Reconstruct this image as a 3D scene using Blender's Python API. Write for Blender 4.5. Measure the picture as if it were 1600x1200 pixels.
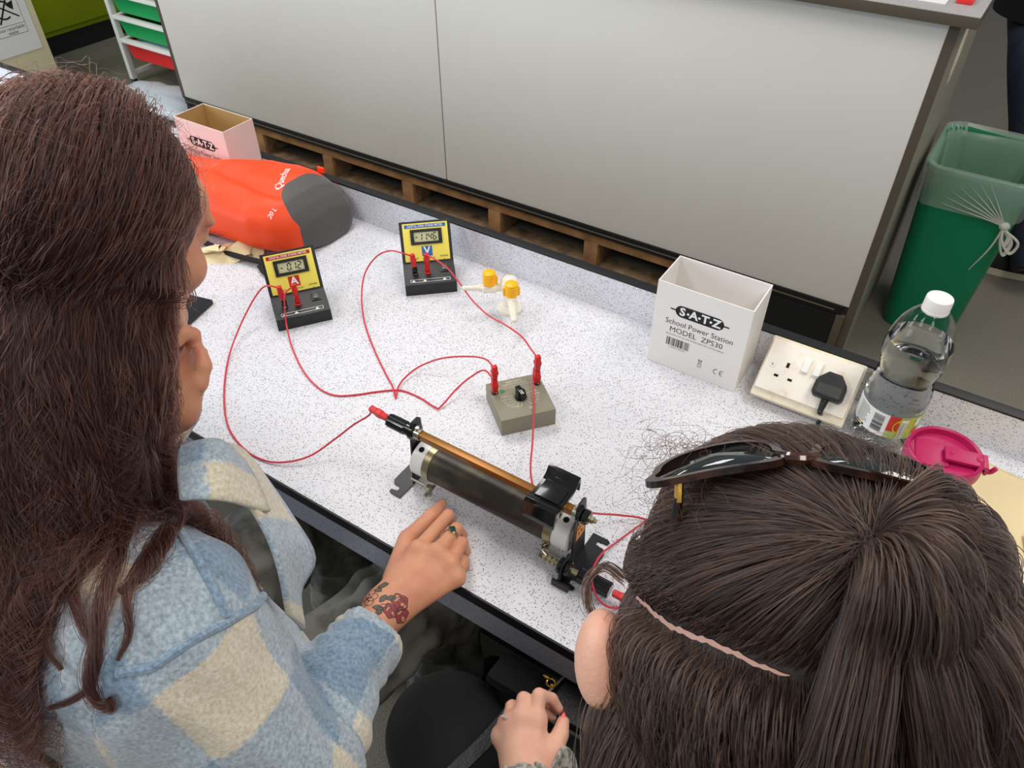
import bpy, bmesh, math, random
import numpy as np
from mathutils import Vector, Matrix, Euler
from mathutils.bvhtree import BVHTree

SC = bpy.context.scene
for _o in list(bpy.data.objects):
    bpy.data.objects.remove(_o)
COL = SC.collection
R = math.radians
T = 0.85                       # height of the bench top

# ------------------------------------------------------------------ camera
FPX = 1205.0
PITCH, ROLL, YAW = R(42.2), R(-0.3), R(33.2)
CAM = Vector((0, 0, 1.75))
cf = Vector((-math.sin(YAW) * math.cos(PITCH), math.cos(YAW) * math.cos(PITCH), -math.sin(PITCH)))
cr = Vector((math.cos(YAW), math.sin(YAW), 0))
cu = cr.cross(cf)
cr, cu = cr * math.cos(ROLL) + cu * math.sin(ROLL), cu * math.cos(ROLL) - cr * math.sin(ROLL)
cam_d = bpy.data.cameras.new('camera')
cam_d.sensor_width = 36.0
cam_d.lens = FPX / 1600 * 36.0
cam_d.clip_start = 0.02
cam_o = bpy.data.objects.new('camera', cam_d)
COL.objects.link(cam_o)
m = Matrix((cr, cu, -cf)).transposed().to_4x4()
m.translation = CAM
cam_o.matrix_world = m
SC.camera = cam_o

# ------------------------------------------------------------------ light and exposure
SC.view_settings.view_transform = 'Standard'
SC.view_settings.look = 'None'
SC.view_settings.gamma = 1.0
SC.view_settings.use_curve_mapping = False
SC.view_settings.exposure = 0.0
W = bpy.data.worlds.new('room_air')
SC.world = W
W.use_nodes = True
W.node_tree.nodes['Background'].inputs[0].default_value = (0.93, 0.96, 1.0, 1)
W.node_tree.nodes['Background'].inputs[1].default_value = 0.30


def area(name, loc, rot, sx, sy, power, col):
    d = bpy.data.lights.new(name, 'AREA')
    d.shape = 'RECTANGLE'
    d.size, d.size_y = sx, sy
    d.energy = power
    d.color = col
    o = bpy.data.objects.new(name, d)
    o.location = loc
    o.rotation_euler = rot
    COL.objects.link(o)
    return o


# ceiling panels of the classroom, and the daylight of the window wall far on the left
area('ceiling_light', (-1.6, 1.5, 2.95), (0, 0, 0), 0.6, 1.2, 24, (1.0, 0.98, 0.95))
area('ceiling_light', (0.6, 1.1, 2.95), (0, 0, 0), 0.6, 1.2, 24, (1.0, 0.95, 0.88))
area('ceiling_light', (0.9, 3.4, 2.95), (0, 0, 0), 0.6, 1.2, 20, (1.0, 0.93, 0.84))
area('ceiling_light', (-1.6, -0.9, 2.95), (0, 0, 0), 0.6, 1.2, 24, (1.0, 0.98, 0.95))
area('ceiling_light', (0.8, -1.2, 2.95), (0, 0, 0), 0.6, 1.2, 24, (1.0, 0.95, 0.88))
area('ceiling_light', (-4.0, 0.7, 2.95), (0, 0, 0), 0.6, 1.2, 44, (1.0, 0.98, 0.95))
area('window_light', (-5.2, -2.3, 1.9), (R(80), 0, R(-30)), 3.2, 1.8, 140, (0.74, 0.87, 1.0))


# ------------------------------------------------------------------ maths helpers
def at(px, py, z=T):
    """the place at height z that the photograph shows at this pixel"""
    d = cf * FPX + cr * (px - 800) - cu * (py - 600)
    return CAM + d * ((z - CAM.z) / d.z)


def onp(px, py, p0, n):
    d = cf * FPX + cr * (px - 800) - cu * (py - 600)
    n = Vector(n)
    return CAM + d * ((Vector(p0) - CAM).dot(n) / d.dot(n))


def ad(px, py, dist):
    d = cf * FPX + cr * (px - 800) - cu * (py - 600)
    return CAM + d.normalized() * dist


def frame(x, y=None, z=None, o=(0, 0, 0)):
    """matrix whose columns are the given axes"""
    mm = Matrix((Vector(x), Vector(y), Vector(z))).transposed().to_4x4()
    mm.translation = Vector(o)
    return mm


def basis(zdir, xhint=(1, 0, 0), o=(0, 0, 0)):
    zz = Vector(zdir).normalized()
    xx = Vector(xhint)
    xx = (xx - zz * xx.dot(zz))
    if xx.length < 1e-6:
        xx = Vector((0, 1, 0)) - zz * zz.y
    xx.normalize()
    return frame(xx, zz.cross(xx), zz, o)


def smooth_path(pts, n=8):
    pts = [Vector(p) for p in pts]
    P = [pts[0] * 2 - pts[1]] + pts + [pts[-1] * 2 - pts[-2]]
    out = []
    for i in range(1, len(P) - 2):
        a, b, c, d = P[i - 1], P[i], P[i + 1], P[i + 2]
        for k in range(n):
            t = k / n
            out.append(0.5 * ((2 * b) + (c - a) * t + (2 * a - 5 * b + 4 * c - d) * t * t + (3 * b - a - 3 * c + d) * t ** 3))
    out.append(pts[-1])
    return out


# ------------------------------------------------------------------ mesh builder
class MB:
    def __init__(s):
        s.v, s.f, s.mi = [], [], []
        s.cur = 0

    def add(s, vs, fs, M=None):
        b = len(s.v)
        for q in vs:
            q = Vector(q)
            s.v.append(M @ q if M else q)
        for q in fs:
            s.f.append([b + i for i in q])
            s.mi.append(s.cur)
        return s

    def bm(s, b, M=None):
        b.verts.ensure_lookup_table()
        s.add([v.co.copy() for v in b.verts], [[v.index for v in f.verts] for f in b.faces], M)
        b.free()
        return s

    def box(s, lo, hi, bev=0.0, M=None, seg=2):
        b = bmesh.new()
        bmesh.ops.create_cube(b, size=1)
        lo, hi = Vector(lo), Vector(hi)
        for v in b.verts:
            v.co = Vector(((lo.x + hi.x) / 2 + v.co.x * (hi.x - lo.x), (lo.y + hi.y) / 2 + v.co.y * (hi.y - lo.y), (lo.z + hi.z) / 2 + v.co.z * (hi.z - lo.z)))
        if bev > 0:
            bmesh.ops.bevel(b, geom=list(b.edges), offset=bev, segments=seg, affect='EDGES', profile=0.7)
        b.verts.index_update()
        return s.bm(b, M)

    def prism(s, poly, z0, z1, M=None, bev=0.0):
        """poly in xy, extruded in z"""
        b = bmesh.new()
        lo = [b.verts.new((x, y, z0)) for x, y in poly]
        hi = [b.verts.new((x, y, z1)) for x, y in poly]
        n = len(poly)
        b.faces.new(lo[::-1])
        b.faces.new(hi)
        for i in range(n):
            b.faces.new((lo[i], lo[(i + 1) % n], hi[(i + 1) % n], hi[i]))
        bmesh.ops.recalc_face_normals(b, faces=b.faces)
        if bev > 0:
            bmesh.ops.bevel(b, geom=list(b.edges), offset=bev, segments=2, affect='EDGES', profile=0.7)
        b.verts.index_update()
        return s.bm(b, M)

    def lathe(s, prof, n=32, M=None, cap=True):
        """prof: (r, z) pairs"""
        vs, fs = [], []
        for r, z in prof:
            for i in range(n):
                a = 2 * math.pi * i / n
                vs.append((r * math.cos(a), r * math.sin(a), z))
        for j in range(len(prof) - 1):
            for i in range(n):
                k = (i + 1) % n
                fs.append((j * n + i, j * n + k, (j + 1) * n + k, (j + 1) * n + i))
        if cap:
            fs.append(tuple(range(n))[::-1])
            fs.append(tuple((len(prof) - 1) * n + i for i in range(n)))
        return s.add(vs, fs, M)

    def cyl(s, a, b, r, r2=None, n=24, bev=0.0):
        a, b = Vector(a), Vector(b)
        L = (b - a).length
        r2 = r if r2 is None else r2
        M = basis(b - a, (0.3, 1, 0.2), a)
        if bev > 0:
            pr = [(r - bev, 0), (r, bev), (r2, L - bev), (r2 - bev, L)]
        else:
            pr = [(r, 0), (r2, L)]
        return s.lathe(pr, n, M)

    def tube(s, pts, r, n=8, cap=True, flat=1.0):
        pts = [Vector(p) for p in pts]
        m_ = len(pts)
        rs = r if hasattr(r, '__len__') else [r] * m_
        vs, fs = [], []
        prev = None
        for i, p in enumerate(pts):
            t = (pts[min(i + 1, m_ - 1)] - pts[max(i - 1, 0)])
            t = t.normalized() if t.length > 1e-9 else Vector((0, 0, 1))
            if prev is None:
                h = Vector((0, 0, 1)) if abs(t.z) < 0.9 else Vector((1, 0, 0))
                x = (h - t * h.dot(t)).normalized()
            else:
                x = prev - t * prev.dot(t)
                x = x.normalized() if x.length > 1e-6 else Vector((1, 0, 0))
            prev = x
            y = t.cross(x)
            for k in range(n):
                a = 2 * math.pi * k / n
                vs.append(p + (x * math.cos(a) * flat + y * math.sin(a)) * rs[i])
        for i in range(m_ - 1):
            for k in range(n):
                q = (k + 1) % n
                fs.append((i * n + k, i * n + q, (i + 1) * n + q, (i + 1) * n + k))
        if cap:
            fs.append(tuple(range(n))[::-1])
            fs.append(tuple((m_ - 1) * n + k for k in range(n)))
        return s.add(vs, fs)

    def grid(s, nx, ny, fn, flip=False, wrap=False):
        vs = [fn(i / (nx - 1), j / (ny - 1)) for j in range(ny) for i in range(nx)]
        fs = []
        for j in range(ny - 1):
            for i in range(nx - 1):
                q = (j * nx + i, j * nx + i + 1, (j + 1) * nx + i + 1, (j + 1) * nx + i)
                fs.append(q[::-1] if flip else q)
        return s.add(vs, fs)

    def ball(s, c, rad, M=None, u=20, v=14):
        b = bmesh.new()
        bmesh.ops.create_uvsphere(b, u_segments=u, v_segments=v, radius=1)
        rad = Vector(rad) if hasattr(rad, '__len__') else Vector((rad,) * 3)
        c = Vector(c)
        for q in b.verts:
            q.co = Vector((q.co.x * rad.x, q.co.y * rad.y, q.co.z * rad.z))
            if M:
                q.co = M @ q.co
            q.co += c
        b.verts.index_update()
        return s.bm(b)

    def build(s, name, mats, parent=None, smooth=True, label=None, angle=40, sub=0, solid=0):
        me = bpy.data.meshes.new(name)
        me.from_pydata([tuple(v) for v in s.v], [], s.f)
        me.update()
        if not isinstance(mats, (list, tuple)):
            mats = [mats]
        for q in mats:
            me.materials.append(q)
        if len(mats) > 1:
            me.polygons.foreach_set('material_index', s.mi)
        o = bpy.data.objects.new(name, me)
        COL.objects.link(o)
        if smooth:
            me.polygons.foreach_set('use_smooth', [True] * len(me.polygons))
            try:
                me.set_sharp_from_angle(angle=R(angle))
            except Exception:
                pass
        if parent:
            o.parent = parent
        if label:
            o['label'] = label
        if sub:
            md = o.modifiers.new('sub', 'SUBSURF')
            md.levels = md.render_levels = sub
        if solid:
            md = o.modifiers.new('solid', 'SOLIDIFY')
            md.thickness = solid
            md.offset = 0
        return o


def thing(name, label, cat, loc=(0, 0, 0), rotz=0.0, group=None, rot=None):
    o = bpy.data.objects.new(name, None)
    COL.objects.link(o)
    o.location = loc
    o.rotation_euler = rot if rot else (0, 0, rotz)
    o.empty_display_size = 0.02
    o['label'] = label
    o['category'] = cat
    if group:
        o['group'] = group
    return o


def tag(o, label, cat, group=None):
    o['label'] = label
    o['category'] = cat
    if group:
        o['group'] = group
    return o


def text(s, size, M, mb, bold=0.0, align='CENTER', sx=1.0, ex=0.0):
    """letters laid in the xy plane of M, appended to mb"""
    c = bpy.data.curves.new('letters', 'FONT')
    c.body = s
    c.size = size
    c.align_x = align
    c.align_y = 'CENTER'
    c.offset = bold * size
    c.resolution_u = 3
    c.extrude = ex
    o = bpy.data.objects.new('letters', c)
    me = bpy.data.meshes.new_from_object(o)
    S = Matrix.Diagonal((sx, 1, 1, 1))
    mb.add([S @ v.co for v in me.vertices], [list(p.vertices) for p in me.polygons], M)
    bpy.data.objects.remove(o)
    bpy.data.curves.remove(c)
    bpy.data.meshes.remove(me)


def quad(mb, x0, y0, x1, y1, M, z=0.0):
    mb.add([(x0, y0, z), (x1, y0, z), (x1, y1, z), (x0, y1, z)], [(0, 1, 2, 3)], M)


def line2(mb, pts, w, M, z=0.0):
    """a thin flat line in the xy plane of M"""
    for (ax, ay), (bx, by) in zip(pts[:-1], pts[1:]):
        dx, dy = bx - ax, by - ay
        L = math.hypot(dx, dy) or 1
        nx, ny = -dy / L * w / 2, dx / L * w / 2
        mb.add([(ax + nx, ay + ny, z), (ax - nx, ay - ny, z), (bx - nx, by - ny, z), (bx + nx, by + ny, z)], [(0, 1, 2, 3)], M)


# ------------------------------------------------------------------ materials
def srgb(r, g, b):
    f = lambda c: (c / 255 / 12.92) if c / 255 <= 0.04045 else ((c / 255 + 0.055) / 1.055) ** 2.4
    return (f(r), f(g), f(b), 1)


def mat(name, col, rough=0.5, metal=0.0, spec=None, bump=None, vary=None, trans=0.0, ior=1.45, alpha=1.0, coat=0, sheen=0, sss=0, emit=None):
    m_ = bpy.data.materials.new(name)
    m_.use_nodes = True
    nt = m_.node_tree
    p = nt.nodes['Principled BSDF']
    p.inputs['Base Color'].default_value = col
    p.inputs['Roughness'].default_value = rough
    p.inputs['Metallic'].default_value = metal
    p.inputs['IOR'].default_value = ior
    if spec is not None:
        p.inputs['Specular IOR Level'].default_value = spec
    p.inputs['Transmission Weight'].default_value = trans
    p.inputs['Alpha'].default_value = alpha
    p.inputs['Coat Weight'].default_value = coat
    p.inputs['Sheen Weight'].default_value = sheen
    if sss:
        p.inputs['Subsurface Weight'].default_value = sss
        p.inputs['Subsurface Radius'].default_value = (1.0, 0.35, 0.2)
        p.inputs['Subsurface Scale'].default_value = 0.006
    if emit:
        p.inputs['Emission Color'].default_value = col
        p.inputs['Emission Strength'].default_value = emit
    tc = nt.nodes.new('ShaderNodeTexCoord')
    if vary:                                # (scale, second colour, low, high)
        sc, c2, lo, hi = vary
        nz = nt.nodes.new('ShaderNodeTexNoise')
        nz.inputs['Scale'].default_value = sc
        nz.inputs['Detail'].default_value = 6
        rp = nt.nodes.new('ShaderNodeValToRGB')
        rp.color_ramp.elements[0].position = lo
        rp.color_ramp.elements[0].color = col
        rp.color_ramp.elements[1].position = hi
        rp.color_ramp.elements[1].color = c2
        nt.links.new(tc.outputs['Object'], nz.inputs['Vector'])
        nt.links.new(nz.outputs['Fac'], rp.inputs['Fac'])
        nt.links.new(rp.outputs['Color'], p.inputs['Base Color'])
    if bump:                                # (scale, strength)
        nz = nt.nodes.new('ShaderNodeTexNoise')
        nz.inputs['Scale'].default_value = bump[0]
        nz.inputs['Detail'].default_value = 4
        bp = nt.nodes.new('ShaderNodeBump')
        bp.inputs['Strength'].default_value = bump[1]
        bp.inputs['Distance'].default_value = 0.002
        nt.links.new(tc.outputs['Object'], nz.inputs['Vector'])
        nt.links.new(nz.outputs['Fac'], bp.inputs['Height'])
        nt.links.new(bp.outputs['Normal'], p.inputs['Normal'])
    return m_


def speckle(name, base, c1, c2, rough=0.35, scale=290.0, mottling=None):
    """laminate with dark and brown flecks"""
    m_ = mat(name, base, rough)
    nt = m_.node_tree
    p = nt.nodes['Principled BSDF']
    tc = nt.nodes.new('ShaderNodeTexCoord')
    last = None
    for k, (sc, col, thr, amt) in enumerate(((scale, c1, 0.28, 0.70), (scale * 0.72, c2, 0.22, 0.74), (scale * 1.5, c1, 0.32, 0.66))):
        vo = nt.nodes.new('ShaderNodeTexVoronoi')
        vo.inputs['Scale'].default_value = sc
        mp = nt.nodes.new('ShaderNodeMapping')
        mp.inputs['Location'].default_value = (k * 3.1, k * 1.7, k)
        nt.links.new(tc.outputs['Object'], mp.inputs['Vector'])
        nt.links.new(mp.outputs['Vector'], vo.inputs['Vector'])
        sp = nt.nodes.new('ShaderNodeSeparateColor')
        nt.links.new(vo.outputs['Color'], sp.inputs['Color'])
        a = nt.nodes.new('ShaderNodeMath')
        a.operation = 'LESS_THAN'
        a.inputs[1].default_value = thr
        nt.links.new(vo.outputs['Distance'], a.inputs[0])
        b = nt.nodes.new('ShaderNodeMath')
        b.operation = 'GREATER_THAN'
        b.inputs[1].default_value = amt
        nt.links.new(sp.outputs[0], b.inputs[0])
        c = nt.nodes.new('ShaderNodeMath')
        c.operation = 'MULTIPLY'
        nt.links.new(a.outputs[0], c.inputs[0])
        nt.links.new(b.outputs[0], c.inputs[1])
        mx = nt.nodes.new('ShaderNodeMix')
        mx.data_type = 'RGBA'
        nt.links.new(c.outputs[0], mx.inputs['Factor'])
        if last is None:
            mx.inputs['A'].default_value = base
        else:
            nt.links.new(last, mx.inputs['A'])
        mx.inputs['B'].default_value = col
        last = mx.outputs['Result']
    nt.links.new(last, p.inputs['Base Color'])
    return m_


MT = {}
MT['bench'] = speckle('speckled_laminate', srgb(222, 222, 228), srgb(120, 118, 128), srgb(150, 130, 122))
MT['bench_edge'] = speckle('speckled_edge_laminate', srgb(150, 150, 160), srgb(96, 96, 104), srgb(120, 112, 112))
MT['black'] = mat('black_laminate', srgb(20, 20, 22), 0.45)
MT['black_gloss'] = mat('black_gloss_plastic', srgb(12, 12, 13), 0.16, coat=0.4)
MT['black_plastic'] = mat('black_moulded_plastic', srgb(30, 30, 32), 0.42, bump=(900, 0.15))
MT['void'] = mat('cavity_shade_black', srgb(14, 13, 12), 0.9)  # near-black that puts the shade of cavities into the colour
MT['floor'] = mat('speckled_vinyl_floor', srgb(130, 126, 114), 0.55, vary=(320, srgb(96, 92, 82), 0.4, 0.62), bump=(300, 0.1))
MT['panel'] = mat('grey_laminate_panel', srgb(226, 223, 216), 0.34, vary=(1.4, srgb(220, 216, 208), 0.3, 0.7))
MT['panel_edge'] = mat('brown_grey_edging', srgb(86, 78, 66), 0.5)
MT['side'] = mat('grey_green_side_board', srgb(150, 146, 130), 0.5)
MT['wood'] = mat('rough_plinth_timber', srgb(176, 130, 84), 0.75, vary=(14, srgb(122, 88, 58), 0.35, 0.7), bump=(60, 0.4))
MT['wood_dusty'] = mat('dusty_plinth_timber', srgb(150, 122, 92), 0.85, vary=(22, srgb(92, 72, 52), 0.35, 0.7))
MT['white'] = mat('white_plastic', srgb(236, 234, 228), 0.35)
MT['cream_plastic'] = mat('aged_cream_plastic', srgb(232, 222, 198), 0.38, vary=(40, srgb(214, 198, 166), 0.5, 0.75))
MT['socket_face'] = mat('white_socket_plastic', srgb(242, 234, 222), 0.3, vary=(45, srgb(224, 204, 178), 0.56, 0.78))
MT['card'] = mat('white_box_card', srgb(238, 234, 230), 0.5)
MT['card_pink'] = mat('white_box_card_warm', srgb(236, 222, 218), 0.5)
MT['card_raw'] = mat('raw_brown_card', srgb(196, 158, 100), 0.8)
MT['ink'] = mat('black_ink', srgb(22, 22, 24), 0.6)
MT['ink_white'] = mat('white_ink', srgb(240, 240, 238), 0.6)
MT['yellow_label'] = mat('yellow_label', srgb(250, 232, 100), 0.4)
MT['red_label'] = mat('red_label', srgb(196, 40, 34), 0.4)
MT['blue_label'] = mat('blue_label', srgb(34, 104, 178), 0.4)
MT['lcd'] = mat('lcd_glass', srgb(206, 208, 166), 0.2)
MT['lcd_ink'] = mat('lcd_segment_ink', srgb(24, 28, 22), 0.5)
MT['red_plug'] = mat('red_plug_plastic', srgb(206, 32, 34), 0.38)
MT['red_cable'] = mat('red_cable_sheath', srgb(206, 52, 66), 0.42)
MT['taupe'] = mat('taupe_painted_case', srgb(138, 132, 114), 0.5, bump=(500, 0.1))
MT['print_pale'] = mat('pale_panel_print', srgb(214, 208, 186), 0.6)
MT['green_dot'] = mat('green_sticker', srgb(46, 140, 76), 0.5)
MT['red_dot'] = mat('red_dot_paint', srgb(190, 60, 40), 0.5)
MT['steel'] = mat('plated_steel', srgb(190, 184, 168), 0.28, 1.0)
MT['brass'] = mat('dull_brass', srgb(168, 158, 124), 0.38, 1.0)
MT['brass_rod'] = mat('golden_brown_rod', srgb(140, 92, 34), 0.30, 0.5)
MT['gold'] = mat('gold_metal', srgb(224, 176, 84), 0.2, 1.0)
MT['ceramic'] = mat('white_ceramic', srgb(240, 240, 240), 0.25)
MT['wire_tube'] = mat('oxidised_resistance_winding', srgb(62, 60, 56), 0.42, 0.6, vary=(26, srgb(98, 90, 74), 0.45, 0.75))
MT['bracket'] = mat('black_painted_steel', srgb(24, 24, 26), 0.35)
MT['orange_label'] = mat('orange_label', srgb(232, 150, 52), 0.5)
MT['tap_body'] = mat('ivory_tap_enamel', srgb(236, 230, 214), 0.25, coat=0.3)
MT['tap_yellow'] = mat('yellow_tap_plastic', srgb(250, 186, 14), 0.35)
MT['green_bin'] = mat('green_bin_plastic', srgb(0, 128, 84), 0.38)
MT['green_tray'] = mat('green_tray_plastic', srgb(20, 156, 84), 0.35)
MT['red_tray'] = mat('red_tray_plastic', srgb(222, 48, 48), 0.35)
MT['lime'] = mat('lime_green_laminate', srgb(132, 150, 0), 0.4)
MT['frame_white'] = mat('white_painted_steel', srgb(232, 236, 230), 0.35)
MT['cream_box'] = mat('cream_painted_board', srgb(226, 214, 180), 0.5)
MT['paper'] = mat('white_paper', srgb(232, 232, 230), 0.6)
MT['paper_blue'] = mat('pale_blue_paper', srgb(196, 214, 236), 0.5)
MT['orange_fabric'] = mat('orange_nylon', srgb(246, 74, 22), 0.5, bump=(38, 0.5))
MT['grey_fabric'] = mat('charcoal_nylon', srgb(84, 80, 78), 0.6, bump=(40, 0.5), sheen=0.2)
MT['beige_cloth'] = mat('cream_canvas', srgb(232, 212, 168), 0.85, bump=(700, 0.4))
MT['magenta'] = mat('magenta_plastic', srgb(176, 24, 86), 0.36)
MT['steel_cup'] = mat('brushed_steel', srgb(206, 204, 200), 0.26, 1.0)
MT['phone'] = mat('dark_phone_glass', srgb(36, 40, 44), 0.18)
MT['leather'] = mat('black_leather', srgb(24, 23, 25), 0.42, bump=(240, 0.4))
MT['black_cloth'] = mat('black_trouser_cloth', srgb(24, 23, 25), 0.9, bump=(600, 0.3), sheen=0.05)
MT['navy'] = mat('dark_navy_denim', srgb(34, 40, 58), 0.85, vary=(30, srgb(24, 28, 42), 0.4, 0.7), bump=(500, 0.3))
MT['shoe'] = mat('black_shoe_suede', srgb(28, 27, 28), 0.8)
MT['sole'] = mat('off_white_rubber', srgb(206, 196, 170), 0.6)

# ================================================================== THE ROOM
def struct(name, mb, m_, **k):
    o = mb.build(name, m_, **k)
    o['kind'] = 'structure'
    return o


fl = MB()
fl.add([(-7.5, -4.5, 0), (3.5, -4.5, 0), (3.5, 10.5, 0), (-7.5, 10.5, 0)], [(0, 1, 2, 3)])
struct('floor', fl, MT['floor'], smooth=False)
MT['wall'] = mat('pale_wall_paint', srgb(214, 210, 200), 0.7)
w = MB().box((-6.0, -4.0, 0), (-5.9, 9.7, 2.9))
struct('wall_left', w, MT['wall'], smooth=False)
w = MB().box((-5.89, 9.6, 0), (3.5, 9.7, 2.9))
struct('wall_back', w, MT['wall'], smooth=False)

# ------------------------------------------------------------------ laboratory bench
YF, YB = 0.452, 1.109
bench = thing('laboratory_bench', 'long pale speckled laboratory bench with black edging and a low upstand at the back', 'bench', (0, 0, 0))
wt = MB().box((-3.9, YF + 0.001, T - 0.019), (1.3, YB + 0.012, T))
wt.build('worktop', MT['bench'], bench, smooth=False)
MB().box((-3.9, YF - 0.002, T - 0.020), (1.3, YF + 0.001, T - 0.0002)).build('front_edging', MT['black'], bench, smooth=False, label='black edging strip along the front of the worktop')
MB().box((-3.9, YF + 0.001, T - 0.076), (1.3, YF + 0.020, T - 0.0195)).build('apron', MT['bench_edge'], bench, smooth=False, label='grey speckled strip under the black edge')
MB().box((-3.9, YB, T + 0.0002), (1.3, YB + 0.016, T + 0.075)).build('upstand', MT['bench'], bench, smooth=False)
MB().box((-3.9, YB - 0.001, T + 0.075), (1.3, YB + 0.019, T + 0.079), 0.001).build('upstand_capping', MT['black'], bench, label='black capping on the upstand')
MB().box((-3.88, 0.80, 0), (1.28, 0.82, T - 0.02)).build('under_bench_shade', MT['void'], bench, smooth=False)  # dark sheet added well forward, painting in the shade below the worktop
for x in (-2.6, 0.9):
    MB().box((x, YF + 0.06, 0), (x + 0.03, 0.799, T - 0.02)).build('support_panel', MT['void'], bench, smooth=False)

# ------------------------------------------------------------------ large grey cabinet bench behind
CX0, CX1, CY, CZ0, CZ1 = -3.54, -0.19, 2.354, 0.204, 1.107
SX = -1.864
cab = thing('demonstration_bench', 'tall grey panelled demonstration bench standing on a rough open timber plinth', 'bench', (0, 0, 0))
MB().box((CX0 + 0.022, CY, CZ0), (SX - 0.003, CY + 0.02, CZ1), 0.001).build('front_panel', MT['panel'], cab, label='grey front panel left of the joint')
MB().box((SX + 0.003, CY, CZ0), (CX1 - 0.004, CY + 0.02, CZ1), 0.001).build('front_panel', MT['panel'], cab, label='grey front panel right of the joint')
MB().box((SX - 0.02, CY + 0.012, CZ0), (SX + 0.02, CY + 0.03, CZ1)).build('joint_strip', MT['panel_edge'], cab, smooth=False, label='darker strip in the joint of the panels')
MB().box((CX0, CY - 0.001, CZ0 - 0.01), (CX0 + 0.022, CY + 0.66, CZ1)).build('end_panel', [MT['panel_edge']], cab, smooth=False)
MB().box((CX1 - 0.004, CY - 0.002, 0.01), (CX1 + 0.022, CY + 0.004, CZ1)).build('edge_strip', MT['panel_edge'], cab, smooth=False, label='brown grey edge of the end panel')
MB().box((CX1, CY + 0.004, 0.0), (CX1 + 0.022, CY + 0.70, CZ1)).build('end_panel', MT['side'], cab, smooth=False)
MB().box((CX0 + 0.02, CY - 0.008, CZ0 - 0.035), (CX1 - 0.02, CY + 0.02, CZ0), 0.003).build('skirting_strip', MT['black'], cab, label='black strip under the grey panels')
MB().box((CX0 + 0.03, CY - 0.0105, CZ0 - 0.020), (CX1 - 0.045, CY - 0.0085, CZ0 - 0.016)).build('skirting_lip', MT['steel'], cab, label='worn silver lip of the black strip')
wtop = MB().box((CX0 - 0.06, CY - 0.035, CZ1 + 0.0005), (CX1 + 0.062, CY + 0.74, CZ1 + 0.028), 0.002)
wtop.build('worktop_core', MT['panel_edge'], cab, label='worktop board with a dark brown grey edge')
MB().box((CX0 - 0.058, CY - 0.033, CZ1 + 0.028), (CX1 + 0.060, CY + 0.738, CZ1 + 0.0292)).build('worktop_face', speckle('grey_speckled_laminate', srgb(178, 176, 176), srgb(120, 118, 120), srgb(140, 130, 126)), cab, smooth=False)
MB().lathe([(0.0, 0), (0.02, 0.001), (0.052, 0.003), (0.058, 0.0)], 32, basis((1, 0, 0), (0, 1, 0), onp(1497, 84, (CX1 + 0.0222, 0, 0), (1, 0, 0))) @ Matrix.Diagonal((0.62, 1.5, 1, 1)), cap=False).build('oval_cover', MT['cream_plastic'], cab)
# timber plinth : top rail, floor boards and posts
pz = 0.0
MB().box((-3.2, CY + 0.004, 0.128), (-0.75, CY + 0.034, CZ0 - 0.036), 0.003).build('plinth_rail', MT['wood'], cab, label='long timber rail across the top of the plinth')
MB().box((-3.2, CY - 0.01, 0.002), (-0.75, CY + 0.10, 0.020), 0.003).build('plinth_board', MT['wood_dusty'], cab, label='dusty timber board along the floor')
for x in (-3.02, -2.565, -2.09, -1.627, -1.169):
    MB().box((x - 0.030, CY + 0.002, 0.021), (x + 0.030, CY + 0.030, 0.127), 0.002).build('plinth_post', MT['wood'], cab)
    MB().box((x - 0.030, CY + 0.032, 0.021), (x - 0.006 + 0.036, CY + 0.42, 0.127), 0.002).build('plinth_cross_rail', MT['wood_dusty'], cab)
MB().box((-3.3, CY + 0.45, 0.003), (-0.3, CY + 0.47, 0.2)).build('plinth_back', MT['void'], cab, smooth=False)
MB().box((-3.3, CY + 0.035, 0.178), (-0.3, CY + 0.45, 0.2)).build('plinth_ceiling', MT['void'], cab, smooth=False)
MB().box((-0.76, CY - 0.012, 0.006), (CX1 - 0.035, CY + 0.006, CZ0 - 0.036), 0.002).build('plinth_panel', MT['black'], cab, label='black plinth panel at the end nearest the bin')
MB().box((CX0 + 0.03, CY - 0.012, 0.006), (-3.2, CY + 0.006, CZ0 - 0.036), 0.002).build('plinth_panel', MT['black'], cab, label='black plinth panel at the end nearest the tray trolley')
MB().box((CX1 - 0.034, CY - 0.010, 0.006), (CX1 - 0.005, CY + 0.006, CZ0 - 0.036), 0.002).build('plinth_return', MT['panel_edge'], cab, label='brown grey end of the plinth')

# papers on the worktop behind
pp = thing('paper_stack', 'pale blue and white papers lying on top of the grey demonstration bench', 'papers', (0, 0, 0))
zt = CZ1 + 0.0292
for k, (x0, x1, a, mm) in enumerate(((-0.92, -0.245, -2, 'paper'), (-0.60, -0.23, 3, 'paper_blue'), (-1.0, -0.42, 1, 'paper'))):
    MB().box((x0, CY + 0.028 + 0.02 * k, 0), (x1, CY + 0.33, 0.0022), 0.0005, M=Matrix.Translation((0, 0, zt + 0.0003 + 0.0026 * k)) @ Matrix.Rotation(R(a * 0.25), 4, 'Z')).build('sheet', MT[mm], pp)
rb = MB().box((-0.205, CY + 0.06, zt + 0.0005), (-0.165, CY + 0.12, zt + 0.012), 0.003)
tag(rb.build('red_eraser', MT['red_tray']), 'small red block on the corner of the demonstration bench top', 'eraser')

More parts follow.
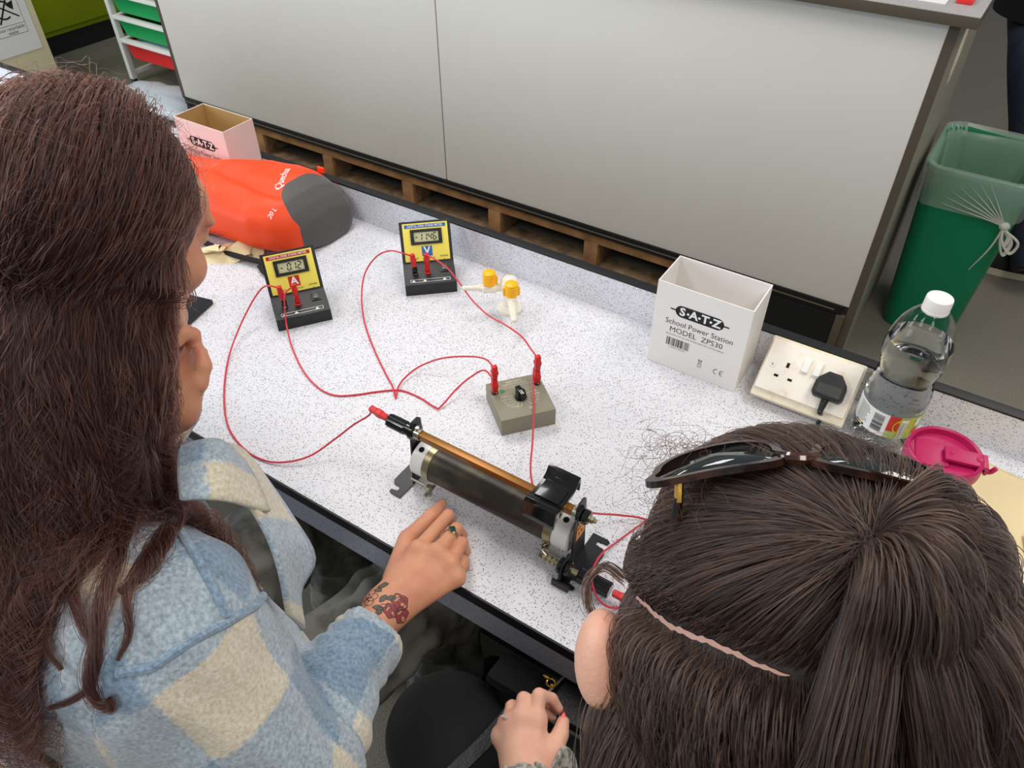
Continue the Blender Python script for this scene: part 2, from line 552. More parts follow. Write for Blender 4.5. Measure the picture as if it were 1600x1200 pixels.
# ------------------------------------------------------------------ green bin with a clear liner
bx = thing('recycling_bin', 'tall green plastic bin with a clear liner knotted at its rim', 'bin', (0, 0, 0))
def binring(z, grow=0.0, n=12):
    """rounded rectangle, wider at the top"""
    t = z / 0.62
    c0, c1 = at(1357, 494, 0), at(1483, 521, 0)
    ox, oy = -0.128 + 0.012 * t, 2.62
    wx, wy = 0.235 + 0.07 * t + grow * 2, 0.30 + 0.08 * t + grow * 2
    cx, cy = 0.0 + 0.015, 2.62 + 0.165
    r_ = 0.055
    out = []
    for q, (sx, sy) in enumerate(((1, -1), (1, 1), (-1, 1), (-1, -1))):
        for k in range(n):
            a = R(-90 + 90 * q + 90 * k / (n - 1))
            out.append(Vector((cx + sx * (wx / 2 - r_) + r_ * math.cos(a), cy + sy * (wy / 2 - r_) + r_ * math.sin(a), z)))
    return out


def ringmesh(mb, rings, cap0=False, cap1=False):
    n = len(rings[0])
    vs = [v for r_ in rings for v in r_]
    fs = []
    for j in range(len(rings) - 1):
        for i in range(n):
            k = (i + 1) % n
            fs.append((j * n + i, j * n + k, (j + 1) * n + k, (j + 1) * n + i))
    if cap0:
        fs.append(tuple(range(n))[::-1])
    if cap1:
        fs.append(tuple((len(rings) - 1) * n + i for i in range(n)))
    mb.add(vs, fs)
    return mb


HB = 0.63
b_ = ringmesh(MB(), [binring(0.004, -0.012), binring(0.0, -0.004), binring(0.02), binring(0.3), binring(HB - 0.02), binring(HB - 0.018, 0.006), binring(HB, 0.007), binring(HB + 0.002, 0.002), binring(HB - 0.01, -0.004), binring(0.3, -0.004), binring(0.01, -0.006)], True, True)
b_.build('bin_body', MT['green_bin'], bx)
MT['liner'] = mat('clear_bin_liner', srgb(214, 226, 214), 0.25, alpha=0.26, spec=0.9)
random.seed(4)
def liner_ring(z, g, amp, ph):
    rr = binring(z, g)
    c = sum(rr, Vector()) / len(rr)
    return [p + (p - c).normalized() * amp * math.sin(i * 2.3 + ph * 1.7) + Vector((0, 0, amp * 0.6 * math.sin(i * 1.1 + ph))) for i, p in enumerate(rr)]
lr = [liner_ring(HB - 0.127, 0.011, 0.0020, 1), liner_ring(HB - 0.118, 0.012, 0.003, 2), liner_ring(HB - 0.07, 0.012, 0.005, 3), liner_ring(HB + 0.004, 0.012, 0.002, 4), liner_ring(HB + 0.01, 0.002, 0.002, 5),
      liner_ring(HB - 0.04, -0.012, 0.006, 6), liner_ring(HB - 0.15, -0.02, 0.008, 7), liner_ring(HB - 0.3, -0.03, 0.009, 8), liner_ring(0.1, -0.03, 0.006, 9)]
ringmesh(MB(), lr).build('bin_liner', MT['liner'], bx, angle=180)
MT['liner_knot'] = mat('gathered_liner_plastic', srgb(226, 224, 210), 0.3, alpha=0.6)
kn = binring(HB - 0.13, 0.012)[2] + Vector((0.0, -0.004, 0))
k_ = MB()
k_.ball(kn, (0.016, 0.014, 0.014))
for j in range(7):
    a = R(8 + j * 9)
    e = kn + Vector((-0.20 * math.cos(a), 0.001, 0.150 * math.sin(a) + 0.004))
    k_.tube(smooth_path([kn, kn.lerp(e, 0.35) + Vector((0, -0.006, 0.004)), kn.lerp(e, 0.7) + Vector((0, -0.002, 0)), e], 4), [0.0050 - 0.0046 * t / 12 for t in range(13)], 6, flat=0.5)
for dx, dz in ((0.03, -0.09), (0.045, -0.08), (0.02, -0.06)):
    k_.tube(smooth_path([kn, kn + Vector((dx * 0.2, -0.012, dz * 0.5)), kn + Vector((dx, -0.006, dz)), kn + Vector((dx * 1.2, -0.004, dz * 0.5)), kn + Vector((0.004, -0.004, -0.01))], 5), 0.007, 7, flat=0.6)
k_.tube(smooth_path([kn, kn + Vector((-0.012, -0.006, -0.08)), kn + Vector((-0.04, -0.004, -0.17))], 5), [0.012 - 0.0008 * i for i in range(11)], 6, flat=0.4)
k_.build('liner_knot', MT['liner_knot'], bx)

# ------------------------------------------------------------------ lime cupboards
cb = thing('green_cupboard', 'lime green base cupboard on a black plinth behind the tray trolley', 'cupboard', (0, 0, 0))
MB().box((-5.74, 2.0, 0.115), (-5.205, 4.6, 0.86), 0.002).build('carcass', MT['lime'], cb)
for y0, y1 in ((2.03, 3.13), (3.14, 4.55)):
    MB().box((-5.204, y0, 0.150), (-5.186, y1, 0.85), 0.002).build('door', MT['lime'], cb)
MB().box((-5.72, 2.0, 0.0), (-5.215, 4.6, 0.114)).build('plinth', MT['black'], cb, smooth=False)
MB().box((-5.75, 1.98, 0.861), (-5.16, 4.6, 0.895), 0.003).build('cupboard_top', MT['bench'], cb)

# ------------------------------------------------------------------ cream waste box with a sign
XS = -4.55
wb = thing('waste_box', 'cream waste box carrying a paper sign for non recyclable waste', 'bin', (0, 0, 0))
ye = onp(70, 55, (XS, 0, 0), (1, 0, 0)).y
MB().box((XS - 0.42, ye - 0.62, 0), (XS, ye, 0.72), 0.004).build('box_body', MT['cream_box'], wb)
MB().box((XS - 0.43, ye - 0.63, 0.721), (XS + 0.01, ye + 0.01, 0.75), 0.004).build('box_lid', MT['cream_box'], wb)
c0 = onp(6, 93, (XS + 0.002, 0, 0), (1, 0, 0))
c1 = onp(66, 72, (XS + 0.002, 0, 0), (1, 0, 0))
sw = c1.y - (c0.y - 0.03)
sg = thing('waste_sign', 'white paper sign with a crossed out recycling arrow on the cream waste box', 'sign', (XS + 0.003, (c0.y - 0.03 + c1.y) / 2, c0.z))
SM = frame((0, 1, 0), (0, 0, 1), (1, 0, 0))
MB().box((-sw / 2, 0, 0), (sw / 2, sw * 1.36, 0.0008), M=SM).build('sheet', MT['paper'], sg, smooth=False)
h = sw / 2
SM0 = SM
SM = SM @ Matrix.Translation((0.10 * h, 0.36 * h, 0)) @ Matrix.Diagonal((0.80, 0.80, 1, 1))
kk = MB()
zz = 0.0012
line2(kk, [(-h * .82, h * .5), (h * .72, h * .5), (h * .72, h * 2.5), (-h * .82, h * 2.5), (-h * .82, h * .5)], 0.0022, SM, zz)
line2(kk, [(-h * .82, h * .98), (h * .72, h * .98)], 0.0022, SM, zz)
text('non recyclable', h * 0.235, SM @ Matrix.Translation((-h * .05, h * .82, zz)), kk)
text('waste', h * 0.235, SM @ Matrix.Translation((-h * .05, h * .62, zz)), kk)
cxx, cyy, rr = -h * .12, h * 1.72, h * .42
line2(kk, [(cxx + rr * math.cos(R(a)), cyy + rr * math.sin(R(a))) for a in range(40, 315, 12)], h * .085, SM, zz)
kk.add([(cxx + rr * .45, cyy + rr * .55, zz), (cxx + rr * 1.5, cyy + rr * .85, zz), (cxx + rr * 1.25, cyy - rr * .2, zz), (cxx + rr * .85, cyy + rr * .1, zz)], [(0, 3, 2, 1)], SM)
line2(kk, [(cxx - rr * 1.5, cyy + rr * 1.25), (cxx + rr * 1.65, cyy - rr * 1.05)], h * .07, SM, zz + 0.0002)
line2(kk, [(cxx - rr * .95, cyy - rr * 1.45), (cxx + rr * 1.0, cyy + rr * 1.5)], h * .085, SM, zz + 0.0002)
kk.build('print', MT['ink'], sg, smooth=False, label='black crossed recycling arrow and lettering')

# ------------------------------------------------------------------ tray trolley
tx, ty = -4.395, 2.639
tr = thing('tray_trolley', 'white steel trolley frame holding green and red trays', 'trolley', (0, 0, 0))
TW = 0.66
for x in (tx, tx + TW):
    for y in (ty, ty + 0.42):
        MB().box((x - 0.016, y - 0.016, 0.03), (x + 0.016, y + 0.016, 1.02), 0.003).build('post', MT['frame_white'], tr)
        MB().ball((x, y, 0.018), 0.016).build('foot', MT['black'], tr)
    MB().box((x - 0.012, ty + 0.017, 0.05), (x + 0.012, ty + 0.403, 0.075), 0.003).build('bottom_rail', MT['frame_white'], tr)
    MB().box((x - 0.014, ty + 0.017, 0.99), (x + 0.014, ty + 0.403, 1.018), 0.003).build('top_rail', MT['frame_white'], tr)
for y in (ty, ty + 0.42):
    MB().box((tx + 0.017, y - 0.010, 0.988), (tx + TW - 0.017, y + 0.010, 1.012), 0.003).build('cross_rail', MT['frame_white'], tr)
zl = [onp(px, py, (0, ty - 0.03, 0), (0, 1, 0)).z for px, py in ((235, 77), (222, 39), (214, 5))]
step = max(0.12, min(0.22, zl[1] - zl[0]))
zl = [zl[0] + step * i for i in range(4)]
for i, z in enumerate(zl):
    if z > 0.95:
        continue
    name = 'red' if i == 0 else 'green'
    lab = ('red tray in the lowest slot of the white trolley' if i == 0 else ('green tray directly above the red tray in the trolley', 'green tray, second above the red tray in the trolley', 'green tray, topmost in the trolley')[i - 1])
    ty_ = thing('storage_tray', lab, 'tray', (tx + TW / 2, ty, z), group='trays in the white trolley')
    for sgn in (-1,):
        t_ = MB()
        w0, w1 = TW / 2 - 0.028, TW / 2 - 0.060
        prof = lambda w_, y0, y1, z_: [(-w_, y0, z_), (w_, y0, z_), (w_, y1, z_), (-w_, y1, z_)]
        vs = prof(w0, 0.0, 0.40, 0.0) + prof(w1, 0.010, 0.375, -0.105) + prof(w1 - .003, 0.014, 0.372, -0.100) + prof(w0 - .004, 0.004, 0.396, 0.0)
        fs = []
        for j in range(3):
            for q in range(4):
                k = (q + 1) % 4
                fs.append((j * 4 + q, j * 4 + k, j * 4 + 4 + k, j * 4 + 4 + q))
        fs += [(7, 6, 5, 4), (8, 9, 10, 11)]
        t_.add(vs, fs)
        t_.build('tray_body', MT[name + '_tray'], ty_, smooth=False)
    l_ = MB().box((-w0 + 0.004, -0.026, -0.012), (w0 + 0.006, 0.002, 0.010), 0.004)
    l_.box((-w0 - 0.006, 0.003, -0.004), (-w0 + 0.02, 0.40, 0.008), 0.002)
    l_.box((w0 - 0.02, 0.003, -0.004), (w0 + 0.006, 0.40, 0.008), 0.002)
    l_.build('tray_rim', MT['white'], ty_, label='white rim and handle lip')
    if i == 0:
        pq = MB()
        random.seed(3)
        for k in range(5):
            pq.box((-0.26, 0.02, 0), (-0.26 + 0.21, 0.30, 0.0012), M=Matrix.Translation((0.03 * k, 0, -0.012 + 0.0035 * k)) @ Matrix.Rotation(R(random.uniform(-6, 6)), 4, 'Z'))
        pq.build('loose_papers', MT['paper_blue'], ty_, smooth=False)

# a pale plastic sack slumped on the floor behind the bench
bg = MB()
random.seed(11)
gx, gy = at(262, 172, 0.05).x, at(262, 172, 0.05).y
def sack(u, v):
    a, b = u * 2 * math.pi, v * math.pi
    r_ = 1 + 0.07 * math.sin(5 * a + 3 * v) + 0.05 * math.sin(11 * a + 7 * v)
    return (gx - 0.12 + 0.30 * r_ * math.cos(a) * math.sin(b) ** .7, gy - 0.02 + 0.22 * r_ * math.sin(a) * math.sin(b) ** .7, 0.062 - 0.06 * math.cos(b) * (1 if v < .5 else 1.2))
bg.grid(49, 16, sack)
tag(bg.build('plastic_sack', mat('pale_blue_plastic_film', srgb(206, 216, 226), 0.35), angle=180), 'pale blue white plastic sack slumped on the floor beside the trolley', 'sack')

# ------------------------------------------------------------------ person standing at the bin (legs and shoe in view)
pm = thing('person', 'person in dark navy jeans and black trainers standing beside the green bin', 'person', (0, 0, 0))
heel = at(1612, 428, 0.02)
lx, ly = heel.x, heel.y + 0.02
up = at(1620, 100, 0.62)
SK_ = mat('covered_skin', srgb(210, 160, 130), 0.5)
lg = MB()
def limb(mb, pts, n=20):
    P = smooth_path([p[0] for p in pts], 6)
    rs = np.interp(np.linspace(0, len(pts) - 1, len(P)), range(len(pts)), [p[1] for p in pts])
    mb.tube(P, list(rs), n)
MT['skin_far'] = SK_
bdm = MB()
LP = [at(1609, 420, 0.09), at(1609, 300, 0.30), at(1607, 185, 0.50), at(1613, 60, 0.74), at(1635, -70, 0.93)]
limb(bdm, [(LP[0], 0.035), (LP[1], 0.045), (LP[2], 0.050), (LP[3], 0.065), (LP[4], 0.075)])
bdm.build('body', SK_, pm)
limb(lg, [(LP[0], 0.062), (LP[1], 0.068), (LP[2], 0.066), (LP[3], 0.080), (LP[4], 0.13)])
limb(lg, [((LP[0].x + 0.24, LP[0].y + 0.05, 0.085), 0.066), ((LP[1].x + 0.22, LP[1].y + 0.05, 0.34), 0.072), ((LP[2].x + 0.18, LP[2].y + 0.05, 0.56), 0.08), ((LP[4].x + 0.06, LP[4].y + 0.02, 0.93), 0.13)])
lg.build('jeans', MT['navy'], pm)
ck = MB()
cc_ = at(1606, 6, 0.84)
limb(ck, [((cc_.x, cc_.y, 0.80), 0.115), ((cc_.x + .02, cc_.y, 0.95), 0.15), ((cc_.x + 0.05, cc_.y, 1.22), 0.17), ((cc_.x + 0.06, cc_.y, 1.42), 0.15)])
ck.build('coat', mat('black_coat_cloth', srgb(16, 17, 22), 0.9), pm)
for sx in (0, 0.24):
    sh = MB()
    def shoe(u, v):
        a = u * 2 * math.pi
        t = v
        wd = 0.047 * (math.sin(math.pi * min(1, 0.12 + t * 0.86)) ** 0.45)
        hh = 0.085 - 0.05 * t ** 1.4
        x = (0.06 - 0.29 * t)
        yy = wd * math.cos(a)
        z = 0.028 + max(0, math.sin(a)) * hh
        return Vector((x, yy, z))
    cs = MB().grid(28, 16, shoe)
    MS = Matrix.Translation((lx + sx - 0.015, ly - 0.01 + sx * 0.2, 0)) @ Matrix.Rotation(R(8), 4, 'Z')
    up_ = MB().add([MS @ v for v in cs.v], cs.f)
    up_.build('shoe', MT['shoe'], pm)
    so = MB()
    out = [(0.06 - 0.295 * t, 0.050 * (math.sin(math.pi * min(1, 0.10 + t * 0.88)) ** 0.45)) for t in np.linspace(0, 1, 16)]
    poly = [(x, -y) for x, y in out] + [(x, y) for x, y in out[::-1]]
    so.prism(poly, 0.0005, 0.028, MS)
    so.build('sole', MT['sole'], pm)
    if sx == 0:
        tf = MB()
        ML = MS @ frame((-1, 0, 0), (0, 0.35, 1), (0, -1, 0.35), (0.0, -0.0445, 0.062))
        for a_ in (-38, 0, 38):
            MLa = ML @ Matrix.Rotation(R(a_), 4, 'Z')
            tf.add([(0, 0, 0), (0.0045, 0.010, 0), (0, 0.019, 0), (-0.0045, 0.010, 0)], [(0, 1, 2, 3)], MLa)
        for j in range(3):
            quad(tf, -0.010, -0.004 - j * 0.003, 0.010, -0.0025 - j * 0.003, ML)
        tf.build('emblem', MT['ink_white'], pm, smooth=False, label='white three leaf emblem on the shoe')

# ================================================================== THINGS ON THE BENCH
SEG = {'0': 'abcdef', '1': 'bc', '2': 'abdeg', '4': 'bcfg', '6': 'acdefg', '-': 'g'}


def seven(mb, ch, M, x, y, w, h, t):
    p = {'a': [(0, h), (w, h)], 'b': [(w, h), (w, h / 2)], 'c': [(w, h / 2), (w, 0)], 'd': [(0, 0), (w, 0)], 'e': [(0, 0), (0, h / 2)], 'f': [(0, h / 2), (0, h)], 'g': [(0, h / 2), (w, h / 2)]}
    for s in SEG[ch]:
        (ax, ay), (bx, by) = p[s]
        k = 0.14
        a = (ax + (bx - ax) * k, ay + (by - ay) * k)
        b = (bx + (ax - bx) * k, by + (ay - by) * k)
        sl = lambda q: (x + q[0] + q[1] * 0.10, y + q[1])
        line2(mb, [sl(a), sl(b)], t, M)


def meter(kind, loc, rz):
    A = kind == 'A'
    lab = 'black desk stand meter with yellow face, red letter A and reading -0.12' if A else 'black desk stand meter with yellow face, blue letter V and reading -11.46'
    t = thing('desk_meter', lab, 'meter', loc, rz, 'desk stand meters on the bench')
    Wd = 0.102
    prof = [(0, 0), (0.090, 0), (0.108, 0.012), (0.108, 0.104), (0.100, 0.107), (0.060, 0.0365), (0.0, 0.025)]
    MX = frame((0, 1, 0), (0, 0, 1), (1, 0, 0))
    MB().prism(prof, 0, Wd, MX, 0.0012).build('case', MT['black_plastic'], t)
    u = Vector((0, 0.040, 0.0705)).normalized()
    n = Vector((0, -0.0705, 0.040)).normalized()
    L = 0.0811
    FM = frame((1, 0, 0), u, n, Vector((0, 0.060, 0.0365)) + n * 0.0006)
    # raised rim, yellow label, bezel
    col = MT['red_label'] if A else MT['blue_label']
    MB().box((0.006, 0.003, 0), (Wd - 0.006, L - 0.003, 0.0010), 0.0004, FM).build('face_label', MT['yellow_label'], t)
    hd = MB()
    quad(hd, 0.010, L - 0.0125, Wd - 0.010, L - 0.0055, FM, 0.0012)
    quad(hd, 0.0405, 0.0125, 0.0615, 0.0325, FM, 0.0012)
    hd.build('coloured_print', col, t, smooth=False)
    wt_ = MB()
    text('DIGITAL DESK STAND METER', 0.0064, FM @ Matrix.Translation((Wd / 2, L - 0.0090, 0.0014)), wt_, 0.012, sx=0.83)
    wt_.build('heading_lettering', MT['ink_white'], t, smooth=False)
    wt_ = MB()
    text(kind, 0.0205, FM @ Matrix.Translation((0.051, 0.0228, 0.0014)), wt_, 0.03)
    wt_.build('unit_letter', MT['ink_white'], t, smooth=False)
    bl = MB()
    text('INPUT', 0.0045, FM @ Matrix.Translation((0.026, 0.0085, 0.0012)), bl, 0.01)
    text('10A DC' if A else '20V DC', 0.0045, FM @ Matrix.Translation((0.058, 0.0080, 0.0012)), bl, 0.01)
    text('POWER', 0.0045, FM @ Matrix.Translation((0.084, 0.0100, 0.0012)), bl, 0.01)
    for x in (0.026, 0.084):
        bl.add([(x - 0.0013, 0.0048, 0.0012), (x, 0.0028, 0.0012), (x + 0.0013, 0.0048, 0.0012)], [(0, 1, 2)], FM)
    bl.build('black_lettering', MT['ink'], t, smooth=False)
    bz = MB()
    x0, x1, y0, y1 = 0.0205, 0.0835, 0.0360, 0.0660
    for lo, hi in (((x0, y0), (x1, y0 + 0.0055)), ((x0, y1 - 0.0055), (x1, y1)), ((x0, y0 + 0.0052), (x0 + 0.007, y1 - 0.0052)), ((x1 - 0.007, y0 + 0.0052), (x1, y1 - 0.0052))):
        bz.box((lo[0], lo[1], 0.0010), (hi[0], hi[1], 0.0042), 0.0006, FM)
    bz.build('display_bezel', MT['black_plastic'], t)
    dp = MB()
    quad(dp, x0 + 0.006, y0 + 0.005, x1 - 0.006, y1 - 0.005, FM, 0.0014)
    d_ = dp.build('display', MT['lcd'], t, smooth=False, label='grey green liquid crystal display')
    sg_ = MB()
    s = '- 0.12' if A else '-11.46'
    DM = FM @ Matrix.Translation((0, 0, 0.0016))
    x = x0 + (0.0105 if A else 0.0085)
    for ch in s:
        if ch == ' ':
            x += 0.006
            continue
        if ch == '.':
            quad(sg_, x - 0.0022, y0 + 0.0078, x - 0.0008, y0 + 0.0092, DM)
            continue
        if ch == '-':
            seven(sg_, ch, DM, x, y0 + 0.0082, 0.0052, 0.0125, 0.0020)
            x += 0.0078
            continue
        seven(sg_, ch, DM, x, y0 + 0.0082, 0.0058, 0.0130, 0.0021)
        x += 0.0095
    sg_.build('reading', MT['lcd_ink'], t, smooth=False)
    # deck
    ud = Vector((0, 0.06, 0.0115)).normalized()
    nd = Vector((0, -0.0115, 0.06)).normalized()
    DK = frame((1, 0, 0), ud, nd, Vector((0, 0, 0.025)) + nd * 0.0006)
    st = MB()
    line2(st, [(0.012, 0.006), (0.090, 0.006), (0.090, 0.013), (0.012, 0.013), (0.012, 0.006)], 0.0008, DK, 0.0003)
    for x in (0.018, 0.040, 0.079):
        st.add([(x - 0.004, 0.0072, 0.0003), (x + 0.004, 0.0072, 0.0003), (x, 0.0122, 0.0003)], [(0, 1, 2)], DK)
    st.build('strip_print', MT['ink_white'], t, smooth=False)
    for x, mm, lb in ((0.022, 'black_gloss', 'black terminal post'), (0.047, 'red_plug', 'red terminal post')):
        b_ = MB()
        b_.lathe([(0.0058, 0), (0.0058, 0.003), (0.0048, 0.004), (0.0048, 0.008), (0.0056, 0.009), (0.0056, 0.012), (0.0048, 0.013), (0.0055, 0.014), (0.0055, 0.017), (0.004, 0.018)], 18, Matrix.Translation((x, 0.030, 0.0295)))
        b_.build('terminal', MT[mm], t, label=lb)
    MB().box((0.073, 0.030, 0.0), (0.091, 0.050, 0.0012), 0.0004, DK).build('switch_plate', MT['black_plastic'], t)
    sw_ = MB().box((0.077, 0.033, 0.0012), (0.087, 0.047, 0.0035), 0.001, DK)
    sw_.build('power_switch', mat('dark_grey_rocker', srgb(70, 70, 72), 0.35), t)
    return t


mV = meter('V', (-0.861, 0.934, T + 0.0004), 0.732)
mA = meter('A', (-0.992, 0.716, T + 0.0004), 0.944)


def meter_pt(m_, x, y, z):
    c, s = math.cos(m_.rotation_euler.z), math.sin(m_.rotation_euler.z)
    return Vector((m_.location.x + c * x - s * y, m_.location.y + s * x + c * y, m_.location.z + z))


# ------------------------------------------------------------------ decade resistance box
dc = thing('resistance_box', 'taupe resistance substitution box with a black pointer knob and red plugs', 'electrical box', (-0.489, 0.716, T + 0.0005), R(50.2))
S_ = 0.092
# local x runs along the right hand side, y along the front left side
MB().box((0, 0, 0), (S_, S_, 0.034), 0.0012).build('case', MT['taupe'], dc)
DX = frame(Vector((1, 0, 0)), Vector((0, 1, 0)), (0, 0, 1), (0, 0, 0.0342))
pr = MB()
# lettering is read from the edge that faces the bottle side : text x axis = local +x
ctr = (S_ * 0.50, S_ * 0.47)
MC = Matrix.Translation((ctr[0], ctr[1], 0.0343))
import itertools
vals = ['4.7K', '2.2K', '1K', '470', '220', '100', '47', '22', '10', '1M', '100K', '10K']
for i, v in enumerate(vals):
    a = R(155 + i * 230 / 11 + 0)
    if 262 < math.degrees(a) < 278:
        pass
    c_, s__ = math.cos(a), math.sin(a)
    line2(pr, [(ctr[0] + c_ * 0.0125, ctr[1] + s__ * 0.0125), (ctr[0] + c_ * 0.020, ctr[1] + s__ * 0.020), (ctr[0] + c_ * 0.020 + (0.004 if c_ > 0 else -0.004), ctr[1] + s__ * 0.020)], 0.0007, Matrix.Translation((0, 0, 0.0343)))
    text(v, 0.0048, Matrix.Translation((ctr[0] + c_ * 0.020 + (0.0085 if c_ > 0 else -0.0085), ctr[1] + s__ * 0.0205, 0.0343)), pr, 0.005)
text('RESISTANCE', 0.0050, Matrix.Translation((S_ * .50, S_ - 0.0075, 0.0343)), pr, 0.01)
text('SUBSTITUTION BOX', 0.0046, Matrix.Translation((S_ * .50, S_ - 0.0135, 0.0343)), pr, 0.01)
line2(pr, [(0.016, S_ - 0.0185), (S_ - 0.016, S_ - 0.0185)], 0.0006, Matrix.Translation((0, 0, 0.0343)))
line2(pr, [(0.020, S_ - 0.022), (0.042, S_ - 0.022), (0.042, S_ - 0.0185)], 0.0006, Matrix.Translation((0, 0, 0.0343)))
text('\u03a9', 0.0075, Matrix.Translation((ctr[0] + 0.009, ctr[1] - 0.0275, 0.0343)), pr, 0.02)
pr.build('panel_print', MT['print_pale'], dc, smooth=False)
gd = MB().lathe([(0.0, 0.0002), (0.0042, 0.0002), (0.0040, 0.0006), (0.0, 0.0006)], 20, Matrix.Translation((0.0215, S_ - 0.026, 0.0342)), cap=False)
gd.build('green_sticker', MT['green_dot'], dc)
kb = MB().lathe([(0.0100, 0), (0.0105, 0.002), (0.0085, 0.005), (0.0080, 0.013), (0.0070, 0.0145), (0.0, 0.0145)], 26, Matrix.Translation((ctr[0], ctr[1], 0.0343)), cap=False)
MK = Matrix.Translation((ctr[0], ctr[1], 0.0343)) @ Matrix.Rotation(R(12), 4, 'Z')
kb.box((-0.0042, -0.011, 0.002), (0.0042, 0.012, 0.0165), 0.0015, MK)
kb.build('knob', MT['black_gloss'], dc)
kl = MB()
quad(kl, -0.0006, -0.0105, 0.0006, 0.0, MK, 0.0167)
kl.build('knob_pointer', MT['ink_white'], dc, smooth=False, label='white pointer line on the knob')
dT = [(0.0095, S_ - 0.014), (S_ - 0.010, S_ - 0.014)]
def dec_pt(x, y, z):
    c, s = math.cos(R(50.2)), math.sin(R(50.2))
    return Vector((-0.489 + c * x - s * y, 0.716 + s * x + c * y, T + 0.0005 + z))
dL = at(773, 613, T + 0.036)
dR = at(839, 598, T + 0.036)
for q in (dL, dR):
    loc = Matrix.Rotation(-R(50.2), 4, 'Z') @ (q - Vector((-0.489, 0.716, T + 0.0005)))
    MB().lathe([(0.0058, 0), (0.0058, 0.003), (0.0045, 0.004), (0.0, 0.004)], 20, Matrix.Translation((loc.x, loc.y, 0.0342)), cap=False).build('terminal', MT['black_gloss'], dc)
    rd = MB()
    text('+', 0.004, Matrix.Translation((loc.x - 0.003, loc.y - 0.010, 0.0344)), rd)


# ------------------------------------------------------------------ test leads
def plug_mesh(mb, base, d, L=0.034, w=0.0052):
    """square section stacking plug with a waist, standing on base along d"""
    M = basis(d, (0.6, 0.8, 0.1), base)
    def sec(z, a, b):
        return [(-a, -b, z), (a, -b, z), (a, b, z), (-a, b, z)]
    rows = [sec(0.0, w * .70, w * .70), sec(0.001, w * .82, w * .82), sec(L * .30, w * .85, w * .85), sec(L * .42, w * 1.05, w * 1.0), sec(L * .62, w * 1.05, w), sec(L * .68, w * .85, w * .8), sec(L * .96, w * .9, w * .8), sec(L, w * .7, w * .6)]
    vs = [q for r_ in rows for q in r_]
    fs = []
    for j in range(len(rows) - 1):
        for i in range(4):
            k = (i + 1) % 4
            fs.append((j * 4 + i, j * 4 + k, j * 4 + 4 + k, j * 4 + 4 + i))
    fs.append((3, 2, 1, 0))
    e = (len(rows) - 1) * 4
    fs.append((e, e + 1, e + 2, e + 3))
    b = bmesh.new()
    bv = [b.verts.new(v) for v in vs]
    for f in fs:
        b.faces.new([bv[i] for i in f])
    bmesh.ops.bevel(b, geom=list(b.edges), offset=w * 0.16, segments=1, affect='EDGES')
    b.verts.index_update()
    mb.bm(b, M)
    return M @ Vector((0, 0, L))


def lead(label, pts, p0=None, p1=None, r=0.00155):
    """pts: list of (px, py, z) or world Vectors; p0/p1 = (base, dir, length) plugs"""
    t = thing('test_lead', label, 'cable', (0, 0, 0), 0, 'red test leads of the circuit')
    P = [p if isinstance(p, Vector) else at(p[0], p[1], T + p[2]) for p in pts]
    if p0:
        b = MB()
        e = plug_mesh(b, *p0)
        b.build('plug', MT['red_plug'], t)
        P[0] = e - Vector(p0[1]).normalized() * 0.005
    if p1:
        b = MB()
        e = plug_mesh(b, *p1)
        b.build('plug', MT['red_plug'], t)
        P[-1] = e - Vector(p1[1]).normalized() * 0.005
    MB().tube(smooth_path(P, 10), r, 8).build('cable', MT['red_cable'], t)
    return t


Z = Vector((0, 0, 1))
aL = meter_pt(mA, 0.022, 0.030, 0.048)
aR = meter_pt(mA, 0.047, 0.030, 0.048)
vL = meter_pt(mV, 0.022, 0.030, 0.048)
vR = meter_pt(mV, 0.047, 0.030, 0.048)
rk = Vector((-0.590, 0.572, T + 0.105))            # tip of the left terminal of the rheostat
lead('red lead looping from the ammeter black post round to the rheostat left knob',
     [aL + Z * .03, (424, 447, .078), (411, 449, .068), (395, 470, .05), (374, 512, .022), (357, 560, .004), (350, 615, .002), (356, 665, .002), (380, 700, .002), (412, 719, .003), (447, 722, .006), (485, 712, .012), (522, 687, .028), (552, 664, .06), (575, 650, .088), rk],
     (aL, (-0.05, -0.05, 1), 0.030), (rk, (-1, 0.02, 0.10), 0.036))
lead('red lead from the ammeter red post along the bench to the taupe box',
     [aR + Z * .03, (446, 458, .07), (445, 480, .045), (449, 515, .012), (459, 550, .002), (476, 583, .002), (500, 608, .002), (525, 618, .002), (555, 617, .002), (590, 612, .002), (625, 610, .002), (655, 621, .002), (681, 637, .003), (690, 634, .004), (715, 606, .016), (740, 586, .035), (758, 579, .05), dL],
     (aR, (-0.05, 0.02, 1), 0.028), (dL, (0, 0, 1), 0.030))
lead('red lead from the voltmeter black post bending sharply and rising to the taupe box',
     [vL + Z * .03, (627, 395, .082), (608, 392, .078), (587, 402, .062), (570, 428, .038), (565, 465, .014), (570, 505, .003), (584, 545, .002), (603, 585, .002), (613, 603, .002), (617, 618, .002), (619, 621, .003), (621, 608, .004), (632, 591, .006), (655, 573, .012), (690, 560, .028), (730, 557, .05), (758, 561, .066), dL],
     (vL, (-0.1, 0.0, 1), 0.028), (dL + Z * 0.031, (0.02, 0.02, 1), 0.026))
lead('red lead from the voltmeter red post sweeping down past the gas tap',
     [vR + Z * .03, (668, 399, .078), (680, 405, .078), (700, 420, .07), (718, 442, .056), (737, 468, .04), (762, 492, .034), (790, 508, .036), (815, 526, .052), (830, 546, .066), dR],
     (vR, (0, 0.03, 1), 0.028), (dR + Z * 0.029, (0.02, 0.0, 1), 0.030))
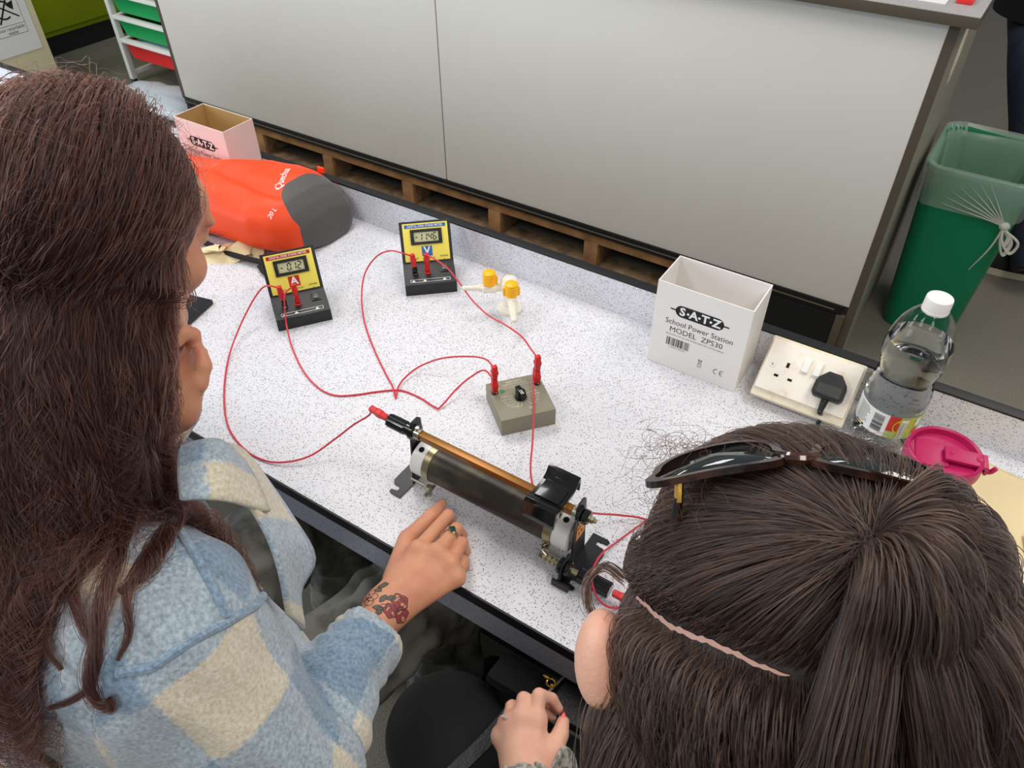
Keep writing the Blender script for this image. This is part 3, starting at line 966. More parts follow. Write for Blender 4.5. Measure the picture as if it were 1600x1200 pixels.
lead('red lead hanging from the taupe box down to the black slider',
     [dR + Z * .03, (835, 574, .056), (833, 595, .045), (834, 640, .038), (832, 690, .03), (829, 730, .05), (832, 756, .075), (841, 772, .09)],
     (dR, (0, 0, 1), 0.028), None)
lead('short straight red lead leaving the top of the rheostat end',
     [(912, 800, .085), (940, 803, .05), (968, 805, .02), (1010, 812, .003), (1060, 840, .003), (1110, 880, .003)], None, None)
rr_ = Vector((-0.199, 0.542, T + 0.0215))
lead('red lead curling into the lower terminal of the rheostat',
     [(1060, 800, .003), (1010, 815, .003), (965, 846, .02), (938, 868, .045), (925, 895, .06), (926, 915, .055), (936, 938, .03), (958, 950, .015), rr_],
     None, (rr_, (1, 0.02, 0.0), 0.036))

# ------------------------------------------------------------------ rheostat
rh = thing('rheostat', 'long tubular slide rheostat on black steel brackets in the middle of the bench', 'rheostat', (0, 0, 0))
AY, AZ, TR = 0.578, T + 0.050, 0.0275
xL, xR = -0.551, -0.258
AX = lambda x0, x1, r, r2=None, b=0.0, y=AY, z=AZ, n=40: ((x0, y, z), (x1, y, z), r, r2, n, b)
tb = MB()
tb.cyl(*AX(-0.519, -0.302, TR))
tb.build('wound_tube', MT['wire_tube'], rh)
for a, b in ((-0.5195, -0.508), (-0.3135, -0.3015)):
    MB().cyl(*AX(a, b, TR + 0.0012, None, 0.0004)).build('brass_band', MT['brass'], rh)
def cyl_wall(x0, x1, ro, ri, n=40):
    mb = MB()
    M = basis((1, 0, 0), (0, 0, 1), (x0, AY, AZ))
    L = x1 - x0
    mb.lathe([(ri, 0), (ro - 0.001, 0), (ro, 0.001), (ro, L - 0.001), (ro - 0.001, L), (ri, L), (ri, 0)], n, M, cap=False)
    return mb
for a, b, sx in ((-0.541, -0.5196, 0), (-0.3014, -0.278, 1)):
    cyl_wall(a, b, TR + 0.0004, 0.016).build('ceramic_end', MT['ceramic'], rh, label='white ceramic end ring')
    hx = (a + b) / 2
    hd_ = Vector((0, -0.30, 0.954)) if not sx else Vector((0, -0.18, 0.98))
    MB().cyl(Vector((hx, AY, AZ)) + hd_ * (TR - 0.006), Vector((hx, AY, AZ)) + hd_ * (TR + 0.0006), 0.0044, n=20).build('end_ring_hole', MT['void'], rh)
# end brackets : upright plate + foot
def bracket(x, face, slots):
    b = MB()
    M = frame((0, 1, 0), (0, 0, 1), (1, 0, 0), (x - 0.0011, 0, T))
    up = [(AY - 0.020, 0.0022), (AY + 0.020, 0.0022), (AY + 0.012, 0.118), (AY + 0.006, 0.124), (AY - 0.006, 0.124), (AY - 0.012, 0.118)]
    b.prism(up, 0, 0.0022, M, 0.0004)
    s = face
    x0, x1 = (x, x + s * 0.030)
    xa, xb = min(x0, x1), max(x0, x1)
    w_ = xb - xa
    # foot plate with two slots opening towards the outer edge
    F = Matrix.Translation((xa if s > 0 else xb, 0, T + 0.0004)) @ Matrix.Diagonal((s, 1, 1, 1))
    ya, yb = AY - 0.052, AY + 0.048
    fp = [(0, ya), (0.016, ya), (0.022, ya + 0.002), (0.022, ya + 0.007), (0.012, ya + 0.009), (0.012, ya + 0.016), (0.026, ya + 0.018), (0.030, ya + 0.024),
          (0.030, yb - 0.024), (0.026, yb - 0.018), (0.012, yb - 0.016), (0.012, yb - 0.009), (0.026, yb - 0.008), (0.028, yb - 0.003), (0.024, yb), (0, yb)]
    b2 = bmesh.new()
    lo = [b2.verts.new((x_, y_, 0)) for x_, y_ in fp]
    f_ = b2.faces.new(lo)
    r_ = bmesh.ops.extrude_face_region(b2, geom=[f_])
    for v in r_['geom']:
        if isinstance(v, bmesh.types.BMVert):
            v.co.z += 0.0022
    bmesh.ops.triangulate(b2, faces=b2.faces)
    bmesh.ops.recalc_face_normals(b2, faces=b2.faces)
    b2.verts.index_update()
    b.bm(b2, F)
    return b
bracket(xL + 0.006, -1, 0).build('end_bracket', MT['bracket'], rh, angle=30, label='black steel bracket at the end with the knob')
bracket(xR - 0.014, 1, 0).build('end_bracket', MT['bracket'], rh, angle=30, label='black steel bracket carrying the orange label')
# stay rods under the tube with nuts
for x0, x1 in ((-0.544, -0.510), (-0.312, -0.273)):
    s_ = MB().tube([(x0, AY - 0.024, T + 0.020), (x1, AY - 0.024, T + 0.020)], 0.0022, 8)
    xx = x1 if x0 < -0.4 else x0
    s_.cyl((xx, AY - 0.024, T + 0.024), (xx, AY - 0.026, T + 0.006), 0.0046, n=6)
    s_.cyl((xx, AY - 0.036, T + 0.012), (xx, AY - 0.012, T + 0.012), 0.003, n=10)
    s_.build('clamp_screw', MT['steel'], rh)
# slider rod
RY, RZ = AY - 0.006, T + 0.104
rd_ = MB().box((-0.531, RY - 0.0055, RZ - 0.0055), (-0.279, RY + 0.0055, RZ + 0.0055), 0.001)
rd_.build('slider_rod', MT['brass_rod'], rh, label='square golden brown slider rod')
for x0, x1 in ((-0.541, -0.530), (-0.280, -0.272)):
    q = MB().cyl((x0, RY, RZ), (x1, RY, RZ), 0.0085, n=24, bev=0.001)
    q.cyl((x0 + 0.005, RY, RZ + 0.006), (x0 + 0.005, RY, RZ + 0.013), 0.0028, n=8)
    q.build('rod_collar', MT['steel'], rh)
q = MB()
q.cyl((-0.5475, RY, RZ), (-0.541, RY, RZ), 0.0125, n=28, bev=0.001)
q.cyl((-0.556, RY, RZ), (-0.5476, RY, RZ), 0.010, n=28, bev=0.001)
q.build('insulating_washer', MT['black_gloss'], rh)
q = MB()
q.cyl((-0.2715, RY, RZ), (-0.266, RY, RZ), 0.0125, n=28, bev=0.001)
q.cyl((-0.2659, RY, RZ), (-0.256, RY, RZ), 0.0105, n=28, bev=0.002)
q.build('insulating_washer', MT['black_gloss'], rh)
q = MB().cyl((-0.2559, RY, RZ), (-0.250, RY, RZ), 0.0055, n=6)
q.cyl((-0.250, RY, RZ), (-0.246, RY, RZ), 0.003, n=12)
q.build('end_nut', MT['brass'], rh)
# fluted terminal knob on the left, and the lower one at the right
def fluted(x0, x1, y, z, r):
    mb = MB()
    n = 36
    prof = [(0.0, r * .86), (0.002, r), (x1 - x0 - 0.002, r), (x1 - x0, r * .86)]
    vs, fs = [], []
    for dx, rr in prof:
        for i in range(n):
            a = 2 * math.pi * i / n
            r_ = rr * (1.0 if (i // 2) % 2 else 0.86)
            vs.append((x0 + dx, y + r_ * math.cos(a), z + r_ * math.sin(a)))
    for j in range(3):
        for i in range(n):
            k = (i + 1) % n
            fs.append((j * n + i, j * n + k, (j + 1) * n + k, (j + 1) * n + i))
    fs += [tuple(range(n))[::-1], tuple(3 * n + i for i in range(n))]
    return mb.add(vs, fs)
fluted(-0.590, -0.5565, RY, RZ, 0.0105).build('terminal_knob', MT['black_gloss'], rh, angle=25)
TY, TZ = AY - 0.036, T + 0.0215
q = fluted(-0.250, -0.203, TY, TZ, 0.0115)
q.build('terminal_knob', MT['black_gloss'], rh, angle=25)
q = MB()
q.cyl((-0.261, TY, TZ), (-0.2505, TY, TZ), 0.0045, n=16)
q.cyl((-0.306, TY, TZ), (-0.2805, TY, TZ), 0.0032, n=12)
for x in (-0.304, -0.297, -0.290):
    q.cyl((x, TY, TZ), (x + 0.004, TY, TZ), 0.006, n=6)
q.build('terminal_stud', MT['brass'], rh)
q = MB().cyl((-0.2805, TY, TZ), (-0.2725, TY, TZ), 0.012, n=26, bev=0.002)
q.cyl((-0.2695, TY, TZ), (-0.2615, TY, TZ), 0.012, n=26, bev=0.002)
q.build('terminal_insulator', MT['black_gloss'], rh)
tm = MB()
M = frame((0, 1, 0), (0, 0, 1), (1, 0, 0), (-0.2725, 0, T))
tm.prism([(TY - 0.020, 0.0006), (TY + 0.012, 0.0006), (TY + 0.015, 0.034), (TY + 0.008, 0.042), (TY - 0.010, 0.036), (TY - 0.016, 0.02)], 0, 0.003, M, 0.0006)
tm.box((-0.280, TY - 0.021, T + 0.0005), (-0.254, TY - 0.017, T + 0.012), 0.0008)
tm.build('terminal_bracket', MT['bracket'], rh)
q = MB()
q.add([Vector((-0.5, 0, 0))] * 0, [])
q.tube(smooth_path([(-0.300, TY, TZ + 0.004), (-0.312, TY + 0.004, TZ + 0.010), (-0.309, TY + 0.016, T + 0.03), (-0.316, TY + 0.012, T + 0.02)], 6), 0.0014, 6)
q.build('connecting_wire', MT['steel'], rh)
# orange label on the bracket's slanted plate
lb = MB()
ML = frame((0, 1, 0), (0, 0, 1), (1, 0, 0), (xR - 0.0127, 0, T))
lb.prism([(AY - 0.011, 0.050), (AY + 0.011, 0.050), (AY + 0.010, 0.080), (AY - 0.010, 0.080)], 0, 0.0006, ML)
lb.build('rating_label', MT['orange_label'], rh, smooth=False, label='orange rating label')
lt = MB()
TMX = ML @ Matrix.Translation((AY, 0, 0.0008))
text('12 \u03a9', 0.0095, TMX @ Matrix.Translation((0, 0.072, 0)), lt, 0.02)
text('5 A', 0.0095, TMX @ Matrix.Translation((0, 0.060, 0)), lt, 0.02)
lt.build('rating_lettering', MT['ink'], rh, smooth=False)
# slider carriage
sl = MB()
x0, x1 = -0.338, -0.290
ys = [(-0.036, 0.092), (-0.0355, 0.100), (-0.031, 0.118), (-0.026, 0.121), (-0.022, 0.1195), (-0.012, 0.115), (0.016, 0.115), (0.024, 0.119), (0.030, 0.127), (0.034, 0.128), (0.035, 0.122), (0.034, 0.104)]
inn = [(y * 0.93, z - 0.006) for y, z in ys]
inn[0] = (ys[0][0] + 0.003, ys[0][1])
inn[-1] = (ys[-1][0] - 0.003, ys[-1][1])
poly = [(AY + y - 0.004, z) for y, z in ys] + [(AY + y - 0.004, z) for y, z in inn[::-1]]
M = frame((0, 1, 0), (0, 0, 1), (1, 0, 0), (x0, 0, T))
sl.prism(poly, 0, x1 - x0, M, 0.0006)
sl.box((x0 + 0.006, AY - 0.018, T + 0.1152), (x1 - 0.006, AY + 0.013, T + 0.1175), 0.001)
sl.build('slider', MT['black_gloss'], rh, angle=50)
q = MB().box((x0 + 0.008, RY - 0.012, RZ - 0.016), (x1 - 0.004, RY + 0.012, RZ + 0.004), 0.002)
q.box((x0 + 0.014, RY - 0.008, RZ - 0.026), (x1 - 0.010, RY + 0.008, RZ - 0.014), 0.001)
q.build('slider_contact', MT['steel'], rh)

# ------------------------------------------------------------------ cartons
def carton(label, x, y, rz, inner, outer, full):
    t = thing('carton', label, 'box', (x, y, T + 0.0004), rz, 'open power supply cartons on the bench')
    w_, d_, h_ = 0.164, 0.087, 0.171
    th = 0.0016
    b = MB()
    b.box((0, 0, 0), (w_, d_, th))
    b.box((0, 0, th), (w_, th, h_))
    b.box((0, d_ - th, th), (w_, d_, h_))
    b.box((0, th, th), (th, d_ - th, h_))
    b.box((w_ - th, th, th), (w_, d_ - th, h_))
    b.build('carton_walls', outer, t, smooth=False)
    i_ = MB()
    e = th + 0.0003
    for lo, hi in (((e, e, th), (w_ - e, e + .0004, h_ - 0.001)), ((e, d_ - e - .0004, th), (w_ - e, d_ - e, h_ - 0.001)), ((e, e, th), (e + .0004, d_ - e, h_ - 0.001)), ((w_ - e - .0004, e, th), (w_ - e, d_ - e, h_ - 0.001)), ((e, e, th + .0002), (w_ - e, d_ - e, th + .0006))):
        i_.box(lo, hi)
    i_.build('carton_lining', inner, t, smooth=False)
    F = frame((1, 0, 0), (0, 0, 1), (0, -1, 0), (0, -0.0003, 0))
    k = MB()
    # logo
    cx, cz = 0.080, 0.1245
    hw, hh = 0.0425, 0.0115
    pl = [(cx - hw + hh + hh * math.cos(a), cz + hh * math.sin(a)) for a in np.linspace(math.pi / 2, 3 * math.pi / 2, 14)] + [(cx + hw - hh + hh * math.cos(a), cz + hh * math.sin(a)) for a in np.linspace(-math.pi / 2, math.pi / 2, 14)]
    k.add([(a, c, 0) for a, c in pl], [tuple(range(len(pl)))], F)
    quad(k, cx - hw - 0.009, cz - 0.0013, cx - hw + 0.002, cz + 0.0013, F)
    quad(k, cx + hw - 0.002, cz - 0.0013, cx + hw + 0.009, cz + 0.0013, F)
    k.build('logo_badge', MT['ink'], t, smooth=False)
    k = MB()
    if full:
        text('School Power Station', 0.0150, F @ Matrix.Translation((0.0830, 0.0985, 0)), k, -0.004, sx=0.92)
        text('MODEL  ZPS30', 0.0150, F @ Matrix.Translation((0.0800, 0.0830, 0)), k, -0.004, sx=0.98)
        text('REGULATED LOW VOLTAGE POWER SUPPLY WITH DIGITAL DISPLAY', 0.0042, F @ Matrix.Translation((0.0795, 0.0725, 0)), k, -0.01, sx=0.80)
        k.build('model_lettering', MT['ink'], t, smooth=False)
        k = MB()
        random.seed(7)
        x_ = 0.030
        while x_ < 0.072:
            bw = random.choice((0.0004, 0.0008, 0.0012))
            quad(k, x_, 0.049, x_ + bw, 0.066, F)
            x_ += bw + random.choice((0.0005, 0.0008, 0.0012))
        text('5 060232 400304', 0.0042, F @ Matrix.Translation((0.051, 0.0455, 0)), k, -0.01)
        k.build('bar_code', MT['ink'], t, smooth=False)
        k = MB()
        # crossed out wheelie bin
        line2(k, [(0.0925, 0.0385), (0.0985, 0.0385), (0.0975, 0.029), (0.0935, 0.029), (0.0925, 0.0385)], 0.0005, F)
        line2(k, [(0.0915, 0.040), (0.0995, 0.040)], 0.0008, F)
        line2(k, [(0.0915, 0.041), (0.0995, 0.028)], 0.0005, F)
        line2(k, [(0.0995, 0.041), (0.0915, 0.028)], 0.0005, F)
        quad(k, 0.0915, 0.0245, 0.0995, 0.0255, F)
        k.build('disposal_mark', MT['ink'], t, smooth=False)
        k = MB()
        for q, x_ in enumerate((0.126, 0.1365)):
            line2(k, [(x_ + 0.0044 * math.cos(R(a)), 0.0285 + 0.0052 * math.sin(R(a))) for a in range(70, 292, 16)], 0.0011, F)
            if q:
                quad(k, x_ - 0.0035, 0.0280, x_ + 0.0006, 0.0290, F)
    else:
        text('School Power Station', 0.0150, F @ Matrix.Translation((0.0830, 0.0985, 0)), k, -0.004, sx=0.92)
    k.build('conformity_mark' if full else 'model_lettering', MT['ink'], t, smooth=False)
    wk = MB()
    F2 = frame((1, 0, 0), (0, 0, 1), (0, -1, 0), (0, -0.0006, 0))
    for i, c in enumerate('SATZ'):
        text(c, 0.0215, F2 @ Matrix.Translation((cx - 0.0300 + 0.0200 * i, cz - 0.0002, 0)), wk, 0.035)
        if i < 3:
            text('.', 0.026, F2 @ Matrix.Translation((cx - 0.0200 + 0.0200 * i, cz + 0.0058, 0)), wk, 0.03)
    wk.build('logo_letters', MT['ink_white'], t, smooth=False)
    return t
carton('open white power supply carton in front of the black plinth panel, beside the socket', -0.376, 1.0185, R(0), MT['card'], MT['card'], True)
carton('open white carton with brown inside, standing behind the orange backpack', -1.590, 1.0185, R(0.4), MT['card_raw'], MT['card_pink'], False)

# ------------------------------------------------------------------ double socket
so = thing('power_socket', 'cream double wall socket mounted on a sloping box at the back of the bench', 'socket', (0, 0, 0))
th_ = R(42.5)
tt = Vector((0, math.cos(th_), math.sin(th_)))
nn = Vector((0, -math.sin(th_), math.cos(th_)))
OX = -0.184
SW, SL_, SH = 0.152, 0.106, 0.034
PM = frame((1, 0, 0), tt, nn, (OX, 1.026, T + 0.0006))
q = MB()
q.box((0, 0, 0.002), (SW, SL_, SH), 0.004, PM)
q.build('back_box', MT['cream_plastic'], so)
wg = MB()
M = frame((0, 1, 0), (0, 0, 1), (1, 0, 0), (OX + 0.006, 0, 0))
wg.prism([(1.031, T + 0.0005), (1.106, T + 0.0005), (1.106, T + 0.0655), (1.098, T + 0.0675)], 0, SW - 0.012, M)
wg.build('wedge_plinth', MT['cream_plastic'], so, smooth=False)
fx0, fx1, fy0, fy1 = 0.0035, SW - 0.0035, 0.013, SL_ - 0.006
q = MB().box((fx0, fy0, SH - 0.001), (fx1, fy1, SH + 0.0065), 0.0022, PM)
q.build('face_plate', MT['socket_face'], so)
FZ = SH + 0.0067
FMx = PM @ Matrix.Translation((0, 0, FZ))
cy0 = fy0 + 0.036
def outlet(cx):
    h_ = MB()
    h_.box((cx - 0.0023, cy0 + 0.010, -0.0002), (cx + 0.0023, cy0 + 0.0185, 0.0003), M=FMx)
    h_.box((cx - 0.0148, cy0 - 0.0095, -0.0002), (cx - 0.0078, cy0 - 0.0055, 0.0003), M=FMx)
    h_.box((cx + 0.0078, cy0 - 0.0095, -0.0002), (cx + 0.0148, cy0 - 0.0055, 0.0003), M=FMx)
    return h_
outlet(0.040).build('pin_holes', MT['void'], so, smooth=False)
for cx, lb_ in ((0.067, 'left rocker switch'), (0.085, 'right rocker switch')):
    s = MB().box((cx - 0.0065, cy0 + 0.010, 0), (cx + 0.0065, cy0 + 0.036, 0.0012), 0.0006, FMx)
    s.build('switch_surround', MT['socket_face'], so)
    s = MB()
    s.box((cx - 0.0052, cy0 + 0.0115, 0.0010), (cx + 0.0052, cy0 + 0.0345, 0.0048), 0.0008, FMx @ Matrix.Translation((0, cy0 + 0.02, 0)) @ Matrix.Rotation(R(-7), 4, 'X') @ Matrix.Translation((0, -cy0 - 0.02, 0)))
    s.build('rocker_switch', MT['white'], so, label=lb_)
s = MB().lathe([(0.0, 0.0), (0.0052, 0.0), (0.0050, 0.0009), (0.0036, 0.0012), (0.0034, 0.0006), (0.0, 0.0006)], 24, FMx @ Matrix.Translation((0.0165, cy0 + 0.008, 0)), cap=False)
s.build('screw_cover', MT['white'], so)
s = MB().cyl(FMx @ Vector((0.0165, cy0 + 0.008, 0.0006)), FMx @ Vector((0.0165, cy0 + 0.008, 0.0013)), 0.0014, n=12)
s.build('screw', MT['steel'], so)
# plug top and flex
pg = thing('mains_plug', 'black three pin plug with black flex pushed into the cream socket', 'plug', (0, 0, 0))
pcx, pcy = 0.1135, cy0 + 0.001
pl = [(-0.0245, -0.014), (-0.020, -0.0195), (0.020, -0.0195), (0.0245, -0.014), (0.0245, 0.004), (0.022, 0.011), (0.010, 0.0245), (-0.010, 0.0245), (-0.022, 0.011), (-0.0245, 0.004)]
q = MB().prism([(pcx + a, pcy + b) for a, b in pl], 0.0006, 0.017, FMx, 0.002)
q.prism([(pcx + a * .86, pcy + b * .86) for a, b in pl], 0.016, 0.0215, FMx, 0.0018)
q.build('plug_body', MT['black_plastic'], pg)
q = MB().box((pcx - 0.018, pcy - 0.014, 0.0212), (pcx + 0.018, pcy + 0.003, 0.0224), 0.0008, FMx)
q.build('plug_cover', mat('worn_black_plastic', srgb(58, 58, 58), 0.4), pg)
ends = [FMx @ Vector((pcx, pcy - 0.019, 0.010))]
d0 = (tt * -0.9 + nn * 0.25).normalized()
rib = MB()
for i in range(7):
    c = ends[0] + d0 * (0.0035 * i)
    rib.cyl(c, c + d0 * 0.0026, 0.0062 - 0.0003 * i, n=12, bev=0.0004)
rib.cyl(ends[0], ends[0] + d0 * 0.026, 0.0034, n=10)
rib.build('cable_grip', MT['black_plastic'], pg)
e = ends[0] + d0 * 0.025
fx = MB().tube(smooth_path([e, at(1283, 650, T + 0.022), at(1275, 672, T + 0.006), at(1276, 695, T + 0.0045), at(1290, 735, T + 0.0045), at(1330, 800, T + 0.0045), at(1370, 860, T + 0.0045)], 8), 0.0034, 10)
fx.build('flex', MT['black_plastic'], pg)

# ------------------------------------------------------------------ bottle
bt = thing('water_bottle', 'clear ribbed plastic bottle of water with a white screw cap', 'bottle', (0.021, 1.044, T + 0.0006))
bt.scale = (1, 1, 1.035)
MT['pet'] = mat('clear_bottle_plastic', (0.97, 0.99, 0.99, 1), 0.04, trans=1.0, ior=1.18)
MT['water'] = mat('clear_water', (0.97, 0.99, 0.985, 1), 0.0, trans=1.0, ior=1.20)
pf = [(0.0, 0.006), (0.022, 0.004), (0.030, 0.0), (0.038, 0.001), (0.0445, 0.008), (0.0465, 0.020), (0.0465, 0.036), (0.0455, 0.038), (0.0455, 0.084), (0.0465, 0.086), (0.0460, 0.096), (0.0440, 0.101), (0.0455, 0.106), (0.0425, 0.112), (0.0435, 0.117), (0.0400, 0.123), (0.0410, 0.128), (0.0385, 0.134),
      (0.0405, 0.140), (0.0425, 0.147), (0.0450, 0.155), (0.0462, 0.166), (0.0465, 0.178), (0.0450, 0.192), (0.0420, 0.206), (0.0370, 0.220), (0.0290, 0.233), (0.0210, 0.242), (0.0165, 0.247), (0.0155, 0.256)]
inner = [(max(0.0, r_ - 0.0007), z + (0.0007 if i < 4 else 0)) for i, (r_, z) in enumerate(pf)]
ob = pf + inner[::-1]
b = MB().lathe(ob, 56, cap=False)
b.build('bottle_shell', MT['pet'], bt, angle=60)
wl = [(max(0.0, r_ - 0.0009), z + (0.001 if i < 4 else 0)) for i, (r_, z) in enumerate(pf) if z <= 0.192] + [(0.0, 0.192)]
b = MB().lathe(wl, 56, cap=False)
b.build('water', MT['water'], bt, angle=60)
cp = MB()
n = 48
vs, fs = [], []
prof = [(0.0172, 0.243, 0), (0.0180, 0.2435, 0), (0.0182, 0.247, 0), (0.0180, 0.2475, 1), (0.0180, 0.262, 1), (0.0172, 0.2645, 0), (0.0150, 0.2652, 0), (0.0146, 0.2645, 0), (0.0, 0.2645, 0)]
for r_, z, rg in prof:
    for i in range(n):
        a = 2 * math.pi * i / n
        q_ = r_ * (1 - 0.02 * rg * (i % 2))
        vs.append((q_ * math.cos(a), q_ * math.sin(a), z))
for j in range(len(prof) - 1):
    for i in range(n):
        k = (i + 1) % n
        fs.append((j * n + i, j * n + k, (j + 1) * n + k, (j + 1) * n + i))
cp.add(vs, fs)
cp.build('cap', MT['white'], bt, angle=30)
# wrap label
LR, lz0, lz1 = 0.0459, 0.040, 0.083
def lab_pt(s, z, off=0.0):
    a = R(-100) + s / LR
    return ((LR + off) * math.cos(a), (LR + off) * math.sin(a), z)
def lab_patch(mb, s0, s1, z0, z1, off, n=10):
    mb.grid(n, 3, lambda u, v: lab_pt(s0 + (s1 - s0) * u, z0 + (z1 - z0) * v, off))
lw = MB(); lab_patch(lw, -0.062, 0.012, lz0, lz1, 0.0001, 30)
lw.build('label', MT['paper'], bt, label='white part of the wrap label with bar code')
lg_ = MB(); lab_patch(lg_, 0.0121, 0.075, lz0, lz1, 0.0001, 26)
lg_.build('label', mat('apple_green_label', srgb(170, 190, 110), 0.4), bt, label='green part of the wrap label')
lr_ = MB(); lab_patch(lr_, 0.0122, 0.028, lz0 + 0.014, lz1, 0.0004, 6)
lr_.build('label_red', MT['red_label'], bt)
ly_ = MB()
cs, cz = 0.037, lz0 + 0.024
for i in range(24):
    a0, a1 = 2 * math.pi * i / 24, 2 * math.pi * (i + 1) / 24
    ly_.add([lab_pt(cs, cz, 0.0008), lab_pt(cs + 0.017 * math.cos(a0), cz + 0.0165 * math.sin(a0), 0.0006), lab_pt(cs + 0.017 * math.cos(a1), cz + 0.0165 * math.sin(a1), 0.0006)], [(0, 1, 2)])
lab_patch(ly_, -0.0295, -0.0255, lz0 + 0.001, lz0 + 0.005, 0.0004, 3)
ly_.build('label_yellow_disc', mat('yellow_green_label', srgb(196, 200, 20), 0.4), bt)
lw2 = MB(); lab_patch(lw2, 0.030, 0.040, lz0 + 0.002, lz1 - 0.004, 0.0011, 5); lab_patch(lw2, 0.052, 0.060, lz0 + 0.024, lz1 - 0.003, 0.0011, 4)
lw2.build('label_panel', MT['paper'], bt)
lk = MB()
random.seed(5)
z = lz0 + 0.007
while z < lz1 - 0.006:                       # bar code
    h_ = random.choice((0.0004, 0.0008, 0.0012))
    lab_patch(lk, -0.010, 0.006, z, z + h_, 0.0005, 5)
    z += h_ + random.choice((0.0004, 0.0008))
lk.build('bar_code', MT['ink'], bt)
lk = MB()
for i in range(11):                         # small print
    z = lz0 + 0.008 + i * 0.0030
    lab_patch(lk, -0.042, -0.016 - random.uniform(0, 0.008), z, z + 0.0008, 0.0005, 5)
lk.build('small_print', MT['ink'], bt)
lk = MB()
for i in range(9):
    z = lz0 + 0.004 + i * 0.0035
    lab_patch(lk, 0.0312, 0.0345, z, z + 0.0012, 0.0014, 2)
    lab_patch(lk, 0.0365, 0.0390, z, z + 0.0008, 0.0014, 2)
lk.build('label_print', MT['ink'], bt)
lq = MB(); lab_patch(lq, -0.034, -0.030, lz0 + 0.001, lz0 + 0.005, 0.0004, 3)
lq.build('colour_patch', MT['red_label'], bt)
lq = MB(); lab_patch(lq, -0.025, -0.021, lz0 + 0.001, lz0 + 0.005, 0.0004, 3)
lq.build('colour_patch', MT['ink'], bt)
lq = MB(); lab_patch(lq, 0.05, 0.062, lz0 + 0.010, lz0 + 0.02, 0.0004, 6)
lq.build('label_red', MT['red_label'], bt)
lb2 = MB(); lab_patch(lb2, -0.0385, -0.0345, lz0 + 0.001, lz0 + 0.005, 0.0004, 3)
lb2.build('label_blue', MT['blue_label'], bt)

# ------------------------------------------------------------------ travel mug
cpn = at(1477, 706, T + 0.118)
mg = thing('travel_mug', 'steel travel mug with a magenta flip lid standing on the cream canvas bag', 'mug', (cpn.x, cpn.y, T + 0.006), R(0))
b = MB().lathe([(0.0, 0.0), (0.030, 0.0), (0.034, 0.003), (0.037, 0.03), (0.043, 0.085), (0.0455, 0.098)], 48, cap=False)
b.build('steel_body', MT['steel_cup'], mg)
b = MB().lathe([(0.040, 0.088), (0.0475, 0.089), (0.0500, 0.093), (0.0505, 0.100), (0.0495, 0.108), (0.0490, 0.113), (0.0470, 0.1145), (0.0440, 0.1125), (0.0425, 0.104), (0.0, 0.102)], 56, cap=False)
for i in range(4):
    a = R(-62 + i * 6)
    b.cyl((0.0505 * math.cos(a), 0.0505 * math.sin(a), 0.093), (0.0500 * math.cos(a), 0.0500 * math.sin(a), 0.100), 0.0007, n=6)
b.build('lid', MT['magenta'], mg)
MF = Matrix.Rotation(R(12), 4, 'Z')
b = MB()
b.prism([(-0.036, -0.0225), (-0.020, -0.026), (0.006, -0.020), (0.006, 0.020), (-0.020, 0.026), (-0.036, 0.0225)], 0.1022, 0.1055, MF, 0.001)
b.build('lid_ramp', MT['magenta'], mg)
b = MB()
b.box((0.000, -0.013, 0.1075), (0.052, 0.013, 0.1125), 0.0012, MF)
b.lathe([(0.0, 0.0018), (0.0020, 0.0014), (0.0026, 0.0)], 14, MF @ Matrix.Translation((0.008, 0.0, 0.1125)), cap=False)
b.lathe([(0.0, 0.0018), (0.0044, 0.0014), (0.005, 0.0)], 14, MF @ Matrix.Translation((0.044, 0.0, 0.1125)), cap=False)
b.box((0.0505, -0.013, 0.098), (0.0545, 0.013, 0.1122), 0.001, MF)
b.tube(smooth_path([MF @ Vector((0.054, -0.006, 0.099)), MF @ Vector((0.060, -0.006, 0.101)), MF @ Vector((0.064, -0.006, 0.109))], 5), 0.0034, 8)
b.build('flip_tab', MT['magenta'], mg)

# ------------------------------------------------------------------ cream canvas bag under the mug
def cloth_patch(corners, nx, ny, zfn, name, m_, label, cat, thick=0.0022, nz=None):
    c = [Vector((p[0], p[1], 0)) for p in corners]
    def f(u, v):
        p = (c[0] * (1 - u) + c[1] * u) * (1 - v) + (c[3] * (1 - u) + c[2] * u) * v
        e = 0.006 * math.sin(9 * u + 2) * (1 - abs(2 * v - 1)) + 0.006 * math.sin(8 * v)
        return Vector((p.x + e, p.y + e * 0.7, T + 0.0025 + zfn(u, v)))
    o = MB().grid(nx, ny, f).build(name, m_, None, solid=thick, angle=180)
    return tag(o, label, cat)
zf = lambda u, v: 0.0015 * (1 + math.sin(6 * u + 4 * v)) + 0.0012 * (1 + math.sin(17 * u - 9 * v)) + 0.004 * max(0, math.sin(5 * v + 1) * math.sin(4 * u)) ** 2
cbag = cloth_patch([(0.03, 0.80), (0.36, 0.80), (0.36, 1.035), (0.075, 1.085)], 50, 36, zf, 'canvas_bag', MT['beige_cloth'], 'flat cream canvas bag lying under the travel mug', 'bag')
kk = MB()
for i, c in enumerate('EV'):
    text(c, 0.050, Matrix.Translation((0.255 + 0.04 * i, 0.93, T + 0.0105)) @ Matrix.Rotation(R(12), 4, 'Z'), kk, 0.03)
o = kk.build('faded_print', mat('faded_bag_print', srgb(206, 190, 154), 0.9), cbag, smooth=False)

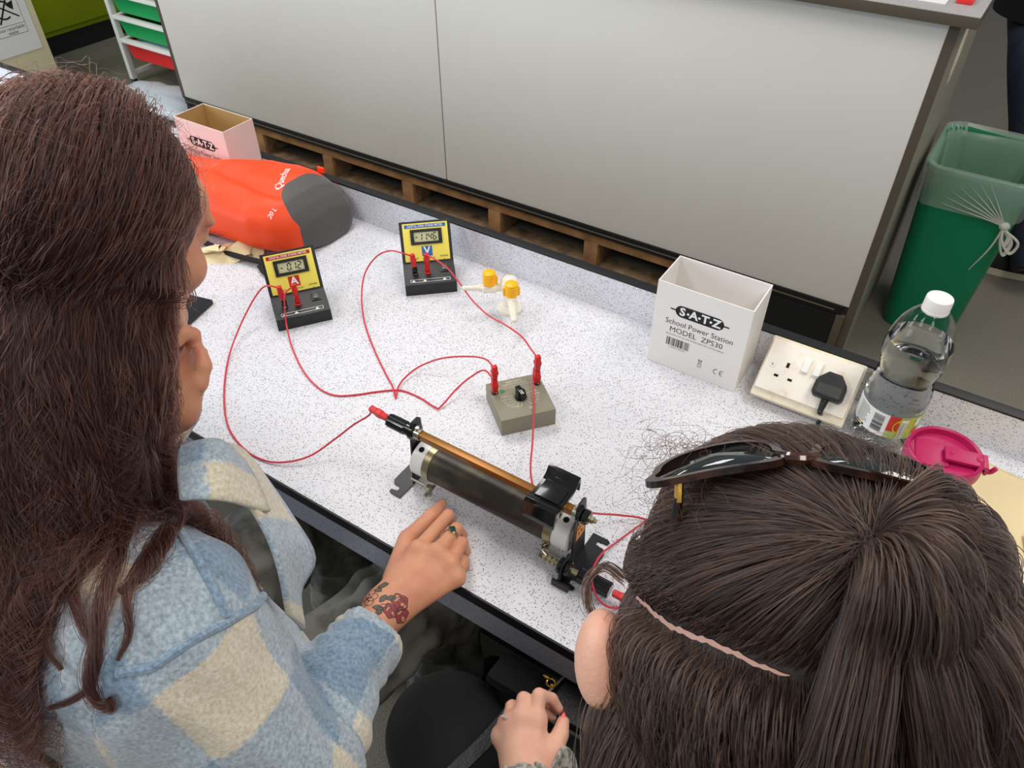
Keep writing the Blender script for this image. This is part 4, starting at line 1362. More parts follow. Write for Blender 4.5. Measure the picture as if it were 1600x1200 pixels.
# ------------------------------------------------------------------ gas tap
g0 = at(792, 487, T)
gt = thing('gas_tap', 'ivory twin gas tap with two yellow handles at the back of the bench', 'tap', (g0.x, g0.y + 0.010, T + 0.0004))
b = MB().lathe([(0.0, 0.0), (0.0245, 0.0), (0.0245, 0.006), (0.020, 0.009), (0.0135, 0.012), (0.0115, 0.024), (0.0125, 0.036), (0.0165, 0.046), (0.0190, 0.056), (0.0165, 0.068), (0.009, 0.074), (0.0, 0.075)], 36, cap=False)
b.build('pillar', MT['tap_body'], gt)
def arm(dirv, length, nozzle, hose, lab_):
    d = Vector(dirv).normalized()
    o_ = Vector((0, 0, 0.051))
    b = MB()
    b.cyl(o_ + d * 0.012, o_ + d * 0.026, 0.0075, n=18)
    b.cyl(o_ + d * 0.024, o_ + d * 0.052, 0.0105, n=22, bev=0.002)
    b.cyl(o_ + d * 0.051, o_ + d * 0.058, 0.0080, n=18)
    if hose:
        for i in range(5):
            s_ = 0.058 + i * 0.0065
            b.cyl(o_ + d * s_, o_ + d * (s_ + 0.0065), 0.0064 - 0.0003 * i, 0.0052 - 0.0003 * i, n=16)
    else:
        dn = (d + Vector((0, 0, -0.45))).normalized()
        q0 = o_ + d * 0.055
        b.cyl(q0, q0 + dn * 0.036, 0.0088, 0.0052, n=20)
    b.build('nozzle_arm', MT['tap_body'], gt)
    c = o_ + d * 0.038
    hmb = MB()
    vs, fs = [], []
    n = 36
    prof = [(0.0100, 0.008, 0), (0.0122, 0.010, 0)]
    z = 0.010
    for i in range(4):
        prof += [(0.0126, z + 0.001, 0), (0.0126, z + 0.0035, 0), (0.0114, z + 0.0042, 0), (0.0114, z + 0.0052, 0)]
        z += 0.0052
    prof += [(0.0124, z + 0.001, 0), (0.0118, z + 0.004, 0), (0.0095, z + 0.0052, 0), (0.0, z + 0.0054, 0)]
    hmb.lathe([(r_, zz_) for r_, zz_, _ in prof], n, Matrix.Translation(c), cap=False)
    side = Vector((-d.y, d.x, 0)) if not hose else d
    for sg_ in ((1, -1) if not hose else (-1,)):
        A = side * sg_
        Mh = basis((0, 0, 1), A, c)
        hmb.box((0.008, -0.0028, 0.009), (0.0158, 0.0028, 0.026), 0.001, Mh)
    hmb.build('handle', MT['tap_yellow'], gt, label=lab_)
arm((-0.82, -0.57, 0), 0, 0, True, 'yellow handle of the arm pointing at the voltmeter')
arm((0.62, -0.78, 0), 0, 0, False, 'yellow handle of the arm pointing at the taupe box')

# ------------------------------------------------------------------ phone
pa, pb, pc = at(332, 468, T + 0.010), at(306, 458, T + 0.010), at(288, 508, T + 0.010)
dx_ = (pc - pa).normalized()
ph = thing('mobile_phone', 'dark mobile phone lying flat on the bench beside the long haired person', 'phone', (pa.x, pa.y, T + 0.0005), math.atan2(dx_.y, dx_.x))
MB().box((0, -0.076, 0), (0.152, 0, 0.0095), 0.0022, seg=3).build('phone_case', MT['black_plastic'], ph)
MB().box((0.003, -0.073, 0.0094), (0.149, -0.003, 0.0101), 0.0003).build('screen', MT['phone'], ph)

# ------------------------------------------------------------------ orange backpack lying on its side
bp = thing('backpack', 'orange backpack with a charcoal base lying on the bench behind the ammeter', 'backpack', (0, 0, 0))
secs = [  # x, y front, y back, height, front bulge
    (-1.80, 0.90, 0.99, 0.045), (-1.70, 0.86, 1.005, 0.085), (-1.58, 0.845, 1.010, 0.115), (-1.46, 0.842, 1.012, 0.128), (-1.39, 0.848, 1.020, 0.132), (-1.33, 0.856, 1.085, 0.132), (-1.27, 0.862, 1.102, 0.130), (-1.22, 0.868, 1.102, 0.124), (-1.175, 0.885, 1.100, 0.108), (-1.152, 0.905, 1.096, 0.090), (-1.136, 0.935, 1.090, 0.066), (-1.127, 0.965, 1.075, 0.036), (-1.122, 0.99, 1.055, 0.012)]
xs = [s[0] for s in secs]
def sec_at(x):
    return [float(np.interp(x, xs, [s[k] for s in secs])) for k in (1, 2, 3)]
XA, XB = -1.80, -1.122
US = 80 / 109
def seam_x(y):                                       # where charcoal starts
    return float(np.interp(y, [0.86, 0.89, 0.92, 0.95, 0.98, 1.05, 1.10], [-1.134, -1.142, -1.168, -1.198, -1.212, -1.212, -1.195]))
def pack(u, v):
    # skewed so that the front leans towards the ammeter
    a = 2 * math.pi * v
    ym = 0.985 + 0.118 * math.copysign(abs(math.cos(a)) ** 0.75, math.cos(a))
    xs_ = seam_x(ym)
    x = XA + (xs_ - XA) * u / US if u <= US else xs_ + (XB - xs_) * (u - US) / (1 - US)
    y0, y1, h_ = sec_at(x)
    ca, sa = math.cos(a), math.sin(a)
    e = 0.75
    yy = (y0 + y1) / 2 + (y1 - y0) / 2 * math.copysign(abs(ca) ** e, ca)
    zz = h_ / 2 + h_ / 2 * math.copysign(abs(sa) ** (0.8 if sa > 0 else 0.5), sa)
    if sa > 0:
        zz += 0.006 * math.sin(30 * x + 12 * yy) * sa * (1 - abs(2 * u - 1)) + 0.004 * math.sin(60 * x - 30 * yy) * sa * (1 - u)
        # the fold of the side panel
        fold = math.exp(-((yy - (0.945 + 0.05 * (x + 1.3))) / 0.010) ** 2) * (1.0 if x < -1.22 else max(0, 1 - (x + 1.22) / 0.04))
        zz -= 0.016 * fold
    return Vector((x, yy, T + 0.0008 + max(0, zz)))
NU, NV = 110, 72
vs = [pack(i / (NU - 1), j / NV) for j in range(NV) for i in range(NU)]
fo, fg = [], []
for j in range(NV):
    for i in range(NU - 1):
        j2 = (j + 1) % NV
        q = (j * NU + i, j * NU + i + 1, j2 * NU + i + 1, j2 * NU + i)
        (fg if i >= 80 else fo).append(q)
cap_ = tuple(j * NU for j in range(NV))
fo.append(cap_)
fg.append(tuple(j * NU + NU - 1 for j in range(NV))[::-1])
def submesh(vs, fs):
    ids = sorted({i for f in fs for i in f})
    mp = {a: b for b, a in enumerate(ids)}
    return MB().add([vs[i] for i in ids], [[mp[i] for i in f] for f in fs])
submesh(vs, fo).build('orange_shell', MT['orange_fabric'], bp, angle=180)
submesh(vs, fg).build('charcoal_base', MT['grey_fabric'], bp, angle=180, label='charcoal grey base of the backpack')
tree = BVHTree.FromPolygons(vs, fo + fg)
def drape(mb, off=0.0006):
    """drop flat lettering on the cloth"""
    for i, v in enumerate(mb.v):
        h_ = tree.ray_cast(Vector((v.x, v.y, T + 0.4)), Vector((0, 0, -1)))
        if h_[0]:
            mb.v[i] = h_[0] + Vector((0, 0, off))
    return mb
lt = MB()
p0, p1 = at(434, 290, T + 0.128), at(449, 264, T + 0.128)
ang = math.atan2(p1.y - p0.y, p1.x - p0.x)
text('Quechua', 0.0215, Matrix.Translation(((p0.x + p1.x) / 2, (p0.y + p1.y) / 2, 0)) @ Matrix.Rotation(ang, 4, 'Z'), lt, 0.01)
drape(lt, 0.0012).build('brand_lettering', MT['ink_white'], bp, smooth=False)
lt = MB()
p0, p1 = at(414, 328, T + 0.115), at(432, 318, T + 0.115)
ang = math.atan2(p1.y - p0.y, p1.x - p0.x)
text('20 L', 0.012, Matrix.Translation(((p0.x + p1.x) / 2, (p0.y + p1.y) / 2, 0)) @ Matrix.Rotation(ang, 4, 'Z'), lt, 0.01)
drape(lt, 0.0012).build('volume_lettering', MT['ink_white'], bp, smooth=False)
st = MB()
st.tube(smooth_path([(-1.40, 0.845, T + 0.012), (-1.28, 0.842, T + 0.010), (-1.20, 0.85, T + 0.012), (-1.15, 0.868, T + 0.010), (-1.115, 0.90, T + 0.009)], 6), 0.0075, 8, flat=0.6)
st.tube(smooth_path([(-1.18, 0.846, T + 0.008), (-1.14, 0.832, T + 0.006), (-1.105, 0.85, T + 0.006), (-1.10, 0.885, T + 0.006)], 6), 0.0055, 8, flat=0.5)
st.build('shoulder_strap', MT['black_cloth'], bp, label='black strap under the front of the backpack')
tg = MB().box((-1.232, 1.096, T + 0.098), (-1.214, 1.102, T + 0.110), 0.001)
tg.build('pull_tab', MT['orange_fabric'], bp)

# cream canvas strap bundle in front of the backpack
st = thing('canvas_strap', 'folded cream canvas straps lying between the orange backpack and the ammeter', 'strap', (0, 0, 0))
def ribbon(mb, pts, w, thick=0.0018, n=8, up=(0, 0, 1)):
    P = smooth_path(pts, n)
    vs, fs = [], []
    for i, p in enumerate(P):
        t = (P[min(i + 1, len(P) - 1)] - P[max(i - 1, 0)]).normalized()
        s_ = t.cross(Vector(up))
        s_ = s_.normalized() if s_.length > 1e-4 else Vector((0, 1, 0))
        nn_ = s_.cross(t)
        for a, b in ((-1, 1), (1, 1), (1, -1), (-1, -1)):
            vs.append(p + s_ * (w / 2 * a) + nn_ * (thick / 2 * b))
    for i in range(len(P) - 1):
        for k in range(4):
            q = (k + 1) % 4
            fs.append((i * 4 + k, i * 4 + q, i * 4 + 4 + q, i * 4 + 4 + k))
    fs += [(0, 1, 2, 3), tuple((len(P) - 1) * 4 + k for k in (3, 2, 1, 0))]
    mb.add(vs, fs)
b = MB()
ribbon(b, [at(300, 400, T + 0.004), at(335, 404, T + 0.005), at(362, 400, T + 0.008), at(378, 388, T + 0.020), at(392, 386, T + 0.018), at(398, 395, T + 0.008), at(388, 397, T + 0.004)], 0.040, 0.002, up=(0.3, -0.4, 1))
b.build('wide_strap', MT['beige_cloth'], st)
b = MB()
for k in range(4):
    ribbon(b, [at(308 + 8 * k, 395 - 3 * k, T + 0.010 + 0.004 * k), at(330 + 5 * k, 388, T + 0.020 + 0.003 * k), at(350, 392 - 2 * k, T + 0.012), at(366, 384, T + 0.010)], 0.016, 0.002, up=(0.2, -0.3 * (k % 2), 1))
b.build('gathered_cloth', MT['beige_cloth'], st)

# ================================================================== PEOPLE : sculpting tools
def nv(*a):
    return np.array(a, dtype=np.float64)


class Field:
    """distance field on a grid, polygonised into one continuous skin"""
    def __init__(s, lo, hi, vx):
        s.lo, s.vx = np.array(lo, float), vx
        s.n = np.ceil((np.array(hi, float) - s.lo) / vx).astype(int) + 1
        s.a = np.full(s.n, 0.08, np.float32)

    def _sub(s, lo, hi):
        i0 = np.maximum(0, np.floor((lo - s.lo) / s.vx).astype(int))
        i1 = np.minimum(s.n, np.ceil((hi - s.lo) / s.vx).astype(int) + 1)
        if np.any(i1 <= i0):
            return None
        ax = [s.lo[k] + s.vx * np.arange(i0[k], i1[k]) for k in range(3)]
        X = np.stack(np.meshgrid(*ax, indexing='ij'), -1)
        return tuple(slice(a, b) for a, b in zip(i0, i1)), X

    def _mix(s, sl, d, k, cut):
        a = s.a[sl]
        d = d.astype(np.float32)
        if cut:
            h = np.clip(0.5 - 0.5 * (a + d) / k, 0, 1)
            s.a[sl] = a * (1 - h) - d * h + k * h * (1 - h)
        else:
            h = np.clip(0.5 + 0.5 * (a - d) / k, 0, 1)
            s.a[sl] = a * (1 - h) + d * h - k * h * (1 - h)

    def cone(s, p0, r0, p1, r1, k=0.01, cut=False, flat=None):
        p0, p1 = np.array(p0, float), np.array(p1, float)
        m_ = max(r0, r1) * (1 if flat is None else max(1, flat[1])) + k + 3 * s.vx + 0.01
        q = s._sub(np.minimum(p0, p1) - m_, np.maximum(p0, p1) + m_)
        if q is None:
            return s
        sl, X = q
        s._mix(sl, sd_cone(X, p0, r0, p1, r1, flat), k, cut)
        return s

    def chain(s, pts, k=0.01, flat=None):
        for (a, ra), (b, rb) in zip(pts[:-1], pts[1:]):
            s.cone(a, ra, b, rb, k, flat=flat)
        return s

    def ell(s, c, rad, M=None, k=0.01, cut=False):
        c = np.array(c, float)
        rad = np.array(rad, float)
        m_ = rad.max() + k + 0.01
        q = s._sub(c - m_, c + m_)
        if q is None:
            return s
        sl, X = q
        L = X - c
        if M is not None:
            L = L @ np.array(M)
        k0 = np.linalg.norm(L / rad, axis=-1)
        k1 = np.linalg.norm(L / rad ** 2, axis=-1) + 1e-9
        s._mix(sl, k0 * (k0 - 1) / k1, k, cut)
        return s

    def mesh(s):
        a = s.a
        nx, ny, nz = a.shape
        ins = a < 0
        cnt = np.zeros((nx - 1, ny - 1, nz - 1), np.uint8)
        for i in (0, 1):
            for j in (0, 1):
                for k in (0, 1):
                    cnt += ins[i:nx - 1 + i, j:ny - 1 + j, k:nz - 1 + k]
        act = np.argwhere((cnt > 0) & (cnt < 8))
        idx = np.full(cnt.shape, -1, np.int64)
        idx[tuple(act.T)] = np.arange(len(act))
        acc = np.zeros((len(act), 3))
        w_ = np.zeros(len(act))
        cor = [(i, j, k) for i in (0, 1) for j in (0, 1) for k in (0, 1)]
        val = {c: a[act[:, 0] + c[0], act[:, 1] + c[1], act[:, 2] + c[2]] for c in cor}
        for c in cor:
            for ax in range(3):
                if c[ax] == 0:
                    d = list(c)
                    d[ax] = 1
                    d = tuple(d)
                    va, vb = val[c], val[d]
                    m_ = (va < 0) != (vb < 0)
                    t = np.where(m_, va / np.where(np.abs(va - vb) < 1e-12, 1, va - vb), 0)
                    p = np.array(c, float)[None, :].repeat(len(act), 0)
                    p[:, ax] += t
                    acc[m_] += p[m_]
                    w_[m_] += 1
        P = (act + acc / np.maximum(w_, 1)[:, None]) * s.vx + s.lo
        faces = []
        for ax in range(3):
            b, c = [(1, 2), (2, 0), (0, 1)][ax]
            s0 = [slice(None)] * 3
            s1 = [slice(None)] * 3
            s0[ax], s1[ax] = slice(0, -1), slice(1, None)
            A, B = ins[tuple(s0)], ins[tuple(s1)]
            for flip, msk in ((False, A & ~B), (True, ~A & B)):
                e = np.argwhere(msk)
                e = e[(e[:, b] > 0) & (e[:, c] > 0) & (e[:, b] < a.shape[b] - 1) & (e[:, c] < a.shape[c] - 1)]
                if not len(e):
                    continue
                def at_(db, dc):
                    q = e.copy()
                    q[:, b] += db
                    q[:, c] += dc
                    return idx[q[:, 0], q[:, 1], q[:, 2]]
                f = np.stack([at_(-1, -1), at_(0, -1), at_(0, 0), at_(-1, 0)], 1)
                if flip:
                    f = f[:, ::-1]
                faces.append(f)
        return P, np.concatenate(faces)


def sd_cone(X, p0, r0, p1, r1, flat=None):
    p0, p1 = np.array(p0, float), np.array(p1, float)
    d = p1 - p0
    L2 = max((d * d).sum(), 1e-12)
    V = X - p0
    t = np.clip((V @ d) / L2, 0, 1)
    W_ = V - t[..., None] * d
    if flat is not None:                      # (axis, stretch): wider along axis
        ax = np.array(flat[0], float)
        ax /= np.linalg.norm(ax)
        c = W_ @ ax
        W_ = W_ - ax * (c * (1 - 1 / flat[1]))[..., None]
    return np.linalg.norm(W_, axis=-1) - (r0 + (r1 - r0) * t)


def mesh_obj(name, P, F_, mat_, parent=None, label=None, relax=2):
    if relax:
        e = np.concatenate([F_[:, [0, 1]], F_[:, [1, 2]], F_[:, [2, 3]], F_[:, [3, 0]]])
        for _ in range(relax):
            s_ = np.zeros_like(P)
            c_ = np.zeros(len(P))
            np.add.at(s_, e[:, 0], P[e[:, 1]])
            np.add.at(s_, e[:, 1], P[e[:, 0]])
            np.add.at(c_, e[:, 0], 1)
            np.add.at(c_, e[:, 1], 1)
            P = P * 0.5 + 0.5 * s_ / np.maximum(c_, 1)[:, None]
    me = bpy.data.meshes.new(name)
    me.vertices.add(len(P))
    me.vertices.foreach_set('co', P.astype(np.float32).ravel())
    me.loops.add(len(F_) * 4)
    me.loops.foreach_set('vertex_index', F_.astype(np.int32).ravel())
    me.polygons.add(len(F_))
    me.polygons.foreach_set('loop_start', np.arange(0, len(F_) * 4, 4, dtype=np.int32))
    me.polygons.foreach_set('use_smooth', np.ones(len(F_), bool))
    me.update(calc_edges=True)
    me.materials.append(mat_)
    o = bpy.data.objects.new(name, me)
    COL.objects.link(o)
    if parent:
        o.parent = parent
    if label:
        o['label'] = label
    return o, P


def attr(o, name, vals):
    a = o.data.attributes.new(name, 'FLOAT', 'POINT')
    a.data.foreach_set('value', np.asarray(vals, np.float32))


def normals(P, F_):
    n = np.cross(P[F_[:, 2]] - P[F_[:, 0]], P[F_[:, 3]] - P[F_[:, 1]])
    N = np.zeros_like(P)
    for k in range(4):
        np.add.at(N, F_[:, k], n)
    return N / np.maximum(np.linalg.norm(N, axis=1), 1e-12)[:, None]


def bvh(P, F_):
    return BVHTree.FromPolygons([tuple(p) for p in P], [tuple(int(i) for i in f) for f in F_])


def V3(v):
    return np.array((v[0], v[1], v[2]), float)


def hand(fd, W_, mcp, pip, dip, tip, thumb, r=0.0088, wr=0.024, fore=None, up=(0, 0, 1)):
    """wrist, four knuckle rows (index to little), thumb joints; all world points"""
    up = np.array(up, float)
    mid = sum(mcp) / 4
    # metacarpals
    for i, q in enumerate(mcp):
        off = (q - mid) * 0.45
        fd.cone(W_ + off * 0.75, 0.0150, q - up * 0.003, 0.0120 - 0.0007 * i, k=0.014)
    fd.cone((W_ + mid) / 2 - up * 0.008, 0.019, mid - up * 0.010, 0.013, k=0.015)
    # knuckles
    for i, q in enumerate(mcp):
        fd.ell(q + up * 0.0015, (0.0105, 0.0105, 0.0100), k=0.010)
    for i in range(4):
        s_ = (1.0, 1.03, 0.97, 0.85)[i]
        fd.cone(mcp[i], r * 1.12 * s_, pip[i], r * 0.98 * s_, k=0.0030)
        fd.cone(pip[i], r * 0.99 * s_, dip[i], r * 0.86 * s_, k=0.0022)
        fd.cone(dip[i], r * 0.87 * s_, tip[i], r * 0.72 * s_, k=0.0022)
    c, m_, i_, t_ = thumb
    fd.cone(c, 0.0165, m_, 0.0125, k=0.014)
    fd.cone(m_, 0.0115, i_, 0.0100, k=0.0035)
    fd.cone(i_, 0.0103, t_, 0.0078, k=0.0030)
    if fore is not None:
        fd.cone(W_, wr, fore, wr * 1.45, k=0.012, flat=None)
    fd.cone(W_, wr * 0.98, (W_ * 0.6 + mid * 0.4), 0.020, k=0.016)


# ------------------------------------------------------------------ hair tools
def lockwave(S, rng, amp, lam, nlock, lock, grow, frizz):
    """sideways waves shared by the strands of a lock; S = (n_strands, n_points) arc length"""
    ph = rng.uniform(0, 6.28, (nlock, 4))
    lm = lam * rng.uniform(0.7, 1.35, (nlock, 2))
    am = amp * rng.uniform(0.5, 1.5, nlock)
    g = np.clip((S - grow[0]) / (grow[1] - grow[0]), 0, 1) ** 1.2
    a = am[lock][:, None] * g
    p1, p2 = ph[lock, 0][:, None], ph[lock, 1][:, None]
    x = a * np.sin(2 * np.pi * S / lm[lock, 0][:, None] + p1)
    y = a * np.cos(2 * np.pi * S / lm[lock, 1][:, None] + p2)
    n = len(S)
    fx = frizz * rng.uniform(0.2, 1.0, (n, 1)) * np.sin(2 * np.pi * S / (0.03 * rng.uniform(0.6, 2.0, (n, 1))) + rng.uniform(0, 6.28, (n, 1))) * (0.25 + g)
    fy = frizz * rng.uniform(0.2, 1.0, (n, 1)) * np.cos(2 * np.pi * S / (0.035 * rng.uniform(0.6, 2.0, (n, 1))) + rng.uniform(0, 6.28, (n, 1))) * (0.25 + g)
    return x + fx, y + fy


def simulate(P0, V0, L, n, g, collide, rng, keep=None, noise=0.0, hugk=0.45, G=(0, 0, -1.0)):
    """grow strands under gravity over the colliders"""
    N = len(P0)
    ds = (L / (n - 1))[:, None]
    P = P0.copy()
    V = V0 / np.linalg.norm(V0, axis=1)[:, None]
    out = [P.copy()]
    G = np.array(G, float)
    G = G / np.linalg.norm(G)
    for i in range(n - 1):
        gi = g if np.isscalar(g) else g[i]
        V = V * (1 - gi) + G * gi + rng.normal(0, 1, (N, 3)) * noise
        V /= np.linalg.norm(V, axis=1)[:, None] + 1e-9
        Q = P + V * ds
        for _ in range(2):
            d, nrm = collide(Q)
            push = np.clip(-d, 0, None)[:, None]
            Q = Q + nrm * push
        d, nrm = collide(Q)
        hug = np.where((d < 0.05) & (nrm[:, 2] > -0.15), np.clip(d, 0, 0.03), 0)[:, None] * hugk
        Q = Q - nrm * hug
        V2 = Q - P
        l = np.linalg.norm(V2, axis=1)[:, None] + 1e-9
        V = V2 / l
        P = P + V * ds
        d, nrm = collide(P)
        P = P + nrm * np.clip(-d, 0, None)[:, None]
        out.append(P.copy())
    return np.stack(out, 1)


def strands(name, PTS, r0, r1, mat_, parent, label=None):
    N, n, _ = PTS.shape
    hc = bpy.data.hair_curves.new(name)
    hc.add_curves([n] * N)
    hc.points.foreach_set('position', PTS.astype(np.float32).ravel())
    t = np.linspace(0, 1, n)
    rad = (r0 * (1 - t ** 2.0) + r1 * t ** 2.0)[None, :].repeat(N, 0)
    hc.points.foreach_set('radius', rad.astype(np.float32).ravel())
    hc.materials.append(mat_)
    o = bpy.data.objects.new(name, hc)
    COL.objects.link(o)
    o.parent = parent
    if label:
        o['label'] = label
    return o


def hair_mat(name, c1, c2, rough=0.34, spec=0.5):
    m_ = bpy.data.materials.new(name)
    m_.use_nodes = True
    nt = m_.node_tree
    p = nt.nodes['Principled BSDF']
    nt.nodes.remove(p)
    h = nt.nodes.new('ShaderNodeBsdfHairPrincipled')
    h.parametrization = 'COLOR'
    h.inputs['Roughness'].default_value = rough
    h.inputs['Radial Roughness'].default_value = 0.5
    h.inputs['IOR'].default_value = 1.5
    inf = nt.nodes.new('ShaderNodeHairInfo')
    rp = nt.nodes.new('ShaderNodeValToRGB')
    rp.color_ramp.elements[0].color = c1
    rp.color_ramp.elements[1].color = c2
    rp.color_ramp.elements[0].position = 0.35
    nt.links.new(inf.outputs['Random'], rp.inputs['Fac'])
    nt.links.new(rp.outputs['Color'], h.inputs['Color'])
    nt.links.new(h.outputs[0], nt.nodes['Material Output'].inputs['Surface'])
    return m_


def skin_mat(name, base, red):
    m_ = mat(name, base, 0.46, bump=(420, 0.25), sss=0.12, vary=(26, red, 0.42, 0.72))
    return m_


MT['skin'] = skin_mat('tanned_skin', srgb(214, 152, 118), srgb(206, 134, 108))
MT['skin_pink'] = skin_mat('fair_skin', srgb(230, 178, 152), srgb(224, 158, 138))
MT['nail'] = mat('fingernail', srgb(222, 168, 146), 0.25)
MT['nail_pink'] = mat('coral_pink_nail', srgb(244, 106, 104), 0.2)
MT['hair_l'] = hair_mat('dark_auburn_hair', srgb(30, 16, 13), srgb(88, 46, 36), 0.36)
MT['hair_r'] = hair_mat('dark_brown_hair', srgb(22, 14, 11), srgb(84, 58, 46), 0.40)
MT['hair_base_l'] = mat('hair_mass_auburn', srgb(44, 28, 26), 0.6, bump=(90, 0.6))
MT['hair_base_r'] = mat('hair_mass_brown', srgb(38, 29, 26), 0.6, bump=(90, 0.6))


def head_shape(fd, H, HM, k=0.01, ear=(0.0, 1.0)):
    """HM columns: right, forward, up"""
    HM = np.array(HM, float)
    w = lambda x, y, z: H + HM @ np.array((x, y, z), float)
    E_ = lambda c, r, kk=0.012, cut=False: fd.ell(w(*c), r, HM, kk, cut)
    E_((0, -0.012, 0.028), (0.073, 0.092, 0.083))
    E_((0, 0.030, -0.030), (0.058, 0.055, 0.080), 0.02)
    E_((0, 0.070, 0.030), (0.048, 0.022, 0.034), 0.02)
    for s_ in (-1, 1):
        E_((s_ * 0.034, 0.060, -0.028), (0.026, 0.024, 0.024), 0.014)
        fd.cone(w(s_ * 0.056, 0.012, -0.055), 0.018, w(s_ * 0.014, 0.078, -0.090), 0.014, 0.016)
        E_((s_ * 0.031, 0.094, 0.004), (0.016, 0.010, 0.010), 0.006, True)
        E_((s_ * 0.031, 0.079, 0.003), (0.0125, 0.0125, 0.0125), 0.002)
        fd.cone(w(s_ * 0.014, 0.091, 0.018), 0.0055, w(s_ * 0.046, 0.080, 0.018), 0.0055, 0.008)
        # ear : rim, lobe, hollow
        EM = w(s_ * 0.079, -0.008, -0.006)
        eo, es = ear
        fd.cone(w(s_ * 0.070, 0.004, -0.004), 0.014, w(s_ * (0.078 + eo * 0.6), -0.006, -0.002), 0.010, 0.006)
        E_((s_ * (0.079 + eo), -0.010 - eo * 0.5, -0.002), (0.008 + eo * 0.35, 0.019, 0.032 * es), 0.004)
        E_((s_ * (0.087 + eo * 1.2), -0.002 + eo * 0.2, 0.000), (0.0055 + eo * 0.2, 0.0105, 0.021 * es), 0.004, True)
        E_((s_ * (0.077 + eo * 0.8), 0.000 - eo * 0.3, -0.028 * es), (0.006 + eo * 0.3, 0.009, 0.010), 0.005)
        E_((s_ * 0.0125, 0.100, -0.030), (0.0075, 0.0080, 0.0065), 0.005)
    fd.cone(w(0, 0.092, 0.010), 0.0065, w(0, 0.112, -0.026), 0.0100, 0.007)
    E_((0, 0.086, -0.082), (0.020, 0.014, 0.014), 0.012)
    E_((0, 0.092, -0.051), (0.0215, 0.0085, 0.0045), 0.004)
    E_((0, 0.091, -0.061), (0.0190, 0.0085, 0.0055), 0.004)
    E_((0, 0.103, -0.0555), (0.018, 0.006, 0.0016), 0.002, True)
    return w

# ================================================================== LONG HAIRED PERSON
def unit(v):
    v = np.array(v, float)
    return v / np.linalg.norm(v)


pl_ = thing('person', 'person with long auburn hair and blue and cream checked jacket, fist on the bench', 'person', (0, 0, 0))
H = V3(ad(161, 356, 0.80))
hf = unit((-0.12, 0.86, -0.50))
hr = unit(np.cross(hf, (0, 0, 1)))
hu = np.cross(hr, hf)
HM = np.stack([hr, hf, hu], 1)
Sr, Sl = nv(-0.475, 0.135, 1.12), nv(-0.80, 0.17, 1.13)
Er = nv(-0.385, 0.135, 0.915)
Wr = V3(at(603, 952, T + 0.034))
fd = Field((-1.0, -0.12, 0.58), (-0.30, 0.66, 1.58), 0.0027)
w = head_shape(fd, H, HM)
Nb = nv(-0.635, 0.165, 1.175)
fd.cone(w(0, -0.025, -0.06), 0.054, Nb, 0.062, 0.02)
fd.cone(Sl, 0.055, Sr, 0.055, 0.03)
fd.ell((-0.635, 0.125, 1.02), (0.165, 0.10, 0.17), k=0.03)
fd.cone((-0.635, 0.12, 0.95), 0.125, (-0.63, 0.08, 0.72), 0.135, 0.03)
fd.cone(Sr, 0.050, Er, 0.042, 0.02)
fd.cone(Er, 0.040, Wr, 0.0245, 0.012)
# left arm, elbow on the bench, hand at the chin
El = V3(at(150, 640, T + 0.062))
Wl = V3(ad(268, 636, 0.875))
fd.cone(Sl, 0.050, El, 0.040, 0.02)
fd.cone(El, 0.038, Wl, 0.025, 0.012)
# right hand : fist resting on the bench
pz_ = lambda x, y, z: V3(at(x, y, T + z))
mcpR = [pz_(653, 858, 0.050), pz_(683, 862, 0.052), pz_(703, 880, 0.044), pz_(714, 902, 0.033)]
pipR = [pz_(700, 805, 0.040), pz_(713, 826, 0.042), pz_(722, 848, 0.036), pz_(725, 876, 0.026)]
dipR = [pz_(705, 812, 0.016), pz_(722, 836, 0.018), pz_(727, 862, 0.014), pz_(727, 886, 0.011)]
tipR = [pz_(690, 838, 0.009), pz_(704, 858, 0.010), pz_(710, 878, 0.009), pz_(712, 898, 0.0085)]
thR = [pz_(618, 902, 0.030), pz_(636, 842, 0.030), pz_(674, 806, 0.026), pz_(690, 789, 0.020)]
hand(fd, Wr, mcpR, pipR, dipR, tipR, thR, fore=None)
# left hand : loosely closed at the chin
q = lambda x, y, d: V3(ad(x, y, d))
mcpL = [q(304, 556, .872), q(296, 552, .890), q(284, 552, .905), q(272, 556, .915)]
pipL = [q(300, 524, .862), q(291, 520, .880), q(280, 522, .897), q(268, 528, .91)]
dipL = [q(284, 522, .850), q(274, 520, .866), q(263, 524, .884), q(256, 532, .90)]
tipL = [q(276, 536, .846), q(266, 534, .862), q(256, 538, .88), q(250, 546, .895)]
thL = [q(288, 606, .862), q(306, 596, .858), q(315, 572, .856), q(313, 552, .856)]
hand(fd, Wl, mcpL, pipL, dipL, tipL, thL, up=(0.5, 0.5, 0.2))
P, F_ = fd.mesh()
bodyL, P = mesh_obj('body', P, F_, MT['skin'], pl_, relax=1)
treeL = bvh(P, F_)

# nails of the fist and a few lashes
def nail(o, tip, dip, up, r, m_, parent, L=0.011, wd=0.0052, point=0.0):
    d = unit(tip - dip)
    up = unit(np.array(up) - d * np.dot(up, d))
    sd = np.cross(d, up)
    c = tip + up * (r * 0.80) - d * 0.002
    mb = MB()
    def f(u, v):
        a = (u - 0.5) * 2
        b = v
        wv = wd * (1 - 0.25 * (1 - b) ** 2) * (1 - point * b ** 2) * (1 - 0.5 * max(0, b - 0.8) / 0.2)
        return Vector(c + d * (b * L - L * 0.35) + sd * (a * wv) + up * (-(a ** 2) * 0.0017 - 0.0012 * b ** 2 + 0.0004))
    mb.grid(7, 7, f)
    return mb.build(o, m_, parent, solid=0.0005, angle=180)


